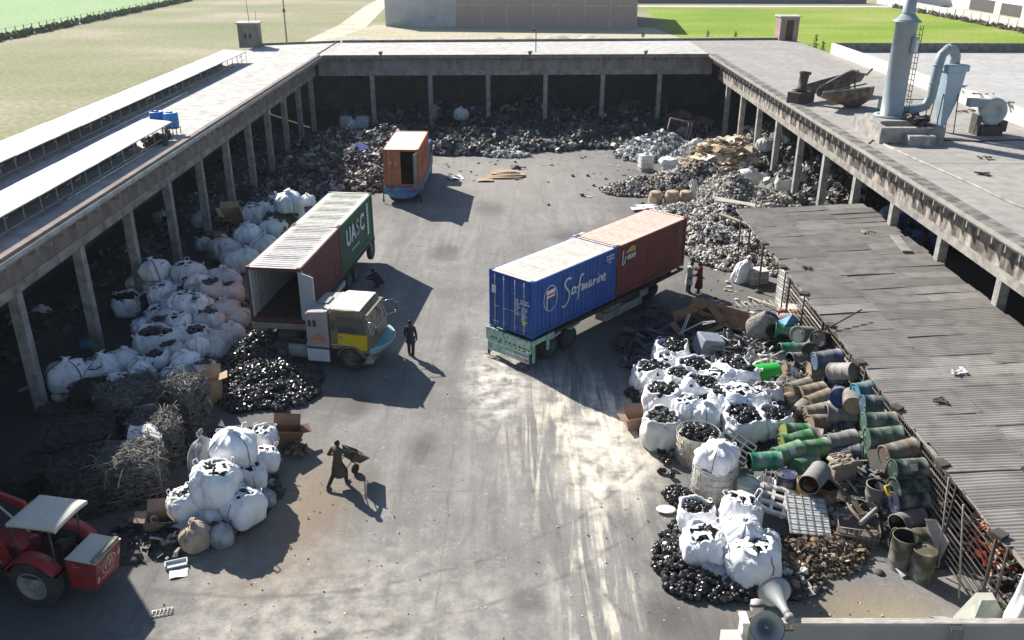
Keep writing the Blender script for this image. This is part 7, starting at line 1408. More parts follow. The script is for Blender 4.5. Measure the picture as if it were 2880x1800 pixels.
mb = MB(); mb.lathe([(0, -.9), (.22, -.8), (.28, -.3), (.24, .4), (.1, .9), (0, .95)], 16, Matrix.Translation((0, 0, .3)) @ Matrix.Rotation(R(88), 4, 'Y')); tag(mb.build('roll', mat('roll_pinkgrey', (.32, .26, .25), (.24, .2, .19), 3, .8), None, (13.3, 37.4, .5), -.35), 'greyish pink rolled matting lying below the red cloth', 'roll')
# IBC like white containers
def ibc(lab, x, y, rz, m):
    t = thing('tank_container', lab, 'container', (x, y, 0), rz); mb = MB(); mb.box((0, 0, .72), (1.0, .95, 1.1)); o = mb.build('tank', m, t); b = o.modifiers.new('b', 'BEVEL'); b.width = .1; b.segments = 3
    mb = MB(); mb.lathe([(0, 0), (.2, 0), (.2, .1), (0, .12)], 14, Matrix.Translation((0, 0, 1.27))); mb.build('lid', m, t)
    mb = MB()
    for z in (.3, .6, .9, 1.2): mb.tube([(-.53, -.5, z), (.53, -.5, z), (.53, .5, z), (-.53, .5, z), (-.53, -.5, z)], .015, 4)
    for k in range(5): mb.tube([(-.53 + k * .265, -.51, .12), (-.53 + k * .265, -.51, 1.22)], .012, 4)
    mb.build('cage', galv, t); mb = MB(); mb.bx((-.55, -.52, 0), (.55, .52, .13)); mb.build('pallet', plastic_g, t)
ibc('white caged tank with a square recess at the edge of the white plastic heap', 10.6, 68.6, .2, plastic_w)
t = ibc('brighter white tank right beside the caged one, under a plastic sheet', 12.1, 66.9, -.1, mat('bright_plastic', (.78, .78, .77), None, 2, .5))
mb = MB(); mb.grid(lambda u, v: (-.75 + 1.5 * u, -.7 + 1.4 * v, 1.36 - .9 * max(0, abs(2 * u - 1) - .7) - 1.5 * max(0, abs(2 * v - 1) - .75) + .04 * sin(9 * u + 4 * v)), 16, 16); tag(mb.build('plastic_sheet', MATS['bright_plastic'], None, (12.1, 66.9, 0)), 'white sheet thrown over the brighter tank by the white heap', 'plastic sheet')
for k, (x, y, s) in enumerate(((10.0, 59.3, 1.0), (11.1, 59.1, 1.1), (12.1, 59.4, 1.0))):
    mb = MB(); mb.grid(lambda u, v: (.5 * s * cos(2 * pi * u) * (1 - .25 * v ** 3) * (1 + .05 * sin(6 * pi * u + k)), .45 * s * sin(2 * pi * u) * (1 - .25 * v ** 3), .85 * s * v), 24, 8); mb.lathe([(0, .87 * s), (.3, .86 * s), (.39 * s, .83 * s)], 16); tag(mb.build('burlap_bale', mat('burlap', (.50, .39, .27), (.42, .32, .21), 3, .9, bump=.5, dust=(.3, .22, .15)), None, (x, y, 0)), ('left', 'middle', 'right')[k] + ' one of the three tan burlap bales below the black and white heap', 'bale', 'tan burlap bales')
pf = thing('wooden_skeleton', 'tilted pinkish wooden frame standing behind the white plastic heap', 'frame', (14.9, 79.0, 0), .15); pm = mat('pink_wood', (.33, .24, .22), (.26, .19, .17), 3, .8)
for a, b in (((-1.1, 0, .3), (-.7, .2, 2.1)), ((1.0, 0, .0), (1.4, .2, 1.6)), ((-.7, .2, 2.1), (1.4, .2, 1.6)), ((-1.1, 0, .3), (1.0, 0, .0)), ((.75, .02, .1), (1.1, .2, 1.7))): mb = MB(); mb.tube([a, b], .09, 4); mb.build('beam', pm, pf)
card = mat('cardboard', (.46, .34, .22), (.40, .29, .18), 1.5, .9, dust=(.32, .23, .15)); cardd = mat('cardboard_brown', (.24, .14, .09), (.19, .11, .075), 1.5, .9, dust=(.30, .19, .12))
def board(name, lab, cat, x, y, z, w, d, m, rot, grp=None, t=.02, bend=.04, s=3):
    mb = MB(); mb.grid(lambda u, v: (w * (u - .5), d * (v - .5), bend * sin(s * u + 2 * v) + t), 8, 6); mb.grid(lambda u, v: (w * (u - .5), d * (v - .5), bend * sin(s * u + 2 * v)), 8, 6); o = mb.build(name, m, None, (x, y, z)); o.rotation_euler = rot; return tag(o, lab, cat, grp)
board('cardboard_sheet', 'small flat tan cardboard lying left of the stacked sheets in the far yard', 'cardboard', -2.0, 65.4, .06, 1.2, 1.0, card, (0, 0, .05))
for k in range(5): board('cardboard_sheet', ('lowest', 'second lowest', 'middle', 'second highest', 'uppermost')[k] + ' flat cardboard sheet of the little stack in the far yard', 'cardboard', -.4 + .25 * (k % 3) - .2, 66.2 + .28 * k, .05 + .045 * k, 2.6 - .2 * k, .9, card, (0, 0, .03 * k), 'stacked cardboard sheets')
mb = MB(); mb.lathe([(0, .3), (.2, .27), (.38, .12), (.42, 0)], 10); mb.tube([(.3, 0, .15), (.8, .1, .1)], .05, 5); tag(mb.build('dark_lump', dark_m, None, (.35, 69.0, 0)), 'dark lump lying behind the stacked cardboard in the far yard', 'scrap')
board('paper_sheet', 'crumpled white paper on the ground right of the orange container truck', 'paper', -4.3, 65.9, .08, 1.1, .9, white_l, (0, 0, .5), None, .01, .08, 6)
for k, (x, y) in enumerate(((9.3, 58.5), (8.9, 57.6), (9.9, 57.7))): board('white_board', ('left', 'nearest', 'right')[k] + ' of the white boards lying left of the burlap bales', 'board', x, y, .08 + .04 * k, 1.6, .6, white_l, (0, 0, .4 - .3 * k), 'white boards by the burlap bales')
board('white_board', 'long pale board lying on top of the glittering casings heap', 'board', 14.4, 55.0, 1.35, 2.6, .7, mat('pale_board', (.60, .56, .48), None, 2, .8), (.1, .1, -.2)); board('cardboard_box', 'tan cardboard flap leaning at the far corner of the lean-to', 'cardboard', 15.3, 51.6, 1.25, 1.5, 1.7, mat('tan_card', (.55, .42, .26), None, 2, .9), (.5, .15, .3))
mb = MB(); mb.box((0, 0, 0), (3.4, .3, .08), rotm(0, .12, -.75)); tag(mb.build('plank', mat('tan_plank', (.46, .38, .28), None, 3, .8), None, (13.9, 50.6, 1.35)), 'pale plank lying across the glittering casings heap', 'plank')
def carton(lab, x, y, z, w, d, h, m, rot, flap=.8, grp=None):
    t = thing('cardboard_box', lab, 'box', (x, y, z)); t.rotation_euler = rot; mb = MB()
    for a, b, c, e in ((-w / 2, -d / 2, w / 2, -d / 2 + .02), (-w / 2, d / 2 - .02, w / 2, d / 2)): mb.bx((a, b, 0), (c, e, h))
    for a in (-w / 2, w / 2 - .02): mb.bx((a, -d / 2 + .02, 0), (a + .02, d / 2 - .02, h))
    mb.bx((-w / 2, -d / 2, -.02), (w / 2, d / 2, 0)); mb.build('carton', m, t)
    for s in (-1, 1): mb = MB(); mb.box((0, s * (d / 2 + .18 * cos(flap)), h + .18 * sin(flap)), (w, .4, .015), rotm(s * flap, 0, 0)); mb.build('flap', m, t)
    for s in (-1, 1): mb = MB(); mb.box((s * (w / 2 + .14), 0, h + .03), (.32, d * .9, .015), rotm(0, -s * .25, .1)); mb.build('flap', m, t)
carton('large brown carton lying open beside the dark rubber mats', 8.6, 37.6, .2, 1.8, 1.1, .7, cardd, (R(35), R(-15), .35)); carton('second brown carton leaning right of the large open one', 10.2, 37.9, .15, 1.6, 1.0, .6, cardd, (R(-30), R(10), -.3)); carton('tan flattened carton lying over the two brown cartons', 9.3, 38.3, .75, 1.5, .8, .2, mat('tan_brown_card', (.34, .22, .13), None, 2, .8), (R(15), R(22), .5), .2)
carton('brown cardboard box in front of the right pile at the edge of the pale powder', 4.75, 29.1, 0, .75, .6, .4, mat('pinkish_card', (.36, .23, .17), None, 2, .9), (0, 0, .15)); carton('squashed cardboard box with a white sticker beside the beige bundle', -10.9, 22.7, .1, 1.1, .6, .42, mat('dusty_card', (.34, .25, .19), None, 2, .9), (.1, .05, .15)); carton('tall cardboard box standing between the bag of scrap and the casings heap', -11.95, 31.2, .0, .6, .7, 1.0, card, (0, 0, .2))
carton('brown cardboard box right of the front left pile of white bags', -8.35, 27.7, .1, 1.0, .5, .7, cardd, (.25, .3, .5)); carton('cardboard box propped in the dark left shed behind the bags', -17.9, 53.8, .3, 1.2, 1.0, .8, card, (.4, .1, .5)); carton('torn cardboard beside the dull grey bag at the left shed', -16.9, 48.6, .1, 1.0, .8, .8, cardd, (.2, .3, 1.0))
mb = MB(); rd = random.Random(6)
for k in range(30): mb.box((rd.gauss(0, .25), rd.gauss(0, .18), .1 + abs(rd.gauss(0, .14))), [rd.uniform(.06, .22) for _ in range(3)], rotm(rd.random(), rd.random(), rd.random() * 3))
tag(mb.build('engine_scrap', rust, None, (-7.75, 27.2, 0)), 'rusty scrap leaning on the cardboard box right of the front left pile', 'scrap')
t = thing('styrofoam_tray', 'white foam tray lying on the ground right of the tractor', 'tray', (-9.95, 21.0, 0), .35); mb = MB(); mb.bx((-.32, -.12, 0), (.32, .12, .06)); mb.bx((-.32, -.12, .06), (-.29, .12, .14)); mb.bx((.29, -.12, .06), (.32, .12, .14)); mb.bx((-.29, .09, .06), (.29, .12, .14)); mb.build('tray', foam, t)
board('paper_sheet', 'torn grey paper lying below the white foam tray', 'paper', -9.75, 20.6, .03, .5, .35, white_l, (0, 0, .3), None, .005, .02, 5)
for (x, y, rz, lab) in ((-9.65, 19.0, .3, 'small wire grille lying in the shade right of the tractor'),):
    mb = MB()
    for k in range(6): mb.tube([(-.25 + .1 * k, -.12, .03), (-.25 + .1 * k, .12, .03)], .012, 4)
    mb.tube([(-.28, -.12, .03), (.28, -.12, .03), (.28, .12, .03), (-.28, .12, .03), (-.28, -.12, .03)], .014, 4); tag(mb.build('grille', galv, None, (x, y, 0), rz), lab, 'grille')
# wire rack and rods on the ground by the lean-to posts
mb = MB()
for k in range(9): mb.tube([(-1.2 + .3 * k, -.6, .04), (-1.2 + .3 * k, .6, .04)], .015, 4)
for k in range(3): mb.tube([(-1.25, -.6 + .6 * k, .05), (1.25, -.6 + .6 * k, .05)], .015, 4)
tag(mb.build('wire_rack', MATS['white_guard'], None, (12.1, 40.9, 0), .15), 'white wire rack lying flat on the ground by the lean-to', 'rack')
for k in range(4): mb = MB(); mb.tube([(-1.1, 0, .05), (1.1, 0, .06)], .03, 5); tag(mb.build('white_pole', MATS['white_guard'], None, (9.9 + .1 * k, 39.6 + .14 * k, 0), -.5), 'thin white pole of the row lying between the trailer shadow and the wire rack', 'pole', 'white poles on the ground')
mb = MB(); mb.tube([(0, 0, .1), (2.0, -3.2, .35)], .04, 5); tag(mb.build('wooden_pole', MATS['tan_plank'], None, (12.2, 41.9, 0)), 'long thin pole lying from the wire rack towards the furry grey scrap', 'pole')
# grey furry machine casing at the head of the drums
t = thing('scrap_motor', 'furry grey scrap machine casing standing at the left of the teal green drums', 'machine', (11.5, 36.6, 0), .2); fur = mat('dusty_fluff', (.34, .32, .29), (.18, .165, .15), 5, .95, bump=1.0, bscale=12)
mb = MB(); mb.grid(lambda u, v: ((.85 * cos(2 * pi * u) * sin(pi * v) * (1 + .12 * sin(9 * u * 2) * sin(7 * v))), .6 * sin(2 * pi * u) * sin(pi * v), .75 + .75 * cos(pi * v) * (1 + .1 * sin(12 * u))), 28, 16); mb.build('casing', fur, t); mb = MB(); mb.lathe([(0, 0), (.3, 0), (.3, .08), (.2, .1), (0, .02)], 16, Matrix.Translation((.1, -.62, .9)) @ Matrix.Rotation(R(80), 4, 'X')); mb.build('mouth', dark_in, t)
mb = MB(); mb.box((0, 0, .45), (1.15, .95, .85), rotm(.12, .2, .25), 0, .92); o = tag(mb.build('tin_box', mat('blue_grey_tin', (.30, .34, .40), (.24, .27, .33), 2.2, .5, dust=(.22, .23, .25)), None, (8.75, 35.2, .1)), 'blue grey tin box lying behind the bags of the right pile', 'box'); bv = o.modifiers.new('b', 'BEVEL'); bv.width = .06; bv.segments = 2
mb = MB(); mb.tube([(-.9, 0, .1), (.2, .3, .55), (.75, .32, .6), (.8, .2, .62), (.2, .15, .5)], .03, 5); tag(mb.build('bent_rack', MATS['white_guard'], None, (8.4, 36.0, .6)), 'bent pale metal frame lying over the blue grey tin box', 'frame')
mb = MB(); mb.tube([(0, 0, 0), (.5, .5, 1.1), (.58, .5, 1.1), (.12, 0, .05)], .025, 5); tag(mb.build('bent_rod', MATS['white_guard'], None, (7.6, 36.4, .2)), 'white bent rod standing at the left side of the large brown carton', 'rod')
t = thing('green_tub', 'bright green half tub lying on its side left of the taupe drum', 'tub', (10.55, 32.6, .62), .35); t.scale = (1.25, 1.3, 1.3); gp = mat('bright_green_plastic', (.03, .40, .05), (.05, .46, .08), 3, .45); mb = MB()
mb.grid(lambda u, v: (-.5 + 1.0 * v, -.42 * cos(pi * u) * (1 - .12 * v), .42 * sin(pi * u) * (1 - .12 * v) - .2), 16, 6); mb.grid(lambda u, v: (-.5, -.42 * cos(pi * u) * v, .42 * sin(pi * u) * v - .2), 16, 3); mb.build('shell', gp, t)
t = thing('blue_carton', 'light blue folded carton on top of the torn teal green drum', 'box', (12.5, 35.9, 1.35), .4); mb = MB(); mb.add([(-.5, -.2, 0), (.4, -.25, 0), (.0, .0, .38), (-.45, .35, 0), (.45, .3, 0)], [(0, 1, 2), (0, 2, 3), (1, 4, 2), (3, 2, 4), (0, 3, 4, 1)]); mb.build('carton', mat('light_blue_card', (.16, .36, .5), (.06, .2, .4), 2, .7), t)
# wire cages in the front right pile
def wire_cage(lab, x, y, r, h, fill):
    t = thing('wire_cage', lab, 'cage', (x, y, 0)); mb = MB()
    for k in range(6): z = h * k / 5 + .03; mb.tube([(r * cos(a), r * sin(a), z) for a in [i * 2 * pi / 24 for i in range(25)]], .012, 4, 0, False)
    for k in range(20): a = k * 2 * pi / 20; mb.tube([(r * cos(a), r * sin(a), 0), (r * cos(a), r * sin(a), h)], .010, 4)
    mb.build('basket', galv, t)
    mb = MB(); mb.lathe([(0, .02), (r * .95, .02), (r * .96, h * .5), (r * .93, h * .9), (r * .8, h * .97)], 28); mb.build('liner', fill, t); return t
lin = mat('dusty_liner', (.52, .51, .48), (.40, .38, .34), 2.5, .8, bump=.6, dust=(.30, .28, .24)); lin2 = mat('printed_liner', (.50, .48, .42), (.48, .36, .10), 3.2, .8, bump=.5, dust=(.30, .28, .25), contrast=(.5, .62))
wc = wire_cage('round wire cage with a printed liner full of casings, between the two bag piles', 6.6, 26.75, .76, 1.15, lin2); rd = random.Random(13); mb = MB(); mb.lathe([(0, 1.12), (.4, 1.08), (.62, 1.0)], 18)
for k in range(40): a = rd.random() * 6.28; q = sqrt_(rd.random()) * .6; add_casing(mb, Matrix.Translation((q * cos(a), q * sin(a), 1.17 - q * q * .2)) @ rnd_rot(rd) @ Matrix.Scale(rd.uniform(.6, .9), 4), 8)
mb.build('contents', casing_m, wc)
wire_cage('round wire cage with a dirty liner under the white closed bag, front right', 6.75, 24.6, .74, 1.25, lin)
b0 = make_bag('C', 9); b0.location = (6.75, 24.65, 1.05); b0.scale = (1.35, 1.35, 1.05); b0.rotation_euler = (.05, .03, .8); b0.name = 'bulk_bag'; tag(b0, 'closed white bulk bag sitting on top of the round wire cage', 'bag', 'bulk bags in the front right pile')
b0 = make_bag('G', 12); b0.location = (6.35, 20.05, 0); b0.scale = (.8, .6, .35); b0.name = 'plastic_sack'; tag(b0, 'flat grey white sack on the ground behind the far pointing loudspeaker', 'bag')
def lattice(name, lab, cat, x, y, z, w, d, m, rot, nx, ny, bar=.05, hgt=.08):
    mb = MB()
    for k in range(nx + 1): mb.box((-w / 2 + w * k / nx, 0, 0), (bar, d, hgt))
    for k in range(ny + 1): mb.box((0, -d / 2 + d * k / ny, .003), (w, bar, hgt))
    o = mb.build(name, m, None, (x, y, z)); o.rotation_euler = rot; return tag(o, lab, cat)
lattice('tray_frame', 'grey plastic grid tray leaning on the round wire cage', 'tray', 7.75, 26.0, 1.05, 1.15, .85, plastic_g, (.45, .35, -.6), 3, 4)
o = lattice('plastic_pallet', 'white plastic pallet with large holes under the wire panel', 'pallet', 8.6, 23.5, .55, 1.2, 1.1, plastic_w, (.2, .12, -.35), 3, 3, .11, .12)
t = thing('mesh_screen', 'white sheet under a square wire mesh panel, lying on the pallet', 'panel', (9.3, 22.75, .55)); t.rotation_euler = (.30, .06, -.1); mb = MB(); mb.bx((-.62, -.72, -.05), (.62, .72, 0)); mb.build('sheet', plastic_w, t); mb = MB()
for k in range(6): mb.tube([(-.62 + .248 * k, -.76, .03), (-.62 + .248 * k, .80, .03)], .012, 4)
for k in range(8): mb.tube([(-.65, -.72 + .206 * k, .04), (.65, -.72 + .206 * k, .04)], .012, 4)
mb.build('mesh', mat('grey_wire', (.3, .3, .3), None, 4, .5), t)
cw = thing('wire_crate', 'dusty wire crate of pipes and bars at the right of the wood chips', 'crate', (10.75, 22.4, 0), -.25); mb = MB()
for z in (.05, .35, .62): mb.tube([(-.6, -.5, z), (.6, -.5, z), (.6, .5, z), (-.6, .5, z), (-.6, -.5, z)], .02, 4)
for k in range(9): mb.tube([(-.6 + .15 * k, -.5, 0), (-.6 + .15 * k, -.5, .62)], .012, 4); mb.tube([(-.6, -.5 + .125 * k, 0), (-.6, -.5 + .125 * k, .62)], .012, 4); mb.tube([(.6, -.5 + .125 * k, 0), (.6, -.5 + .125 * k, .62)], .012, 4)
mb.build('basket', mat('tan_wire', (.34, .28, .22), (.25, .2, .16), 4, .8), cw); mb = MB(); mb.bx((-.57, -.47, .02), (.57, .47, .40)); mb.build('lining', mat('dark_lining2', (.16, .14, .12), (.10, .09, .08), 3, .9), cw)
for k, (a, b, r, lab) in enumerate((((.0, -.35, .75), (.55, .5, .8), .07, 'thick grey pipe lying across the wire crate'), ((-.35, .5, .85), (.25, -.45, .62), .05, 'thin dark pipe lying across the wire crate'), ((-.5, .1, .6), (.4, .3, .7), .04, 'short bar lying in the wire crate'))): mb = MB(); mb.tube([a, b], r, 10); tag(mb.build('pipe', plastic_g if k == 0 else rust, None, (10.75, 22.4, 0), -.25), lab, 'pipe')
t = thing('scrap_engine', 'dusty tan engine block with ribs standing among the front drums', 'engine', (11.1, 25.0, .5), .3); em = mat('engine_dust', (.36, .31, .25), (.24, .2, .165), 4, .9, bump=.5); rd = random.Random(3); mb = MB(); mb.grid(lambda u, v: (.52 * cos(2 * pi * u) * (abs(cos(2 * pi * u)) ** 6 + abs(sin(2 * pi * u)) ** 6) ** (-1 / 6) * (1 - .3 * v) * (1 + .1 * sin(9 * u * 2 + 5 * v)), .4 * sin(2 * pi * u) * (abs(cos(2 * pi * u)) ** 6 + abs(sin(2 * pi * u)) ** 6) ** (-1 / 6) * (1 - .25 * v), -.35 + 1.0 * v + .06 * sin(14 * u)), 40, 8, 0, False); mb.lathe([(0, .62), (.2, .63), (.34, .6)], 12)
for k in range(16): mb.tube([(rd.gauss(-.1, .25), rd.gauss(0, .2), .58), (rd.gauss(-.1, .25), rd.gauss(0, .2), .62 + rd.random() * .16)], rd.uniform(.03, .08), 7)
mb.build('block', em, t)
for k in range(7): mb = MB(); mb.box((-.05 + .0, -.32 + .11 * k, .665), (.55, .035, .1)); mb.build('rib', em, t)
board('pale_lid', 'pale dented lid leaning on the fence side of the scrap engine', 'lid', 12.35, 25.2, 1.15, .95, 1.05, mat('pale_dented', (.48, .45, .40), (.38, .35, .31), 3, .7), (.5, .1, .2), None, .03, .1, 3)
board('plank', 'short pale plank on the ground in front of the wood chips', 'plank', 10.35, 21.0, .05, .18, .6, MATS['tan_plank'], (0, 0, -.5)); board('plank', 'long brown plank leaning over the wire crate', 'plank', 10.7, 23.3, .85, .22, 1.6, rust, (.35, 0, .5)); board('plank', 'dark plank leaning from the scrap engine to the wire crate', 'plank', 10.6, 24.2, .7, .25, 1.3, mat('dark_plank', (.2, .16, .13), None, 3, .8), (.4, .1, .25))
t = thing('angle_board', 'pale wedge shaped board standing at the front right corner', 'board', (12.72, 21.5, 0), .15); mb = MB(); mb.add([(-.28, .3, 1.15), (.05, .2, 1.15), (.22, -.35, .75), (.02, -.4, .1), (-.12, -.1, .1), (-.24, .25, 1.12)], [(0, 5, 4, 3, 2, 1)]); mb.add([(-.25, .33, 1.15), (.08, .23, 1.15), (.25, -.32, .75), (.05, -.37, .1), (-.09, -.07, .1), (-.21, .28, 1.12)], [(0, 1, 2, 3, 4, 5)]); mb.build('board', mat('weathered_board', (.52, .48, .44), (.42, .38, .34), 4, .8), t)
board('paper_sheet', 'white folded paper on the ground beside the olive corner drum', 'paper', 11.5, 20.65, .08, .34, .3, white_l, (.3, 0, .4), None, .01, .04, 4)
mb = MB(); mb.lathe([(0, .02), (.24, .02), (.3, .06), (.26, .07), (0, .035)], 20); o = tag(mb.build('oval_lid', plastic_w, None, (5.05, 23.7, .03)), 'white oval lid lying on the ground left of the wire cage', 'lid'); o.scale = (1.1, .8, 1)
bk = thing('bucket', 'white bucket full of sticks beside the vivid green drum', 'bucket', (8.42, 24.35, 0)); mb = MB(); mb.lathe([(0, .02), (.25, .0), (.31, .72), (.33, .74), (.30, .74), (.26, .1)], 22); mb.build('pail', plastic_w, bk)
for k in range(7): mb = MB(); a = k * .9; mb.tube([(.1 * cos(a), .1 * sin(a), .2), (.22 * cos(a) + .05, .22 * sin(a), 1.05)], .022, 5); mb.build('stick', plastic_g, bk)
mb = MB(); mb.lathe([(0, .0), (.14, 0), (.14, .05), (0, .06)], 14); tag(mb.build('round_tin', dark_m, None, (10.85, 20.7, 0)), 'dark round tin on the ground in front of the wire crate', 'tin')
mb = MB(); mb.lathe([(0, .0), (.4, .0), (.45, .2), (.4, .5), (.3, .6), (0, .62)], 18); tag(mb.build('watermelon_float', mat('pale_green_ball', (.28, .34, .26), (.10, .13, .09), 5, .6), None, (7.35, 27.4, .12)), 'pale green round casing in front of the right pile of bags', 'casing')
# left shed odds and ends
cn = thing('blue_can', 'blue metal can lying behind the near row of bags at the left shed', 'can', (-19.0, 35.8, .3), .3); mb = MB(); Mx = Matrix.Rotation(R(90), 4, 'Y'); mb.lathe([(0, -.35), (.28, -.35), (.28, .4), (.25, .4), (.25, -.3)], 20, Mx); mb.build('can', mat('can_blue', (.06, .22, .36), (.10, .28, .4), 3, .5), cn)
for k, (x, y, s, lab) in enumerate(((-17.6, 31.2, .34, 'pale box on the floor right of the first pillar, the largest'), (-18.1, 31.0, .22, 'small pale box on the floor right of the first pillar, the middle one'), (-18.35, 31.2, .2, 'small upright pale box closest to the first pillar'))): mb = MB(); mb.box((0, 0, s * .5), (s * 1.6, s, s)); tag(mb.build('junk_box', plastic_w, None, (x, y, 0), .2 * k), lab, 'box')
mb = MB(); mb.box((0, 0, .1), (1.9, .9, .16)); tag(mb.build('pallet', dark_m, None, (-17.6, 30.2, 0), .05), 'dark pallet on the floor at the first pillar', 'pallet')
mb = MB(); mb.box((0, 0, .1), (1.0, .2, .05), rotm(0, -.2, .5)); tag(mb.build('plank', mat('grey_plank', (.3, .3, .29), None, 3, .8), None, (-19.6, 31.8, .15)), 'grey plank leaning on the left of the first pillar', 'plank')
for k, (x, y, lab) in enumerate(((-15.9, 84.9, 'left grey sack of the pair at the back left corner'), (-14.4, 85.0, 'right grey sack of the pair at the back left corner'))): mb = MB(); mb.box((0, 0, .55), (1.3, 1.1, 1.1), None, 0, .9); o = tag(mb.build('grey_sack', F_dusty, None, (x, y, 0), .1), lab, 'sack'); b = o.modifiers.new('b', 'BEVEL'); b.width = .2; b.segments = 3
t = thing('reclined_board', 'dark sheet metal trough leaning in the shade by the rubber mats', 'sheet', (5.9, 37.3, 0), .5); mb = MB(); mb.add([(-1.0, -.3, .05), (1.0, -.3, .45), (1.0, .3, .5), (-1.0, .3, .1), (-1.0, -.35, .35), (1.0, -.35, .75)], [(0, 1, 2, 3), (0, 4, 5, 1), (3, 2, 1, 0)]); mb.build('sheet', mat('dark_blue_steel', (.06, .07, .10), (.1, .11, .14), 3, .5), t)
t = thing('blue_tarp', 'crumpled dark blue tarp on the scrap heap left of the orange container', 'tarp', (-12.3, 69.6, 1.75)); mb = MB(); mb.grid(lambda u, v: (-1.0 + 2.0 * u, -.7 + 1.4 * v, .16 * sin(7 * u + 4 * v) - .2 * u), 12, 10); mb.build('sheet', mat('tarp_blue', (.015, .03, .17), (.02, .04, .2), 3, .95), t)
# ---------------------------------------------------------------- people
skin = mat('skin_brown', (.17, .09, .058), (.14, .075, .048), 5, .6); hair_m = mat('black_hair', (.012, .010, .009), None, 5, .6)
def remeshed(name, mb, m, parent, voxel=.011, sm=6):
    me = mb.mesh(name, m); o = place(name + '_tmp', me); r = o.modifiers.new('r', 'REMESH'); r.mode = 'VOXEL'; r.voxel_size = voxel; r.use_smooth_shade = True
    s = o.modifiers.new('s', 'SMOOTH'); s.factor = .5; s.iterations = sm
    dg = bpy.context.evaluated_depsgraph_get(); nm = bpy.data.meshes.new_from_object(o.evaluated_get(dg)); bpy.data.objects.remove(o); nm.materials.clear(); nm.materials.append(m); nm.name = name
    return place(name, nm, parent)
def limb(mb, pts, rs, n=10):
    """tapered closed limb with rounded ends"""
    pts = [Vector(p) for p in pts]; mb.tube(pts, rs, n)
    for p, r in zip(pts, rs): mb.lathe([(r * sin(pi * k / 6), -r * cos(pi * k / 6)) for k in range(7)], n, Matrix.Translation(p))
def ell(mb, c, d, R_=None, n=14):
    M = Matrix.Translation(c) @ (R_.to_4x4() if R_ is not None else Matrix.Identity(4)) @ Matrix.Diagonal((*d, 1)); mb.lathe([(sin(pi * k / 9), -cos(pi * k / 9)) for k in range(10)], n, M)
def person(label, loc, rz, J, top, trousers, shoe, tunic=True, look=(0, 1, 0), hat=None, hem=None):
    """J: joints in metres, y forward, x to the person's right; top/trousers/shoe: materials"""
    t = thing('person', label, 'person', loc, rz); P = {k: Vector(v) for k, v in J.items()}
    nk, pv = P['neck'], P['pelvis']; hd = P['head']; f = Vector(look).normalized(); up = (hd - nk).normalized(); rt = f.cross(up).normalized(); f = up.cross(rt)
    Hm = Matrix((rt, f, up)).transposed()
    b = MB()
    limb(b, [pv + Vector((0, 0, -.02)), pv.lerp(nk, .45), pv.lerp(nk, .8)], [.135, .125, .13]); ell(b, pv.lerp(nk, .78), (.19, .11, .16)); ell(b, pv, (.16, .12, .13))
    limb(b, [nk - up * .05, hd - up * .06], [.06, .055]); ell(b, hd + up * .01, (.075, .095, .115), Hm); ell(b, hd - up * .06 + f * .025, (.058, .07, .07), Hm)
    limb(b, [hd + f * .092 + up * .005, hd + f * .112 - up * .025], [.012, .016], 6)                                   # nose
    for s in (-1, 1): ell(b, hd + rt * s * .078, (.014, .026, .034), Hm, 8); ell(b, hd + f * .088 + rt * s * .032 + up * .02, (.016, .01, .01), Hm, 6)
    ell(b, hd + f * .092 - up * .055, (.026, .012, .009), Hm, 8)                                                        # lips
    for s, q in ((-1, 'l'), (1, 'r')):
        sh, el, wr = P['sh_' + q], P['el_' + q], P['wr_' + q]; limb(b, [sh, sh.lerp(el, .5), el], [.055, .05, .042]); limb(b, [el, el.lerp(wr, .35), wr], [.042, .04, .028])
        d = (wr - el).normalized(); sd = d.cross(Vector((0, 0, 1))); sd = sd.normalized() if sd.length > .1 else Vector((1, 0, 0)); nrm = sd.cross(d); pc = wr + d * .05
        limb(b, [wr, wr + d * .035, wr + d * .085], [.026, .036, .036], 8)
        for k in range(4):
            base = wr + d * .085 + sd * (.027 - .018 * k); L = (.068, .078, .072, .055)[k]; m1 = base + d * L * .5 - nrm * .008; limb(b, [base, m1, m1 + d * L * .35 - nrm * .024], [.0105, .0098, .0085], 6)
        th = wr + d * .03 + sd * .032; limb(b, [th, th + sd * .025 + d * .03, th + sd * .028 + d * .06 - nrm * .01], [.013, .012, .01], 6)
        hp, kn, an = P['hp_' + q], P['kn_' + q], P['an_' + q]; limb(b, [hp, hp.lerp(kn, .5), kn], [.088, .08, .056]); limb(b, [kn, kn.lerp(an, .35), an], [.056, .056, .036])
        tv = P.get('toe_' + q, an + Vector((0, .16, -.05))); limb(b, [an + Vector((0, -.03, -.04)), an.lerp(tv, .5) + Vector((0, 0, -.01)), tv], [.04, .04, .03], 8)
    remeshed('body', b, skin, t, .0105, 4)
    h = MB(); ell(h, hd + up * .03 - f * .012, (.082, .1, .105), Hm); o = h.build('hair' if hat is None else 'cap', hair_m if hat is None else hat, t)
    for v in o.data.vertices:
        q = Hm.transposed() @ (v.co - hd)
        if q.z < .035 and q.y > -.02: v.co = hd + (v.co - hd) * .86
    # clothes: inflated copies of the covered limbs
    c = MB(); limb(c, [pv + Vector((0, 0, -.02)), pv.lerp(nk, .45), pv.lerp(nk, .82)], [.16, .148, .15]); ell(c, pv.lerp(nk, .78), (.215, .135, .175)); ell(c, pv, (.19, .15, .14))
    for s, q in ((-1, 'l'), (1, 'r')):
        sh, el, wr = P['sh_' + q], P['el_' + q], P['wr_' + q]; limb(c, [nk - up * .04, sh], [.075, .078]); limb(c, [sh, sh.lerp(el, .5), el], [.078, .07, .06]); limb(c, [el, el.lerp(wr, .5), el.lerp(wr, .88)], [.06, .056, .048])
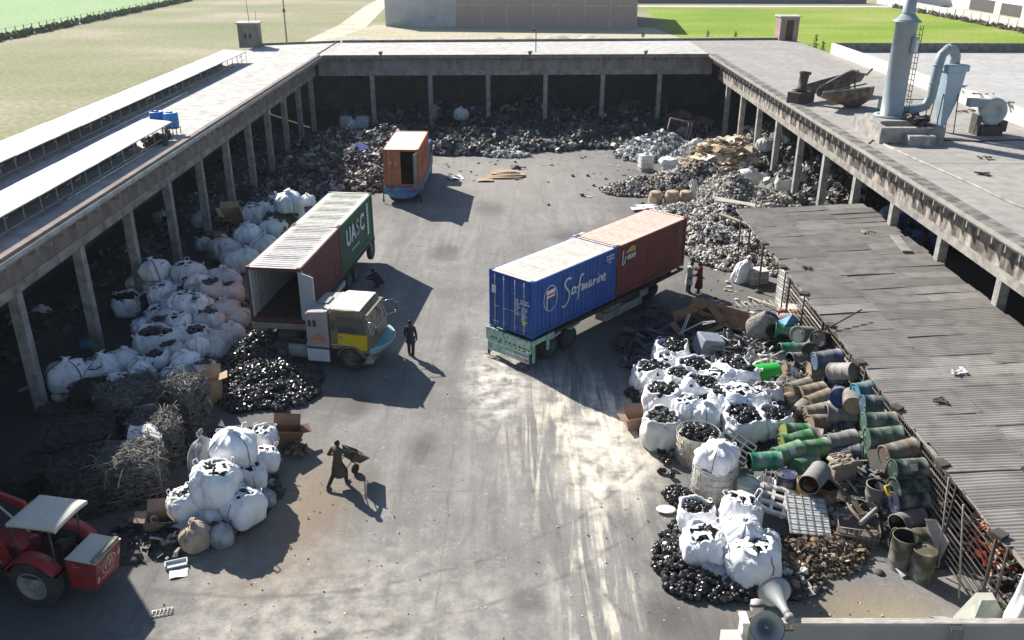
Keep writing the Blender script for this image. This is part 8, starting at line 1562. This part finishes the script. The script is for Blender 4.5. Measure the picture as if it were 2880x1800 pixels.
    if tunic:
        z0 = pv.z + .02; z1 = hem if hem else pv.z - .42; n = 20; ring = lambda z, w, d_, k: [pv + Vector((w * cos(2 * pi * i / n) * (1 + .06 * sin(5 * 2 * pi * i / n + k)), d_ * sin(2 * pi * i / n) * (1 + .06 * sin(4 * 2 * pi * i / n)), z - pv.z)) for i in range(n)]
        kx = (P['kn_l'] + P['kn_r']) / 2 - (P['hp_l'] + P['hp_r']) / 2; g = []
        for k in range(6): w = k / 5; g.append([v + kx * w * .35 for v in ring(z0 + (z1 - z0) * w, .18 + .06 * w, .15 + .055 * w, k)])
        o_ = len(c.v); c.add([v for q in g for v in q], [(i * n + k, i * n + (k + 1) % n, (i + 1) * n + (k + 1) % n, (i + 1) * n + k) for i in range(5) for k in range(n)] + [tuple(range(n)), tuple(reversed(range(5 * n, 6 * n)))])
    remeshed('shirt', c, top, t, .014, 5)
    c = MB()
    for q in 'lr':
        hp, kn, an = P['hp_' + q], P['kn_' + q], P['an_' + q]; limb(c, [hp, hp.lerp(kn, .5), kn], [.115, .105, .082]); limb(c, [kn, kn.lerp(an, .5), kn.lerp(an, .93)], [.08, .076, .068])
    ell(c, pv - Vector((0, 0, .03)), (.175, .14, .12)); remeshed('trousers', c, trousers, t, .014, 5)
    for q in 'lr':
        an = P['an_' + q]; tv = P.get('toe_' + q, an + Vector((0, .16, -.05))); c = MB(); limb(c, [an + Vector((0, -.03, -.045)), an.lerp(tv, .5) + Vector((0, 0, -.02)), tv], [.046, .045, .036], 8); o = remeshed('shoe', c, shoe, t, .014, 3)
    return t
def cloth(n, c): return mat(n, c, tuple(k * .75 for k in c), 5, .85, bump=.4, bscale=9)
c_black = cloth('black_cloth', (.045, .042, .042)); c_brownd = cloth('dark_brown_cloth', (.085, .07, .058)); c_maroon = cloth('maroon_cloth', (.13, .022, .022)); c_white = cloth('white_shalwar_cloth', (.70, .70, .70)); c_grey = cloth('grey_cloth', (.26, .265, .27)); c_pale = cloth('pale_shirt_cloth', (.52, .50, .45)); c_navy = cloth('navy_cloth', (.035, .04, .06)); shoe_m = mat('worn_shoe', (.05, .045, .04), (.2, .19, .17), 9, .7)
def stand(**k):
    J = dict(pelvis=(0, 0, .92), neck=(0, .02, 1.44), head=(0, .04, 1.60), sh_l=(-.18, 0, 1.38), sh_r=(.18, 0, 1.38), el_l=(-.26, -.02, 1.10), el_r=(.26, -.02, 1.10), wr_l=(-.25, .08, .86), wr_r=(.25, .08, .86), hp_l=(-.09, 0, .88), hp_r=(.09, 0, .88), kn_l=(-.11, .02, .48), kn_r=(.11, .02, .48), an_l=(-.12, -.01, .08), an_r=(.12, -.01, .08)); J.update(k); return J
# man wheeling the barrow: walking away to the upper right, left leg behind, arms forward on the tipped barrow
person('man in a dark tunic and trousers walking with the tipped wheelbarrow across the yard', (-5.84, 25.15, 0), R(-30), stand(pelvis=(0, 0, .93), neck=(.01, .03, 1.46), head=(.01, .05, 1.63), sh_l=(-.19, .01, 1.40), sh_r=(.19, .05, 1.40), el_l=(-.36, -.02, 1.14), wr_l=(-.42, .17, 1.0), el_r=(.30, .30, 1.22), wr_r=(.26, .52, 1.12), kn_l=(-.12, -.12, .50), an_l=(-.13, -.46, .10), toe_l=(-.13, -.30, .03), kn_r=(.12, .22, .52), an_r=(.11, .22, .10), toe_r=(.12, .39, .04)), c_brownd, c_black, shoe_m, True, (.1, 1, -.15), None, .52)
person('man in black trousers and shirt walking away beside the khaki truck cab', (-4.45, 35.15, 0), R(-8), stand(kn_l=(-.11, .10, .50), an_l=(-.12, .12, .08), kn_r=(.11, -.02, .48), an_r=(.12, -.16, .10), toe_r=(.12, .0, .03), el_l=(-.27, .04, 1.10), wr_l=(-.27, .20, .92)), c_black, c_black, shoe_m, True, (0, 1, -.1), None, .80)
person('person in a long maroon tunic standing beside the dark red container', (9.78, 42.7, 0), R(70), stand(wr_l=(-.2, .26, .98), wr_r=(.2, .22, .95), el_l=(-.27, .02, 1.1), el_r=(.27, .02, 1.1)), c_maroon, cloth('maroon_dark', (.08, .018, .02)), shoe_m, True, (0, 1, -.2), mat('dark_cap', (.03, .02, .02), None, 5, .8), .42)
person('man in a pale shirt standing at the far corner of the dark red container', (9.25, 42.75, 0), R(-75), stand(wr_r=(.22, .3, 1.0), neck=(0, .06, 1.43), head=(0, .1, 1.59)), c_pale, c_navy, shoe_m, True, (0, 1, -.2), None, .62)
person('man in white clothes standing between the black heap and the grey heap', (12.6, 59.6, .15), R(-160), stand(wr_r=(.34, .26, 1.0), wr_l=(-.3, .2, .95)), c_white, c_white, shoe_m, True, (0, 1, -.4), None, .45)
person('man in grey clothes standing in the shade at a back shed pillar', (-7.3, 83.6, 1.0), R(160), stand(), c_grey, c_grey, shoe_m, True, (0, 1, 0), None, .5)
person('person in dark purple clothes crouching at the trailer wheels behind the khaki cab', (-7.05, 43.45, 0), R(95), dict(pelvis=(0, -.14, .32), neck=(0, .16, .76), head=(0, .25, .90), sh_l=(-.18, .13, .71), sh_r=(.18, .13, .71), el_l=(-.26, .36, .56), el_r=(.26, .36, .56), wr_l=(-.12, .58, .55), wr_r=(.12, .58, .55), hp_l=(-.09, -.12, .30), hp_r=(.09, -.12, .30), kn_l=(-.17, .24, .50), kn_r=(.17, .24, .50), an_l=(-.14, .02, .08), an_r=(.14, .02, .08), toe_l=(-.15, .18, .03), toe_r=(.15, .18, .03)), cloth('dark_purple_cloth', (.05, .03, .05)), cloth('maroon_trousers', (.07, .03, .035)), shoe_m, False, (0, 1, -.3))
# wheelbarrow tipped up in front of the man
wbw = thing('wheelbarrow', 'black iron wheelbarrow tipped up in front of the walking man', 'wheelbarrow', (-5.58, 25.6, .0), R(-30)); wbw.scale = (.9, .9, .95); wm = mat('barrow_black', (.035, .032, .03), (.10, .09, .085), 4, .6)
Mt_ = Matrix.Translation((.12, .12, .86)) @ Matrix.Rotation(R(-38), 4, 'X') @ Matrix.Rotation(R(12), 4, 'Y')
def T(*v): return Mt_ @ Vector(v)
mb = MB(); A_ = [(-.36, -.48, .24), (.36, -.48, .24), (.36, .52, .24), (-.36, .52, .24)]; B_ = [(-.22, -.25, -.08), (.22, -.25, -.08), (.22, .32, -.08), (-.22, .32, -.08)]
vs = [T(*v) for v in A_ + B_]; mb.add(vs, [(4, 5, 6, 7), (0, 1, 5, 4), (1, 2, 6, 5), (2, 3, 7, 6), (3, 0, 4, 7)]); mb.add([v + Vector((0, 0, -.012)) for v in vs], [(7, 6, 5, 4), (4, 5, 1, 0), (5, 6, 2, 1), (6, 7, 3, 2), (7, 4, 0, 3)]); mb.tube([T(*v) for v in A_] + [T(*A_[0])], .016, 5); mb.build('tray', wm, wbw)
for s in (-1, 1):
    mb = MB(); mb.tube([T(s * .28, -.95, .10), T(s * .25, -.3, -.10), T(s * .1, .5, -.2), Vector((s * .06, .36, .2))], .02, 6); mb.build('handle', wm, wbw)
    mb = MB(); mb.tube([T(s * .2, -.2, -.1), T(s * .22, -.3, -.42)], .018, 5); mb.build('leg', wm, wbw)
wh_ = MB(); Mw2 = Matrix.Translation((0, .36, .2)) @ Matrix.Rotation(R(90), 4, 'Y'); wh_.lathe([(0, -.03), (.12, -.03), (.13, -.04), (.19, -.045), (.2, 0), (.19, .045), (.13, .04), (.12, .03), (0, .03)], 20, Mw2); wh_.build('wheel', black, wbw)
# ---------------------------------------------------------------- each loose piece of these parts becomes a part of its own
def split_loose(o):
    me = o.data; n = len(me.vertices); par = list(range(n))
    def f(x):
        while par[x] != x: par[x] = par[par[x]]; x = par[x]
        return x
    for e in me.edges:
        a, b = f(e.vertices[0]), f(e.vertices[1])
        if a != b: par[a] = b
    groups = {}
    for p in me.polygons: groups.setdefault(f(p.vertices[0]), []).append(p)
    if len(groups) < 2: return
    first = True
    for ps in groups.values():
        ids = sorted({v for p in ps for v in p.vertices}); mp = {v: i for i, v in enumerate(ids)}
        m2 = bpy.data.meshes.new(o.name); m2.from_pydata([me.vertices[v].co[:] for v in ids], [], [[mp[v] for v in p.vertices] for p in ps])
        for m in me.materials: m2.materials.append(m)
        m2.polygons.foreach_set('use_smooth', [p.use_smooth for p in ps]); m2.polygons.foreach_set('material_index', [p.material_index for p in ps]); m2.update()
        if first: first = False; o.data = m2
        else: c = o.copy(); c.data = m2; COL.objects.link(c)
SPLIT = ('side_wall', 'corner_casting', 'roof_kerb', 'flange', 'painted_leaf', 'strap', 'hinge', 'opening', 'lining', 'side_panel')
for o in list(bpy.data.objects):
    b = o.name.split('.')[0]
    if o.type == 'MESH' and o.parent and (b in SPLIT or b == 'frame') and o.data.users == 1: split_loose(o)
for o in bpy.data.objects:
    if o.type == 'MESH' and o.data and o.data.users == 1: o.data.name = o.name
# ---------------------------------------------------------------- thin dusty air
hz = MB(); hz.bx((-420, -70, -1.2), (420, 460, 24)); hm = bpy.data.materials.new('dusty_air'); hm.use_nodes = True; hn = hm.node_tree.nodes; hn.remove(hn['Principled BSDF'])
pv_ = hn.new('ShaderNodeVolumePrincipled'); pv_.inputs['Color'].default_value = (.80, .88, 1.0, 1); pv_.inputs['Density'].default_value = .00016; pv_.inputs['Anisotropy'].default_value = .25
hm.node_tree.links.new(pv_.outputs[0], hn['Material Output'].inputs['Volume']); tag(hz.build('haze', hm), None, None, None, 'stuff')
